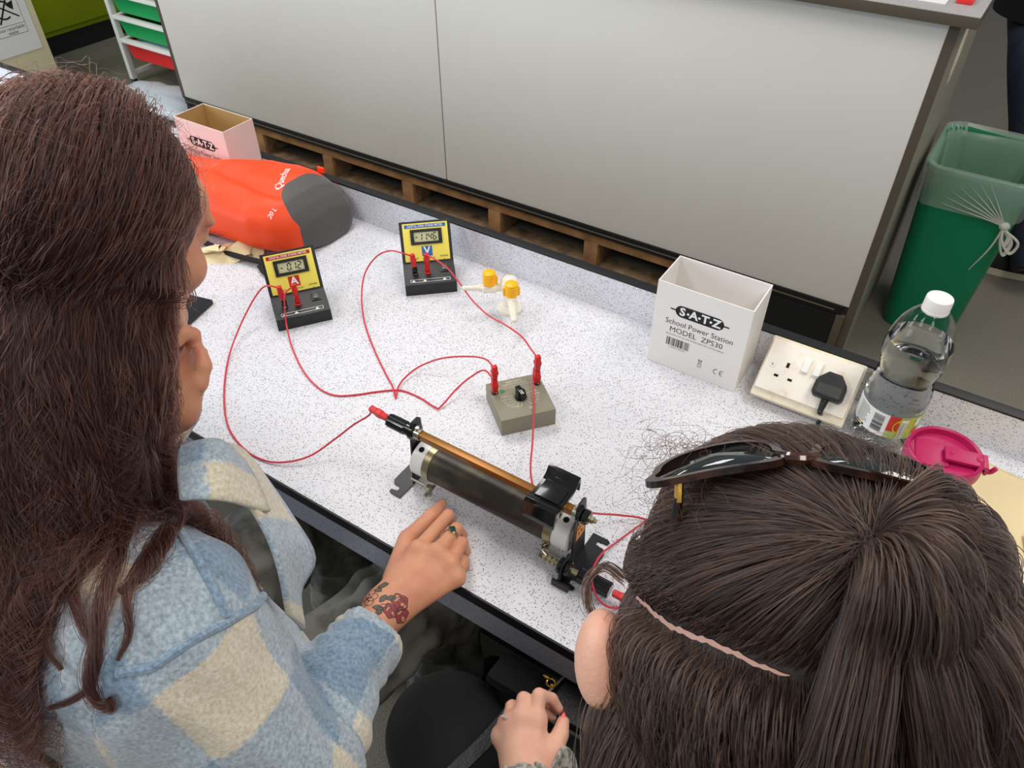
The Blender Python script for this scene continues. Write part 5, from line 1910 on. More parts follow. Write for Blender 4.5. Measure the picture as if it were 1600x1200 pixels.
for s_ in (-1, 1):
    mb = MB()
    for k in range(11):
        a = -0.011 + 0.0022 * k
        p0 = w(s_ * 0.031 + a, 0.0905 - abs(a) * 0.35, 0.0045)
        p1 = w(s_ * 0.032 + a * 1.25, 0.098 - abs(a) * 0.3, 0.0035)
        p2 = w(s_ * 0.033 + a * 1.45, 0.103 - abs(a) * 0.3, 0.0065)
        mb.tube([Vector(p0), Vector(p1), Vector(p2)], [0.0004, 0.0003, 0.0001], 4)
    mb.build('eyelashes', MT['ink'], pl_)
nail('thumb_nail', thR[3], thR[2], (-0.2, -0.3, 1), 0.0082, MT['nail'], pl_)

# ring with a green stone on the middle finger
rg = unit(pipR[1] - mcpR[1])
rc = mcpR[1] * 0.28 + pipR[1] * 0.72
mb = MB()
Mr = basis(rg, (0, 0, 1), rc)
for k, off in ((0.0102, -0.0018), (0.0102, 0.0014)):
    mb.tube([Mr @ Vector((k * math.cos(a), k * math.sin(a), off)) for a in np.linspace(0, 2 * math.pi, 30)], 0.0007, 6)
ringL = mb.build('ring', MT['steel'], pl_, label='silver ring on the middle finger')
upv = unit(nv(0.12, 0.05, 1) - rg * np.dot(nv(0.12, 0.05, 1), rg))
sdv = np.cross(rg, upv)
Ms = frame(Vector(unit(rg + sdv)), Vector(unit(sdv - rg)), Vector(upv), Vector(rc + upv * 0.0105))
mb = MB()
mb.box((-0.0042, -0.0042, 0), (0.0042, 0.0042, 0.0024), 0.0009, Ms)
mb.build('gemstone', mat('green_gemstone', srgb(10, 66, 48), 0.08, coat=0.6), ringL, label='square dark green stone')
mb = MB()
for a in range(4):
    for b in range(3):
        an = R(45 + 90 * a)
        e0, e1 = Vector((math.cos(an), math.sin(an), 0)) * 0.0062, Vector((math.cos(an + R(90)), math.sin(an + R(90)), 0)) * 0.0062
        mb.ball(Ms @ (e0.lerp(e1, b / 3) + Vector((0, 0, 0.001))), 0.0008, u=6, v=4)
mb.build('claw_setting', MT['steel'], ringL)

# floral tattoo round the right wrist, drawn on the skin
axw = unit(mcpR[1] - Er)
a_w = unit((mcpR[1] + mcpR[2]) / 2 - Wr)
fa = unit(Wr - Er)
wup = unit(nv(0.05, -0.35, 1) - fa * np.dot(nv(0.05, -0.35, 1), fa))
wsd = np.cross(fa, wup)                                  # towards the thumb side or the little finger side
if wsd[0] < 0:
    wsd = -wsd
def skin_pt(s, a, off=0.00035):
    """s metres along the forearm from the wrist, a metres sideways"""
    s, a = s * 1.15 + 0.006, a * 1.2
    ang = a / 0.026
    d = wup * math.cos(ang) + wsd * math.sin(ang)
    c = Wr + fa * s
    h_ = treeL.ray_cast(Vector(c + d * 0.08), Vector(-d), 0.079)
    if h_[0] is None:
        return Vector(c + d * 0.028)
    return h_[0] + Vector(d) * off


def ink_line(mb, pts, w_):
    PP = []
    for (x0, y0), (x1, y1) in zip(pts[:-1], pts[1:]):
        n = max(1, int(math.hypot(x1 - x0, y1 - y0) / 0.0015))
        for k in range(n):
            PP.append((x0 + (x1 - x0) * k / n, y0 + (y1 - y0) * k / n))
    PP.append(pts[-1])
    L_, R_ = [], []
    for i, p in enumerate(PP):
        a, b = PP[max(0, i - 1)], PP[min(len(PP) - 1, i + 1)]
        dx, dy = b[0] - a[0], b[1] - a[1]
        l = math.hypot(dx, dy) or 1
        nx, ny = -dy / l * w_ / 2, dx / l * w_ / 2
        L_.append(skin_pt(p[0] + nx, p[1] + ny))
        R_.append(skin_pt(p[0] - nx, p[1] - ny))
    n = len(PP)
    mb.add(L_ + R_, [(i, i + 1, n + i + 1, n + i) for i in range(n - 1)])


def ink_fill(mb, c, pts, off=0.0003):
    PT = [skin_pt(*c, off)] + [skin_pt(x, y, off) for x, y in pts]
    mb.add(PT, [(0, i, i + 1) for i in range(1, len(pts))])


def leaf_pts(c, ang, L, wd, n=9):
    out = []
    for k in range(2 * n + 1):
        t = k / (2 * n) * 2
        u = t if t <= 1 else 2 - t
        s_ = 1 if t <= 1 else -1
        x, y = u * L, s_ * wd * math.sin(math.pi * u) ** 0.8
        out.append((c[0] + x * math.cos(ang) - y * math.sin(ang), c[1] + x * math.sin(ang) + y * math.cos(ang)))
    return out


tat = MB()
gl = MB()
rs = MB()
cf_ = (-0.014, -0.016)
for k in range(6):
    a = R(60 * k + 10)
    ink_line(tat, leaf_pts(cf_, a, 0.0125, 0.0050), 0.0006)
    ink_line(tat, [cf_, (cf_[0] + 0.006 * math.cos(a), cf_[1] + 0.006 * math.sin(a))], 0.0005)
ink_line(tat, [(cf_[0] + 0.0015 * math.cos(a), cf_[1] + 0.0015 * math.sin(a)) for a in np.linspace(0, 6.28, 9)], 0.0008)
for c, a, L, wd in (((0.002, -0.012), 0.9, 0.012, 0.0035), ((0.000, -0.008), 0.1, 0.011, 0.0035), ((-0.001, -0.013), 1.8, 0.009, 0.003), ((-0.016, 0.000), 0.2, 0.011, 0.0028), ((-0.024, -0.004), 1.3, 0.012, 0.003), ((-0.010, 0.004), 0.7, 0.010, 0.0026), ((-0.030, 0.006), -0.3, 0.010, 0.003)):
    p = leaf_pts(c, a, L, wd)
    ink_fill(gl, (c[0] + L / 2 * math.cos(a), c[1] + L / 2 * math.sin(a)), p)
    ink_line(tat, p, 0.0006)
for (cx, cy), r_ in (((-0.004, 0.016), 0.0080), ((-0.018, 0.014), 0.0075), ((-0.012, 0.026), 0.008)):
    pts = [(cx + r_ * (1 + 0.12 * math.sin(5 * a)) * math.cos(a), cy + r_ * (1 + 0.12 * math.sin(5 * a)) * math.sin(a)) for a in np.linspace(0, 2 * math.pi, 19)]
    ink_fill(rs, (cx, cy), pts)
    ink_line(tat, pts, 0.0007)
    for q_ in (0.62, 0.32):
        ink_line(tat, [(cx + r_ * q_ * math.cos(a), cy + r_ * q_ * math.sin(a)) for a in np.linspace(q_ * 7, q_ * 7 + 4.6, 10)], 0.0006)
for k in range(4):
    ink_line(tat, [(-0.030 + 0.004 * k, 0.002), (-0.026 + 0.004 * k, 0.0085)], 0.0006)
    ink_line(tat, [(-0.034 + 0.003 * k, -0.020 + 0.002 * k), (-0.028 + 0.003 * k, -0.024 + 0.004 * k)], 0.0005)
tat.build('tattoo_outline', mat('tattoo_ink', srgb(64, 54, 54), 0.55), pl_, angle=180, label='dark outline of the floral wrist tattoo')
gl.build('tattoo_leaves', mat('tattoo_leaf_ink', srgb(98, 92, 78), 0.55), pl_, angle=180, label='grey green leaves of the wrist tattoo')
rs.build('tattoo_roses', mat('tattoo_rose_ink', srgb(150, 62, 66), 0.55), pl_, angle=180, label='dull red roses of the wrist tattoo')

# ------------------------------------------------------------------ checked jacket
JM = bpy.data.materials.new('blue_cream_checked_wool')
JM.use_nodes = True
nt = JM.node_tree
pb = nt.nodes['Principled BSDF']
pb.inputs['Roughness'].default_value = 0.95
pb.inputs['Sheen Weight'].default_value = 0.5
pb.inputs['Sheen Roughness'].default_value = 0.6
pb.inputs['Specular IOR Level'].default_value = 0.1
tc = nt.nodes.new('ShaderNodeTexCoord')
def nd(t, **k):
    n = nt.nodes.new(t)
    for a, b in k.items():
        setattr(n, a, b)
    return n
def mth(op, a, b=None, c=None):
    n = nd('ShaderNodeMath', operation=op)
    for i, x in enumerate((a, b, c)):
        if x is None:
            continue
        if isinstance(x, (int, float)):
            n.inputs[i].default_value = x
        else:
            nt.links.new(x, n.inputs[i])
    return n.outputs[0]
nz = nd('ShaderNodeTexNoise')
nz.inputs['Scale'].default_value = 90
nz.inputs['Detail'].default_value = 6
nz.inputs['Roughness'].default_value = 0.75
nt.links.new(tc.outputs['Object'], nz.inputs['Vector'])
fz = mth('MULTIPLY_ADD', nz.outputs['Fac'], 0.020, -0.010)
def stripe(an):
    a = nd('ShaderNodeAttribute', attribute_name=an)
    x = mth('ADD', a.outputs['Fac'], fz)
    x = mth('MODULO', mth('ADD', x, 9.5), 0.190)
    mr = nd('ShaderNodeMapRange', interpolation_type='SMOOTHSTEP')
    nt.links.new(mth('ABSOLUTE', mth('SUBTRACT', x, 0.095)), mr.inputs['Value'])
    mr.inputs['From Min'].default_value = 0.0445
    mr.inputs['From Max'].default_value = 0.0505
    return mr.outputs['Result']
su, sv = stripe('pu'), stripe('pv')
tot = mth('MULTIPLY', mth('ADD', su, sv), 0.5)
rp = nd('ShaderNodeValToRGB')
rp.color_ramp.elements[0].color = srgb(216, 206, 184)
rp.color_ramp.elements[1].color = srgb(124, 150, 174)
e = rp.color_ramp.elements.new(0.5)
e.color = srgb(164, 180, 192)
nt.links.new(tot, rp.inputs['Fac'])
nz2 = nd('ShaderNodeTexNoise')
nz2.inputs['Scale'].default_value = 260
nz2.inputs['Detail'].default_value = 5
nt.links.new(tc.outputs['Object'], nz2.inputs['Vector'])
mx = nd('ShaderNodeMix', data_type='RGBA', blend_type='OVERLAY')
mx.inputs['Factor'].default_value = 0.35
nt.links.new(rp.outputs['Color'], mx.inputs['A'])
gr = nd('ShaderNodeValToRGB')
gr.color_ramp.elements[0].position, gr.color_ramp.elements[1].position = 0.3, 0.7
nt.links.new(nz2.outputs['Fac'], gr.inputs['Fac'])
nt.links.new(gr.outputs['Color'], mx.inputs['B'])
nt.links.new(mx.outputs['Result'], pb.inputs['Base Color'])
bp_ = nd('ShaderNodeBump')
bp_.inputs['Strength'].default_value = 0.7
bp_.inputs['Distance'].default_value = 0.004
nt.links.new(nz.outputs['Fac'], bp_.inputs['Height'])
nt.links.new(bp_.outputs['Normal'], pb.inputs['Normal'])

jf = Field((-1.06, -0.16, 0.56), (-0.26, 0.60, 1.32), 0.0042)
cuff = Wr + unit(Er - Wr) * 0.062
jf.ell((-0.635, 0.115, 1.02), (0.200, 0.130, 0.185), k=0.04)
jf.cone(Sl + nv(0, -.012, -.015), 0.082, Sr + nv(0, -.012, -.015), 0.086, 0.05)
jf.cone((-0.635, 0.10, 0.98), 0.165, (-0.62, 0.06, 0.66), 0.205, 0.05)
jf.cone((-0.52, 0.17, 1.02), 0.080, (-0.470, 0.235, 0.74), 0.070, 0.04)
jf.cone(Nb + nv(0, -.01, -.01), 0.088, Nb + nv(0, 0.01, 0.028), 0.080, 0.03)
jf.cone(Sr, 0.086, Er + nv(0.012, 0, 0.0), 0.074, 0.03)
jf.cone(Er + nv(0.012, 0, 0), 0.073, cuff, 0.047, 0.02)
Cl = Wl + unit(El - Wl) * 0.07
jf.cone(Sl, 0.085, El + nv(0, -0.01, 0.022), 0.062, 0.03)
jf.cone(El + nv(0, 0, 0.022), 0.060, Cl, 0.045, 0.02)
# sleeve mouths and neck opening
jf.cone(cuff + unit(cuff - Er) * 0.030, 0.041, cuff - unit(cuff - Er) * 0.030, 0.034, 0.004, cut=True)
jf.cone(Cl + unit(Cl - El) * 0.030, 0.040, Cl - unit(Cl - El) * 0.020, 0.034, 0.004, cut=True)
jf.cone(Nb + nv(0, 0.03, 0.02), 0.062, Nb + nv(0, 0.08, 0.14), 0.075, 0.012, cut=True)
P, F_ = jf.mesh()
N_ = normals(P, F_)
# cloth folds : across the elbow, down from the shoulder, and long drapes on the back
def prim_uv(P):
    segs = [('t', nv(-0.635, 0.10, 1.15), nv(-0.62, 0.07, 0.62), 0.19, 0.00), ('a', Sr, Er + nv(0.012, 0, 0), 0.08, 0.03), ('f', Er + nv(0.012, 0, 0), cuff, 0.062, 0.05),
            ('b', Sl, El, 0.075, 0.02), ('g', El, Cl, 0.055, 0.04)]
    D = []
    UV = []
    for nme, a, b, r_, off in segs:
        D.append(sd_cone(P, a, r_, b, r_))
        ax = unit(b - a)
        ref = unit(nv(0, -1, 0) - ax * np.dot(nv(0, -1, 0), ax))
        sd = np.cross(ax, ref)
        V = P - a
        t = V @ ax
        ang = np.arctan2(V @ sd, V @ ref)
        UV.append(np.stack([ang * (r_ if nme != 't' else 0.185) + off, t + off * 1.3], 1))
    D = np.stack(D)
    k = D.argmin(0)
    UV = np.stack(UV)
    return k, UV[k, np.arange(len(P))]
k_, uv = prim_uv(P)
t2 = uv[:, 1]
dE = np.linalg.norm(P - Er, axis=1)
dS = np.linalg.norm(P - (Sr + nv(-0.05, 0.0, -0.12)), axis=1)
rng = np.random.default_rng(5)
amp = 0.0095 * np.exp(-(dE / 0.085) ** 2)
disp = amp * np.sin((P @ unit(Wr - Er)) * 165 + 2.2 * np.sin(P @ nv(30, 18, 8)))
disp += 0.0085 * np.exp(-(dS / 0.11) ** 2) * np.sin(P @ nv(95, -30, 40) + 1.5 * np.sin(P @ nv(12, 40, -30)))
disp += 0.0055 * np.sin(P @ nv(38, 12, 16) + 2.0 * np.sin(P @ nv(-9, 22, 14))) * np.clip((1.12 - P[:, 2]) / 0.15, 0, 1)
disp += 0.0040 * np.exp(-(np.linalg.norm(P - cuff, axis=1) / 0.06) ** 2) * np.sin((P @ unit(Wr - Er)) * 240 + 2 * np.sin(P @ nv(60, 10, 20)))
disp += 0.0030 * np.sin(P @ nv(70, 50, 20)) * np.sin(P @ nv(-30, 60, 44))
P2 = P + N_ * disp[:, None]
jk, P2 = mesh_obj('jacket', P2, F_, JM, pl_, relax=1)
attr(jk, 'pu', uv[:, 0] + 0.2 * 0)
attr(jk, 'pv', uv[:, 1])
jk['label'] = 'blue and cream checked wool jacket'
treeJ = bvh(P2, F_)


def onmesh(tree, px, py, off=0.0):
    d = (cf * FPX + cr * (px - 800) - cu * (py - 600)).normalized()
    h_ = tree.ray_cast(CAM, d)
    return (h_[0] + h_[1] * off) if h_[0] else None


def seam(tree, pts, r, mat_, name='seam', n=10, attrs=(0.0, 0.0), **k):
    PP = []
    for (x0, y0), (x1, y1) in zip(pts[:-1], pts[1:]):
        for i in range(n):
            p = onmesh(tree, x0 + (x1 - x0) * i / n, y0 + (y1 - y0) * i / n, r * 0.25)
            if p:
                PP.append(p)
    if len(PP) < 3:
        return None
    mb = MB().tube(PP, r, 8)
    o = mb.build(name, mat_, pl_, **k)
    for a, v in zip(('pu', 'pv'), attrs):
        attr(o, a, [v] * len(o.data.vertices))
    return o


seam(treeJ, [(268, 812), (300, 862), (330, 915), (356, 968)], 0.0042, JM, 'shoulder_seam', attrs=(0.045, 0.0))
seam(treeJ, [(430, 905), (400, 945), (356, 971), (300, 1000), (238, 1042), (176, 1052)], 0.0042, JM, 'armhole_seam', attrs=(0.045, 0.0))

# collar and lapel : a thick turned sheet round the neck that runs down the open front
def sheet(name, rows, mat_, thick, parent, uvs=0.0, label=None):
    ny, nx = len(rows), len(rows[0])
    rows = [smooth_path(r_, 5) for r_ in rows]
    cols = list(zip(*rows))
    cols = [smooth_path(list(c), 5) for c in cols]
    nx, ny = len(cols), len(cols[0])
    vs = [cols[i][j] for j in range(ny) for i in range(nx)]
    fs = [(j * nx + i, j * nx + i + 1, (j + 1) * nx + i + 1, (j + 1) * nx + i) for j in range(ny - 1) for i in range(nx - 1)]
    mb = MB().add(vs, fs)
    o = mb.build(name, mat_, parent, solid=thick, angle=180, label=label)
    L1 = np.array([[i * 0.0 for i in range(nx)] for j in range(ny)])
    u, v = [], []
    a0 = Vector(vs[0])
    for j in range(ny):
        su_ = 0
        for i in range(nx):
            if i:
                su_ += (vs[j * nx + i] - vs[j * nx + i - 1]).length
            sv_ = sum((vs[b * nx + i] - vs[(b - 1) * nx + i]).length for b in range(1, j + 1))
            u.append(su_ + uvs)
            v.append(sv_ + uvs)
    attr(o, 'pu', u)
    attr(o, 'pv', v)
    return o


A_ = lambda x, y, d: ad(x, y, d)
sheet('collar', [[A_(282, 700, .80), A_(312, 690, .785), A_(345, 690, .79), A_(380, 722, .83)],
                 [A_(280, 736, .78), A_(312, 730, .765), A_(355, 735, .77), A_(400, 755, .81)],
                 [A_(284, 782, .765), A_(318, 780, .752), A_(365, 785, .765), A_(420, 800, .80)]], JM, 0.006, pl_, 0.02, 'turned collar of the checked jacket')
sheet('front_flap', [[A_(330, 690, .80), A_(372, 700, .84), A_(400, 728, .88)],
                     [A_(380, 770, .79), A_(428, 790, .84), A_(455, 808, .88)],
                     [A_(420, 840, .79), A_(462, 852, .84), A_(490, 872, .875)],
                     [A_(440, 900, .80), A_(455, 912, .85), A_(468, 925, .89)],
                     [A_(450, 960, .84), A_(468, 975, .88), A_(474, 985, .93)]], JM, 0.006, pl_, 0.055, 'open front edge of the checked jacket')
# grey undershirt seen in the open front
us = Field((-0.78, 0.05, 0.95), (-0.46, 0.40, 1.24), 0.004)
us.ell((-0.625, 0.175, 1.05), (0.128, 0.105, 0.130), k=0.03)
us.cone(Nb + nv(0, 0.0, -0.02), 0.070, Nb + nv(0, 0.02, 0.012), 0.066, 0.02)
Pu, Fu = us.mesh()
mesh_obj('undershirt', Pu, Fu, mat('blue_grey_jersey', srgb(126, 138, 146), 0.9, bump=(700, 0.3)), pl_)

# grey jeans
MT['jeans'] = mat('washed_grey_denim', srgb(118, 116, 108), 0.9, vary=(16, srgb(66, 66, 64), 0.46, 0.64), bump=(700, 0.4))
jn = Field((-0.92, -0.12, 0.0), (-0.30, 0.78, 0.80), 0.0055)
for hip, knee, foot in ((nv(-0.72, 0.06, 0.675), nv(-0.79, 0.56, 0.672), nv(-0.78, 0.58, 0.10)), (nv(-0.56, 0.06, 0.675), nv(-0.505, 0.535, 0.668), nv(-0.53, 0.56, 0.10))):
    jn.cone(hip, 0.090, knee, 0.078, 0.03)
    jn.cone(knee, 0.076, (knee * 0.45 + foot * 0.55), 0.066, 0.02)
    jn.cone((knee * 0.45 + foot * 0.55), 0.066, foot, 0.075, 0.02)
jn.cone((-0.72, 0.05, 0.69), 0.10, (-0.56, 0.05, 0.69), 0.10, 0.04)
Pj, Fj = jn.mesh()
Nj = normals(Pj, Fj)
Pj = Pj + Nj * (0.0065 * np.sin(Pj @ nv(60, 22, 30) + 2.5 * np.sin(Pj @ nv(14, -20, 40))) + 0.004 * np.sin(Pj @ nv(-40, 90, 30) + 2 * np.sin(Pj @ nv(50, 20, 0))))[:, None]
mesh_obj('jeans', Pj, Fj, MT['jeans'], pl_)
for x in (-0.78, -0.53):
    mb = MB().ball((x, 0.62, 0.045), (0.048, 0.13, 0.044))
    mb.build('boot', MT['black_cloth'], pl_)

# stool under the person
def stool(label, x, y, h_):
    t = thing('lab_stool', label, 'stool', (x, y, 0), 0, 'laboratory stools')
    MB().lathe([(0.0, h_ - 0.035), (0.150, h_ - 0.035), (0.168, h_ - 0.026), (0.172, h_ - 0.014), (0.160, h_ - 0.002), (0.0, h_)], 40, cap=False).build('seat', MT['black_plastic'], t)
    for i in range(4):
        a = R(45 + 90 * i)
        MB().cyl((0.12 * math.cos(a), 0.12 * math.sin(a), h_ - 0.036), (0.20 * math.cos(a), 0.20 * math.sin(a), 0.0), 0.0125, n=14).build('leg', MT['steel'], t)
    MB().tube([(0.178 * math.cos(a), 0.178 * math.sin(a), 0.20) for a in np.linspace(0, 2 * math.pi, 37)], 0.008, 8).build('foot_ring', MT['steel'], t)
stool('round black stool under the person in the checked jacket', -0.64, 0.03, 0.560)

# ------------------------------------------------------------------ the long wavy hair
rngL = np.random.default_rng(12)
HMi = HM.T
def coll_L(off_h, off_b, off_t):
    def f(X):
        L = (X - H) @ HM
        c = L - np.array((0, -0.012, 0.018))
        rad = np.array((0.076, 0.096, 0.090))
        k0 = np.linalg.norm(c / rad, axis=-1)
        k1 = np.linalg.norm(c / rad ** 2, axis=-1) + 1e-9
        d1 = k0 * (k0 - 1) / k1 - off_h
        n1 = (c / rad ** 2)
        n1 = n1 / (np.linalg.norm(n1, axis=1)[:, None] + 1e-9) @ HM.T
        best, nb = d1, n1
        for a, ra, b, rb, of in ((Sl + nv(0, -.012, -.015), 0.082, Sr + nv(0, -.012, -.015), 0.086, off_b), (nv(-0.635, 0.10, 1.06), 0.165, nv(-0.62, 0.06, 0.66), 0.205, off_b),
                                 (Sr, 0.086, Er, 0.076, off_b), (H - hu * 0.04 - hf * 0.02, 0.068, Nb + nv(0, -0.01, 0.02), 0.092, off_b * 0.7), (H + hf * 0.03 - hu * 0.04, 0.055, H + hf * 0.055 - hu * 0.09, 0.03, off_b * 0.3)):
            ab = b - a
            L2 = (ab * ab).sum()
            t = np.clip(((X - a) @ ab) / L2, 0, 1)
            Wv = X - (a + t[:, None] * ab)
            l = np.linalg.norm(Wv, axis=1) + 1e-9
            d = l - (ra + (rb - ra) * t) - of
            m_ = d < best
            best = np.where(m_, d, best)
            nb = np.where(m_[:, None], Wv / l[:, None], nb)
        # the bench surface
        d = X[:, 2] - (T + 0.004)
        m_ = (d < best) & (X[:, 1] > YF - 0.01)
        best = np.where(m_, d, best)
        nb = np.where(m_[:, None], np.array((0, 0, 1.0)), nb)
        return best, nb
    return f


def scalp_roots(n, rng, HM, H, c0=(0, -0.012, 0.018), rad=(0.076, 0.096, 0.090), keep=None):
    out = []
    while len(out) < n:
        v = rng.normal(0, 1, (n * 3, 3))
        v /= np.linalg.norm(v, axis=1)[:, None]
        m_ = keep(v)
        out.extend(list(v[m_]))
    v = np.array(out[:n])
    p = np.array(c0) + v * np.array(rad)
    return v, H + p @ HM.T


def hairline_L(v):
    x, y, z = v.T
    front = z > 0.36 + 1.6 * np.clip(y - 0.62, 0, 1) - 0.9 * np.clip(0.62 - y, 0, 1)
    side_ok = z > -0.62 + 1.5 * np.clip(y + 0.05, 0, 1) * (np.abs(x) > 0.4)
    return (front & (y > 0.25) & side_ok) | ((y <= 0.25) & side_ok)


def grow_L(n, layer, Lr, nlock, seed, amp, lam, frizz, keep=None, g=0.22, clump=0.55, npt=60, noise=0.0, forward=0.25):
    rng = np.random.default_rng(seed)
    v, P0 = scalp_roots(n, rng, HM, H, keep=keep or hairline_L)
    # parting close to the middle, hair combed outwards and back
    side = np.where(v[:, 0] > -0.08, 1.0, -1.0)
    yf = np.clip(v[:, 1], 0, 1)
    d = np.stack([side * (0.16 + 0.42 * yf) + 0.25 * v[:, 0], -0.62 - 0.9 * yf, -0.30 + 0 * side], 1) + rng.normal(0, 0.06, (n, 3))
    nrm = v / np.array((0.076, 0.096, 0.090)) ** 2
    nrm /= np.linalg.norm(nrm, axis=1)[:, None]
    d = d - nrm * (d * nrm).sum(1)[:, None] + nrm * 0.03
    V0 = d @ HM.T
    L = rng.uniform(*Lr, n) * (0.68 + 0.32 * np.clip(v[:, 0] + 0.60, 0, 1))
    off = layer[0] + (layer[1] - layer[0]) * rng.uniform(0, 1, n) ** 1.2 * np.clip(0.75 - 0.75 * v[:, 1], 0.2, 1)
    gg = np.linspace(g * 0.8, g * 1.4, npt)
    PT = simulate(P0, V0, L, npt, gg, coll_L(off, off + 0.003, off), rng, noise=noise, G=(0.0, -0.34, -1))
    # hair in front of the ear is tucked back, the face stays free
    Lc = (PT - H) @ HM
    bad = ((Lc[..., 1] > 0.034) & (Lc[..., 2] < 0.012) & (Lc[..., 2] > -0.16)).any(1) | ((PT[..., 1] > H[1] + 0.035) & (PT[..., 2] < H[2] - 0.05)).any(1)
    PT, L = PT[~bad], L[~bad]
    n = len(PT)
    # locks
    li = rng.choice(n, nlock, replace=False)
    mid = PT[:, npt // 3]
    cm = mid[li]
    lock = np.empty(n, int)
    for a in range(0, n, 2000):
        lock[a:a + 2000] = np.linalg.norm(mid[a:a + 2000, None] - cm[None], axis=2).argmin(1)
    S = np.linspace(0, 1, npt)[None] * L[:, None]
    cl = clump * np.clip((S - 0.06) / 0.26, 0, 1)
    G = PT[li][lock]
    PT = PT * (1 - cl[..., None]) + G * cl[..., None]
    x, y = lockwave(S, rng, amp, lam, nlock, lock, (0.10, 0.42), frizz)
    T_ = np.gradient(PT, axis=1)
    T_ /= np.linalg.norm(T_, axis=2)[..., None] + 1e-9
    ref = np.array((0.837, 0.547, 0.0))
    e1 = ref - T_ * (T_ @ ref)[..., None]
    e1 /= np.linalg.norm(e1, axis=2)[..., None] + 1e-9
    e2 = np.cross(T_, e1)
    return PT + e1 * x[..., None] + e2 * (np.abs(y) * 0.9 - 0.0 * y)[..., None] * np.sign((e2 @ np.array((0.7, -0.5, 0.5))))[..., None]


# the solid mass under the strands : a cap on the skull and a mantle down the back
hm = Field((-0.92, -0.02, 0.98), (-0.36, 0.50, 1.60), 0.0038)
hm.ell(H + HM @ nv(0, -0.016, 0.026), (0.081, 0.098, 0.092), HM, 0.01)
hm.ell(H + HM @ nv(0, -0.040, -0.03), (0.070, 0.060, 0.09), HM, 0.03)
hm.cone(H + HM @ nv(0.0, -0.035, -0.05), 0.062, Nb + nv(0.0, -0.02, 0.03), 0.070, 0.03)
hm.ell(H + HM @ nv(0, 0.108, -0.045), (0.074, 0.072, 0.088), HM, 0.008, cut=True)
Ph, Fh = hm.mesh()
hairL, _ = mesh_obj('hair', Ph, Fh, MT['hair_base_l'], pl_, 'dark auburn wavy hair falling down the back')
S1 = grow_L(11000, (0.004, 0.014), (0.30, 0.47), 260, 1, 0.009, 0.11, 0.0010, npt=56)
strands('hair_strands', S1, 0.00030, 0.00010, MT['hair_l'], hairL)
S2 = grow_L(6000, (0.008, 0.020), (0.30, 0.48), 170, 2, 0.016, 0.085, 0.0018, npt=50, clump=0.7)
strands('hair_waves', S2, 0.00028, 0.00009, MT['hair_l'], hairL)
S3 = grow_L(1500, (0.010, 0.022), (0.42, 0.58), 26, 3, 0.024, 0.10, 0.0012, npt=56, clump=0.93)
strands('hair_ringlets', S3, 0.00032, 0.00010, MT['hair_l'], hairL)
S4 = grow_L(380, (0.014, 0.034), (0.03, 0.09), 120, 4, 0.010, 0.05, 0.004, npt=22, clump=0.1, g=0.03, noise=0.10)
strands('flyaway_hair', S4, 0.00012, 0.00006, MT['hair_l'], hairL)

# separate wavy locks lying on the jacket
def lock_on_back(pts, seed, n, wid, lift=0.006):
    rng = np.random.default_rng(seed)
    PP = []
    for x, y in pts:
        p = onmesh(treeJ, x, y, 1.0)
        if p is None:
            continue
        h_ = treeJ.ray_cast(CAM, (cf * FPX + cr * (x - 800) - cu * (y - 600)).normalized())
        PP.append(h_[0] + h_[1] * lift)
    if len(PP) < 3:
        return None
    c = np.array([V3(p) for p in smooth_path(PP, 8)])
    m_ = len(c)
    t = np.linspace(0, 1, m_)
    T_ = np.gradient(c, axis=0)
    T_ /= np.linalg.norm(T_, axis=1)[:, None] + 1e-9
    e1 = np.cross(T_, V3(-cf))
    e1 /= np.linalg.norm(e1, axis=1)[:, None] + 1e-9
    e2 = np.cross(e1, T_)
    out = []
    for k in range(n):
        a, r_ = rng.uniform(0, 6.28), wid * rng.uniform(0, 1) ** 0.5
        tw = rng.uniform(1.5, 3.5)
        taper = 1.0 - 0.72 * t
        loose = 1 + (0.9 * np.sin(t * rng.uniform(4, 9) + a) if rng.random() < 0.34 else 0)
        x = r_ * np.cos(a + tw * t * 3) * taper * loose
        y = r_ * 0.5 * np.sin(a + tw * t * 3) * taper * loose
        out.append(c + e1 * x[:, None] + e2 * (y + r_ * 0.5)[:, None])
    return np.array(out)
LK = [([(308, 600), (322, 650), (330, 690), (316, 740), (322, 790), (300, 850), (270, 890)], 0.0065),
      ([(236, 720), (240, 770), (212, 820), (190, 880), (172, 940), (158, 1000), (150, 1050), (162, 1085), (185, 1096), (180, 1080)], 0.0075),
      ([(290, 720), (300, 770), (288, 820), (258, 868), (232, 900), (190, 930)], 0.0085),
      ([(262, 710), (272, 760), (268, 830), (232, 880), (205, 930), (208, 985), (188, 1030)], 0.006),
      ([(132, 720), (118, 790), (80, 850), (48, 905), (30, 965), (38, 1020), (50, 1062), (36, 1110), (52, 1150), (98, 1185)], 0.0085),
      ([(170, 740), (146, 800), (130, 860), (122, 920), (140, 980), (160, 1015), (152, 1060), (120, 1086), (90, 1096)], 0.0055),
      ([(76, 730), (60, 800), (28, 860), (14, 930), (22, 1000), (34, 1050)], 0.008),
      ([(205, 730), (180, 800), (160, 870), (98, 930), (88, 1000), (110, 1040)], 0.0055)]
for i_, (pts, wd) in enumerate(LK):
    A = lock_on_back(pts, 70 + i_, 150 if wd > 0.006 else 90, wd * 1.25)
    if A is not None:
        strands('wavy_lock', A, 0.00026, 0.00012, MT['hair_l'], hairL)

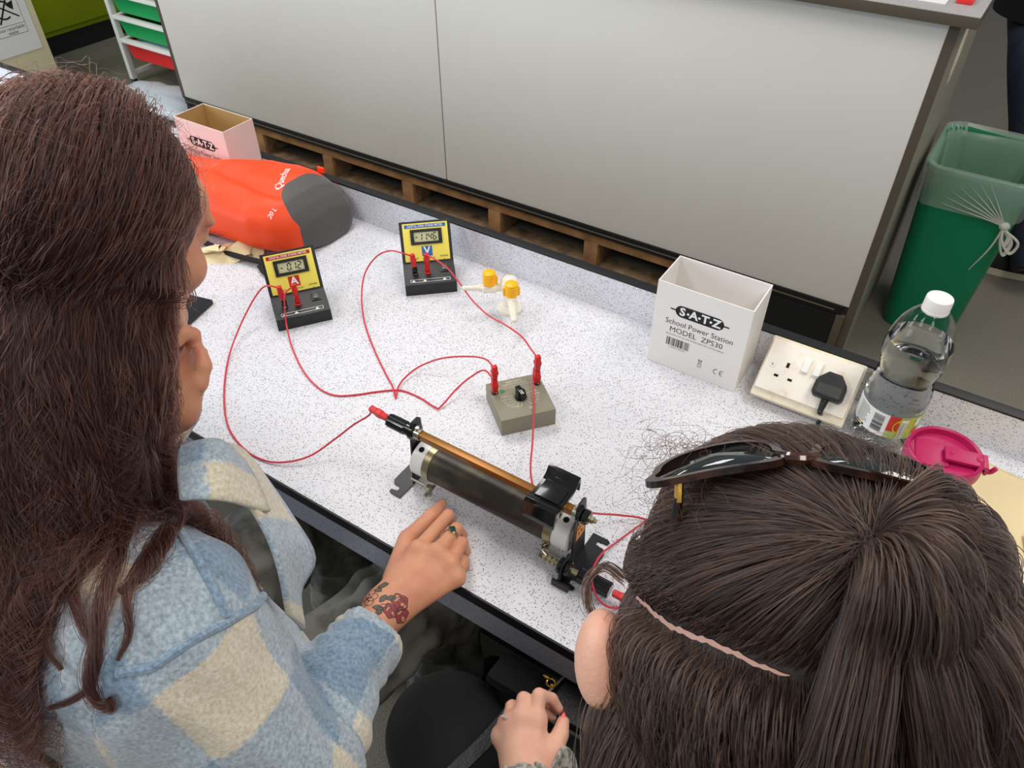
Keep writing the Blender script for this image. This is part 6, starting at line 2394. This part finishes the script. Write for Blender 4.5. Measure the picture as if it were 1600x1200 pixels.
# ================================================================== DARK HAIRED PERSON
pr_ = thing('person', 'dark haired person seen from behind with sunglasses pushed up on the head', 'person', (0, 0, 0))
C2 = V3(ad(1212, 985, 0.465))
gf = unit((-0.52, 0.80, -0.30))
gr_ = unit(np.cross(gf, (0, 0, 1)))
gu = np.cross(gr_, gf)
GM = np.stack([gr_, gf, gu], 1)
L2 = lambda x, y, z: C2 + GM @ np.array((x, y, z), float)
fd = Field((-0.50, -0.25, 0.60), (0.34, 0.62, 1.56), 0.0030)
head_shape(fd, C2, GM, ear=(0.018, 0.96))
N2 = C2 - gf * 0.12 - nv(0, 0, 0.20)
fd.cone(L2(0, -0.025, -0.06), 0.052, N2, 0.060, 0.02)
ShL = N2 - gr_ * 0.155 + nv(0, 0, -0.055)
ShR = N2 + gr_ * 0.155 + nv(0, 0, 0.0)
fd.cone(ShL, 0.052, ShR, 0.052, 0.03)
mid2 = N2 - nv(0, 0, 0.18)
fd.ell(mid2, (0.15, 0.10, 0.17), GM, 0.03)
Pel = nv(mid2[0] + 0.02, mid2[1] - 0.06, 0.68)
fd.cone(mid2, 0.12, Pel, 0.13, 0.03)
q = lambda x, y, d: V3(ad(x, y, d))
W2 = q(822, 1214, 0.985)
E2 = nv(W2[0] + 0.10, W2[1] - 0.20, W2[2] + 0.06)
fd.cone(ShL, 0.048, E2, 0.038, 0.02)
fd.cone(E2, 0.037, W2, 0.0235, 0.012)
mcp2 = [q(838, 1124, .992), q(815, 1120, .995), q(796, 1131, 1.003), q(782, 1150, 1.012)]
pip2 = [q(842, 1086, .995), q(818, 1092, 1.000), q(800, 1104, 1.012), q(787, 1126, 1.022)]
dip2 = [q(862, 1092, 1.008), q(840, 1100, 1.018), q(818, 1112, 1.028), q(800, 1134, 1.036)]
tip2 = [q(873, 1108, 1.016), q(862, 1120, 1.026), q(838, 1130, 1.036), q(815, 1148, 1.042)]
th2 = [q(850, 1196, 0.990), q(866, 1172, 0.992), q(875, 1148, 0.998), q(880, 1128, 1.004)]
hand(fd, W2, mcp2, pip2, dip2, tip2, th2, r=0.0086, up=(0.0, -0.5, 0.85))
E2r = nv(ShR[0] + 0.03, ShR[1] + 0.05, 0.92)
W2r = nv(0.10, 0.36, 0.875)
fd.cone(ShR, 0.048, E2r, 0.038, 0.02)
fd.cone(E2r, 0.037, W2r, 0.024, 0.012)
P, F_ = fd.mesh()
body2, P = mesh_obj('body', P, F_, MT['skin_pink'], pr_, relax=1)
treeB = bvh(P, F_)
nail('thumb_nail', th2[3], th2[2], (-0.1, -0.6, 1), 0.0082, MT['nail_pink'], pr_, L=0.017, wd=0.0050, point=0.6).__setitem__('label', 'coral pink thumb nail')
nail('finger_nail', tip2[0], dip2[0], (0.5, 0.1, 0.8), 0.0066, MT['nail_pink'], pr_, L=0.010, wd=0.0042, point=0.5)
rg = unit(pip2[2] - mcp2[2])
Mr = basis(rg, (0, 0, 1), mcp2[2] * 0.62 + pip2[2] * 0.38)
mb = MB()
mb.tube([Mr @ Vector((0.0100 * math.cos(a), 0.0100 * math.sin(a), 0)) for a in np.linspace(0, 2 * math.pi, 30)], 0.0010, 6)
ring2 = mb.build('ring', MT['steel'], pr_, label='silver ring with a pale stone')
mb = MB()
cst = Vector(q(790, 1121, .992))
mb.ball(cst, 0.0034, u=8, v=5)
mb.ball(cst + Vector((0.004, 0.001, 0)), 0.0022, u=8, v=5)
mb.ball(cst + Vector((-0.0035, -0.001, 0)), 0.0022, u=8, v=5)
mb.build('ring_stone', mat('pale_cut_stone', srgb(230, 226, 214), 0.08, trans=0.5), ring2)

# fluffy grey marl jumper
GMt = mat('grey_marl_fleece', srgb(176, 172, 158), 0.95, vary=(150, srgb(96, 96, 94), 0.42, 0.62), bump=(200, 0.9), sheen=0.5)
jf = Field((-0.36, -0.32, 0.60), (0.42, 0.60, 1.36), 0.0055)
jf.ell(mid2, (0.180, 0.130, 0.19), GM, 0.03)
jf.cone(ShL, 0.072, ShR, 0.080, 0.04)
hood = V3(ad(1560, 1235, .60))
jf.cone(hood, 0.055, ShR, 0.075, 0.03)
jf.cone(hood, 0.050, V3(ad(1640, 1240, .60)), 0.060, 0.03)
jf.cone(N2 - nv(0, 0, .02), 0.078, N2 + nv(0, 0, 0.0), 0.072, 0.03)
jf.cone(mid2, 0.145, Pel, 0.165, 0.04)
jf.cone(ShL, 0.070, E2, 0.055, 0.03)
c2 = W2 + unit(E2 - W2) * 0.022
jf.cone(E2, 0.054, c2, 0.040, 0.02)
jf.cone(ShR, 0.070, E2r, 0.055, 0.03)
jf.cone(E2r, 0.054, W2r + unit(E2r - W2r) * 0.03, 0.040, 0.02)
jf.cone(c2 + unit(c2 - E2) * 0.03, 0.036, c2 - unit(c2 - E2) * 0.03, 0.031, 0.003, cut=True)
jf.cone(N2 + nv(0, 0, 0.04), 0.066, N2 + nv(0, 0, 0.14), 0.08, 0.01, cut=True)
Pj, Fj = jf.mesh()
Nj = normals(Pj, Fj)
Pj = Pj + Nj * (0.006 * np.sin(Pj @ nv(50, 22, 30) + 2.5 * np.sin(Pj @ nv(14, -20, 40))))[:, None]
mesh_obj('jumper', Pj, Fj, GMt, pr_, 'fluffy grey marl jumper')
# loose cuff over the base of the thumb
sheet('cuff', [[Vector(q(838, 1216, .975)), Vector(q(862, 1196, .972)), Vector(q(880, 1166, .982)), Vector(q(897, 1178, 1.0))],
               [Vector(q(846, 1226, .985)), Vector(q(868, 1210, .984)), Vector(q(888, 1190, .99)), Vector(q(900, 1196, 1.01))],
               [Vector(q(850, 1250, .995)), Vector(q(872, 1240, .995)), Vector(q(892, 1235, 1.0)), Vector(q(905, 1240, 1.02))]], GMt, 0.003, pr_, 0, 'grey marl cuff over the thumb')

# black trousers
jn = Field((-0.52, -0.16, 0.0), (0.26, 0.60, 0.82), 0.0055)
KL = V3(at(700, 1150, 0.665))
KR = nv(-0.02, 0.44, 0.655)
HL, HR = nv(Pel[0] - 0.07, Pel[1], 0.655), nv(Pel[0] + 0.09, Pel[1], 0.655)
for hip, knee, foot in ((HL, KL, nv(KL[0] + 0.02, KL[1] - 0.02, 0.09)), (HR, KR, nv(KR[0], KR[1], 0.09))):
    jn.cone(hip, 0.092, knee, 0.083, 0.03)
    jn.cone(knee, 0.080, knee * 0.5 + foot * 0.5, 0.062, 0.02)
    jn.cone(knee * 0.5 + foot * 0.5, 0.062, foot, 0.05, 0.02)
jn.cone(HL, 0.10, HR, 0.10, 0.03)
Pj, Fj = jn.mesh()
mesh_obj('trousers', Pj, Fj, MT['black_cloth'], pr_)
for k_ in (KL, KR):
    MB().ball((k_[0], k_[1] + 0.03, 0.045), (0.046, 0.12, 0.044)).build('boot', MT['leather'], pr_)
stool('round black stool under the person with sunglasses on the head', float(Pel[0]), float(Pel[1]), 0.545)

# black handbag on the lap
hb = thing('handbag', 'black leather handbag with a gold clasp on the lap of the person with sunglasses', 'bag', (0, 0, 0))
b0 = at(882, 1056, 0.765)
b1 = at(800, 1150, 0.765)
dl = Vector((0.78, 0.60, 0)).normalized()
dl = Vector((0.95, 0.10, -0.18)).normalized()
dw = Vector((-0.10, -0.95, -0.10)).normalized()
dn = dl.cross(dw) * -1
MBG = frame(dl, dw, dl.cross(dw), b0)
mb = MB().box((0.0, 0.0, 0.0), (0.30, 0.055, 0.05), 0.012, MBG, seg=3)
mb.build('bag_body', MT['leather'], hb)
mb = MB().box((-0.002, 0.058, -0.004), (0.30, 0.064, 0.045), 0.003, MBG)
mb.build('flap', MT['leather'], hb)
mb = MB().box((-0.085, 0.004, 0.012), (-0.006, 0.050, 0.05), 0.010, MBG)
mb.build('side_gusset', MT['black_cloth'], hb)
cl_ = at(861, 1067, 0.772)
mb = MB()
mb.tube([cl_ + Vector((0.006 * math.cos(a), 0.005 * math.sin(a), 0.001 * math.sin(a))) for a in np.linspace(0, 2 * math.pi, 20)], 0.0016, 8)
mb.ball(cl_ + Vector((-0.009, 0.003, 0.002)), (0.006, 0.003, 0.003), u=10, v=6)
mb.ball(cl_ + Vector((0.003, -0.002, -0.001)), 0.0036, u=10, v=6)
mb.build('clasp', MT['gold'], hb, label='gold clasp')
mb = MB().tube(smooth_path([at(882, 1056, 0.770), at(868, 1070, 0.770), at(852, 1086, 0.770), at(838, 1104, .765)], 5), 0.0022, 6)
mb.build('zip', MT['brass'], hb)
mb = MB()
ribbon(mb, [at(800, 1110, 0.775), at(775, 1140, 0.78), at(745, 1172, 0.785), at(705, 1210, 0.79), at(660, 1260, 0.79)], 0.018, 0.003)
mb.build('strap', MT['leather'], hb)

# ------------------------------------------------------------------ hair : parted, the top gathered at the crown
RAD2, CEN2 = np.array((0.078, 0.098, 0.092)), np.array((0, -0.012, 0.018))
def surf2(px, py, off=0.0):
    """where a view line of the photograph meets the scalp (local unit vector, world point)"""
    d = V3(((cf * FPX + cr * (px - 800) - cu * (py - 600)).normalized()))
    o = (V3(CAM) - C2) @ GM - CEN2
    dd = d @ GM
    r_ = RAD2 + off
    a = ((dd / r_) ** 2).sum()
    b = (o * dd / r_ ** 2).sum()
    c = ((o / r_) ** 2).sum() - 1
    disc = b * b - a * c
    t = (-b - math.sqrt(max(disc, 0))) / a
    l = o + dd * t
    return l / r_, C2 + GM @ (CEN2 + l)
vA, pA = surf2(1005, 935)
vB, pB = surf2(1235, 1050)
vE, pE = surf2(1362, 852, 0.012)
pn = unit(np.cross(vA, vB))
if np.dot(pn, vE) < 0:
    pn = -pn
pnr = pn * nv(-1, 1, 1)
def above(v):
    return np.where(v[:, 0] < 0.06, v @ pn, v @ pnr)
def hairline2(v):
    x, y, z = v.T
    return ((y > 0.25) & (z > 0.36 - 0.9 * np.clip(0.62 - y, 0, 1))) | ((y <= 0.25) & (z > -0.60))
def coll2(off):
    def f(X):
        L = (X - C2) @ GM
        c = L - CEN2
        k0 = np.linalg.norm(c / RAD2, axis=-1)
        k1 = np.linalg.norm(c / RAD2 ** 2, axis=-1) + 1e-9
        best = k0 * (k0 - 1) / k1 - off
        n1 = c / RAD2 ** 2
        nb = n1 / (np.linalg.norm(n1, axis=1)[:, None] + 1e-9) @ GM.T
        for a, ra, b, rb in ((ShL, 0.078, ShR, 0.078), (N2 + nv(0, 0, .05), 0.062, N2, 0.085), (mid2, 0.145, Pel, 0.165)):
            ab = b - a
            t = np.clip(((X - a) @ ab) / (ab * ab).sum(), 0, 1)
            Wv = X - (a + t[:, None] * ab)
            l = np.linalg.norm(Wv, axis=1) + 1e-9
            d = l - (ra + (rb - ra) * t) - off
            m_ = d < best
            best = np.where(m_, d, best)
            nb = np.where(m_[:, None], Wv / l[:, None], nb)
        return best, nb
    return f
def wavy(PT, L, nlock, rng, amp, lam, frizz, clump, grow=(0.03, 0.2), npt=None):
    n, npt = PT.shape[:2]
    li = rng.choice(n, nlock, replace=False)
    mid = PT[:, npt // 2]
    lock = np.empty(n, int)
    for a in range(0, n, 2000):
        lock[a:a + 2000] = np.linalg.norm(mid[a:a + 2000, None] - mid[li][None], axis=2).argmin(1)
    S = np.linspace(0, 1, npt)[None] * L[:, None]
    cl = clump * np.clip((S - 0.02) / 0.15, 0, 1)
    PT = PT * (1 - cl[..., None]) + PT[li][lock] * cl[..., None]
    x, y = lockwave(S, rng, amp, lam, nlock, lock, grow, frizz)
    T_ = np.gradient(PT, axis=1)
    T_ /= np.linalg.norm(T_, axis=2)[..., None] + 1e-9
    ref = np.array((0.837, 0.547, 0.0))
    e1 = ref - T_ * (T_ @ ref)[..., None]
    e1 /= np.linalg.norm(e1, axis=2)[..., None] + 1e-9
    e2 = np.cross(T_, e1)
    return PT + e1 * x[..., None] + e2 * y[..., None] * 0.5

hm = Field((C2[0] - 0.19, C2[1] - 0.19, C2[2] - 0.24), (C2[0] + 0.19, C2[1] + 0.20, C2[2] + 0.17), 0.0036)
hm.ell(L2(*CEN2), RAD2 + 0.003, GM, 0.01)
hm.ell(L2(0.005, -0.050, -0.040), (0.076, 0.066, 0.10), GM, 0.02)
hm.ell(L2(0, 0.112, -0.052), (0.080, 0.080, 0.095), GM, 0.008, cut=True)
for s_ in (-1, 1):
    hm.ell(L2(s_ * 0.092, -0.002, -0.008), (0.020, 0.022, 0.036), GM, 0.006, cut=True)
Ph, Fh = hm.mesh()
hair2, _ = mesh_obj('hair', Ph, Fh, MT['hair_base_r'], pr_, 'dark brown hair half pinned up at the crown')

# the pale parting
mb = MB()
for i, (t0, t1) in enumerate(((0, 1),)):
    L_, R_ = [], []
    for k in range(41):
        t = k / 40
        v = unit(vA * (1 - t) + vB * t)
        v = v / np.linalg.norm(v)
        tn = unit(np.cross(v, pn))
        c = CEN2 + v * (RAD2 + 0.0038)
        w_ = (0.0006 + 0.0008 * math.sin(k * 1.3) ** 2) * (math.sin(math.pi * min(1, 0.06 + t * 0.94)) ** 0.4) + 0.0002
        wob = pn * (0.0008 * math.sin(k * 0.30) + 0.0003 * math.sin(k * 1.1))
        L_.append(C2 + GM @ (c + pn * w_ + wob))
        R_.append(C2 + GM @ (c - pn * w_ + wob))
    n = len(L_)
    mb.add(L_ + R_, [(k, k + 1, n + k + 1, n + k) for k in range(n - 1)])
mb.build('parting', mat('pale_scalp', srgb(190, 148, 134), 0.6), hair2, angle=180, label='pale scalp showing in the parting')

# (a) top section drawn to the crown
rng = np.random.default_rng(31)
def grow_top(n, seed, off_r, puff, r0=0.00030):
    rng = np.random.default_rng(seed)
    v, _ = scalp_roots(n, rng, GM, C2, CEN2, RAD2, keep=lambda v: hairline2(v) & (above(v) > 0.005))
    npt = 34
    th = np.arccos(np.clip(v @ vE / np.linalg.norm(vE), -1, 1))
    e_ = vE / np.linalg.norm(vE)
    off = rng.uniform(*off_r, n)
    pf = puff * rng.uniform(0.5, 1.0, n) * np.clip(0.55 - 0.9 * v[:, 1] + 0.5 * v[:, 0], 0.12, 1.3)
    PT = np.zeros((n, npt, 3))
    jit = rng.normal(0, 0.0030, (n, 3))
    for i in range(npt):
        t = i / (npt - 1)
        t_ = t ** 0.9
        s0 = np.sin((1 - t_) * th) / np.maximum(np.sin(th), 1e-4)
        s1 = np.sin(t_ * th) / np.maximum(np.sin(th), 1e-4)
        u = v * s0[:, None] + e_ * s1[:, None]
        u /= np.linalg.norm(u, axis=1)[:, None]
        rr = off * (0.15 + 0.85 * min(1, t * 6)) + pf * math.sin(math.pi * min(1, t * 1.02)) * np.clip(th / 0.9, 0.2, 1)
        PT[:, i] = CEN2 + u * (RAD2 + rr[:, None]) + jit * t
    return C2 + PT @ GM.T, th * 0.09
PT, L_ = grow_top(14000, 41, (0.003, 0.007), 0.022)
PT = wavy(PT, L_, 130, rng, 0.0022, 0.09, 0.0008, 0.35)
strands('top_hair', PT, 0.00021, 0.00018, MT['hair_r'], hair2)
# short hair lying close to the parting on both sides
def near_part(n, seed):
    rng = np.random.default_rng(seed)
    v, P0 = scalp_roots(n, rng, GM, C2, CEN2, RAD2, keep=lambda v: (np.abs(above(v)) < 0.085) & (np.abs(above(v)) > 0.006) & (v[:, 1] < 0.5) & (v[:, 2] > -0.7))
    sgn = np.sign(above(v))
    e_ = vE / np.linalg.norm(vE)
    tgt = np.where(sgn[:, None] > 0, e_[None] - v, np.array((-0.10, -0.50, -0.85))[None])
    tgt /= np.linalg.norm(tgt, axis=1)[:, None]
    nr = v / RAD2
    nr /= np.linalg.norm(nr, axis=1)[:, None]
    d = tgt - nr * (tgt * nr).sum(1)[:, None]
    d /= np.linalg.norm(d, axis=1)[:, None]
    d += rng.normal(0, 0.10, (n, 3))
    npt = 14
    t = np.linspace(0, 1, npt)
    L = rng.uniform(0.025, 0.055, n)
    PT = np.zeros((n, npt, 3))
    for i, tt in enumerate(t):
        c = v * RAD2 + d * (L * tt)[:, None]
        u = c / RAD2
        u /= np.linalg.norm(u, axis=1)[:, None]
        PT[:, i] = CEN2 + u * (RAD2 + 0.0030 + 0.006 * min(1, tt * 3) * rng.uniform(0.7, 1.0, (n, 1)))
    return C2 + PT @ GM.T
strands('parting_hair', near_part(5000, 61), 0.00020, 0.00014, MT['hair_r'], hair2)
# (b) lower section hanging from the parting
def grow_low(n, seed, off_r, Lr, nl, clump, amp=0.006):
    rng = np.random.default_rng(seed)
    v, P0 = scalp_roots(n, rng, GM, C2, CEN2, RAD2, keep=lambda v: hairline2(v) & (above(v) < -0.006) & (v[:, 1] < np.where(np.abs(v[:, 0]) > 0.6, -0.02, 0.30)))
    d = np.stack([np.sign(v[:, 0] - 0.05) * 0.10, -0.50 + 0 * v[:, 0], -0.85 + 0 * v[:, 0]], 1) + rng.normal(0, 0.07, (n, 3))
    nr = v / RAD2
    nr /= np.linalg.norm(nr, axis=1)[:, None]
    d = d - nr * (d * nr).sum(1)[:, None] + nr * 0.06
    off = rng.uniform(*off_r, n)
    L = rng.uniform(*Lr, n)
    npt = 44
    PT = simulate(P0, d @ GM.T, L, npt, np.linspace(0.12, 0.25, npt), coll2(off), rng, G=tuple(nv(0, 0, -1) + gr_ * 0.22 - gf * 0.15))
    return wavy(PT, L, nl, rng, amp, 0.10, 0.0009, clump)
strands('back_hair', grow_low(12000, 43, (0.004, 0.016), (0.30, 0.42), 130, 0.5), 0.00022, 0.00010, MT['hair_r'], hair2)
# (c) the gathered tail that falls from the crown
def grow_tail(n, seed, spread, Lr, nl, clump, amp):
    rng = np.random.default_rng(seed)
    e_ = vE / np.linalg.norm(vE)
    n_ = unit(e_ / RAD2)
    base = CEN2 + e_ * (RAD2 + 0.010)
    t1 = unit(np.cross(n_, (0, 1, 0)))
    t2 = np.cross(n_, t1)
    bias_a = GM.T @ unit(V3(cr) * 0.8 - V3(cu) * 0.6)
    ac = math.atan2(np.dot(bias_a, t2), np.dot(bias_a, t1))
    a = ac + np.clip(rng.normal(0, 0.95, n), -2.0, 1.7)
    bias = unit(GM.T @ unit(V3(cr) * 0.7 - V3(cu) * 0.35))
    rad = rng.uniform(0, 1, n) ** 0.6
    dirs = n_ * rng.uniform(0.15, 0.75, n)[:, None] + (t1 * np.cos(a)[:, None] + t2 * np.sin(a)[:, None]) * (spread * rad)[:, None] + bias * 0.55
    P0 = C2 + (base + (t1 * np.cos(a)[:, None] + t2 * np.sin(a)[:, None]) * (0.013 * rad)[:, None]) @ GM.T
    off = rng.uniform(0.008, 0.030, n) * np.clip(1.0 - 0.25 * np.cos(a - ac - 0.6), 0.6, 1.2)
    L = rng.uniform(*Lr, n)
    npt = 46
    PT = simulate(P0, dirs @ GM.T, L, npt, np.linspace(0.14, 0.26, npt), coll2(off), rng, hugk=0.15)
    return wavy(PT, L, nl, rng, amp, 0.12, 0.0010, clump)
strands('gathered_tail', grow_tail(13000, 47, 1.2, (0.22, 0.34), 60, 0.55, 0.013), 0.00022, 0.00010, MT['hair_r'], hair2)
# (d) loose curly wisps at the temple and forehead
def wisps(n, seed, box, L0, r_):
    rng = np.random.default_rng(seed)
    cl = []
    npt = 26
    for i in range(n):
        px, py = rng.uniform(box[0], box[2]), rng.uniform(box[1], box[3])
        v, p = surf2(px, py, 0.006)
        nr = unit(GM @ unit(v / RAD2))
        d = unit(nr * 0.5 + rng.normal(0, 0.6, 3) + gf * 0.8)
        e1 = unit(np.cross(d, (0.1, 0.2, 1)))
        e2 = np.cross(d, e1)
        L = rng.uniform(*L0)
        k = rng.uniform(2, 6)
        ph = rng.uniform(0, 6.28)
        rc = rng.uniform(0.002, 0.010)
        t = np.linspace(0, 1, npt)[:, None]
        pts = p + d * t * L + (e1 * np.cos(k * 2 * t + ph) + e2 * np.sin(k * 2 * t + ph)) * rc * t ** 0.7 + nv(0, 0, -0.02) * t ** 2
        cl.append(pts)
    return np.array(cl)
strands('loose_wisps', wisps(150, 51, (1040, 700, 1130, 830), (0.012, 0.045), 0), 0.00010, 0.00006, MT['hair_r'], hair2)
strands('loose_wisps', wisps(150, 52, (1010, 690, 1400, 720), (0.010, 0.028), 0), 0.00012, 0.00006, MT['hair_r'], hair2)
# curl in front of the ear
base_pts = [q(975, 905, .455), q(945, 885, .46), q(922, 905, .468), q(918, 940, .472), q(932, 968, .47), q(955, 975, .465), q(972, 958, .46)]
cc = np.array([V3(p) for p in smooth_path(base_pts, 6)])
rng = np.random.default_rng(8)
cl = np.stack([cc + rng.normal(0, 0.0011, 3) + np.sin(np.linspace(0, 6, len(cc)) + rng.uniform(0, 6))[:, None] * rng.normal(0, 0.0012, 3) for _ in range(34)])
strands('temple_curl', cl, 0.00022, 0.00014, MT['hair_r'], hair2)

# ------------------------------------------------------------------ sunglasses pushed up on the head
sgl = thing('sunglasses', 'tortoiseshell sunglasses with gold hinges pushed up on the dark haired head', 'sunglasses', (0, 0, 0))
MT['tort'] = mat('tortoiseshell_acetate', srgb(64, 34, 22), 0.14, vary=(70, srgb(20, 12, 10), 0.42, 0.6), coat=0.6)
MT['lens'] = mat('dark_grey_green_lens', srgb(40, 52, 54), 0.06, trans=0.55, coat=0.8)
hl, hr_ = q(1056, 752, .370), q(1456, 770, .376)
GX = unit(hr_ - hl)
ear_t = L2(-0.098, -0.016, 0.022)
td = unit(ear_t - hl)
td = unit(td - GX * np.dot(td, GX))
GZ = td                                     # temples run this way
GYv = np.cross(GZ, GX)                      # candidate lens direction
if np.dot(GYv, gf) < 0:
    GYv = -GYv
GYv = unit(GYv * 0.94 + GZ * 0.10)
half = np.linalg.norm(hr_ - hl) / 2
GO = (hl + hr_) / 2
def gpt(x, y, z):
    """x across, y from brow towards lens bottom, z along temples"""
    return Vector(GO + GX * x + GYv * y + GZ * z)
def lens_outline(s, n=40, grow=0.0):
    out = []
    for i in range(n):
        a = 2 * math.pi * i / n
        ca, sa = math.cos(a), math.sin(a)
        x = 0.0268 * math.copysign(abs(ca) ** 0.72, ca)
        y = 0.0165 * math.copysign(abs(sa) ** 0.75, sa)
        x += 0.004 * (y / 0.02) * 0.3
        x *= 1 + (0.06 if sa < 0 else -0.05)
        k = 1 + grow / 0.026
        out.append((s * (0.0365 + x * k * 1.02), 0.018 + y * k))
    return out
def curve_z(x):
    return 0.010 * (x / half) ** 2 - 0.010
for s in (-1, 1):
    o1, o2 = lens_outline(s), lens_outline(s, grow=0.0042)
    mb = MB()
    n = len(o1)
    vs = []
    for o_, zz_ in ((o1, 0.0018), (o2, 0.0018), (o2, -0.0018), (o1, -0.0018)):
        vs += [gpt(x, y, curve_z(x) + zz_) for x, y in o_]
    fs = []
    for j in range(4):
        for i in range(n):
            k = (i + 1) % n
            a, b = j * n, ((j + 1) % 4) * n
            fs.append((a + i, a + k, b + k, b + i))
    mb.add(vs, fs)
    mb.build('rim', MT['tort'], sgl)
    mb = MB()
    c = (s * 0.0365, 0.018)
    vs = [gpt(c[0], c[1], curve_z(c[0]) - 0.0015)] + [gpt(x, y, curve_z(x)) for x, y in o1]
    mb.add(vs, [(0, 1 + i, 1 + (i + 1) % n) for i in range(n)])
    mb.build('lens', MT['lens'], sgl, angle=180, solid=0.0016)
    # hinge and temple
    mb = MB()
    hx = s * (half - 0.001)
    mb.tube([gpt(hx * 0.94, 0.010, curve_z(hx)), gpt(hx, 0.006, 0.002), gpt(hx * 1.005, 0.003, 0.012)], 0.0022, 8)
    mb.build('hinge', MT['gold'], sgl, label='gold hinge')
    mb = MB()
    tl = [gpt(hx * 1.005, 0.003, 0.010), gpt(hx * 1.05, -0.001, 0.035), gpt(hx * 1.09, -0.006, 0.070), gpt(hx * 1.08, -0.012, 0.100), gpt(hx * 1.02, -0.020, 0.122)]
    P_ = smooth_path(tl, 6)
    mb.tube(P_, [0.0022 + 0.0010 * (i / len(P_)) for i in range(len(P_))], 10, flat=0.7)
    mb.build('temple', MT['tort'], sgl)
mb = MB()
mb.tube(smooth_path([gpt(-0.0085, 0.013, -0.010), gpt(-0.004, 0.0085, -0.0112), gpt(0.004, 0.0085, -0.0112), gpt(0.0085, 0.013, -0.010)], 5), 0.0027, 8)
mb.build('bridge', MT['tort'], sgl)
print('HALF', half, 'C2', C2, 'ShR px')
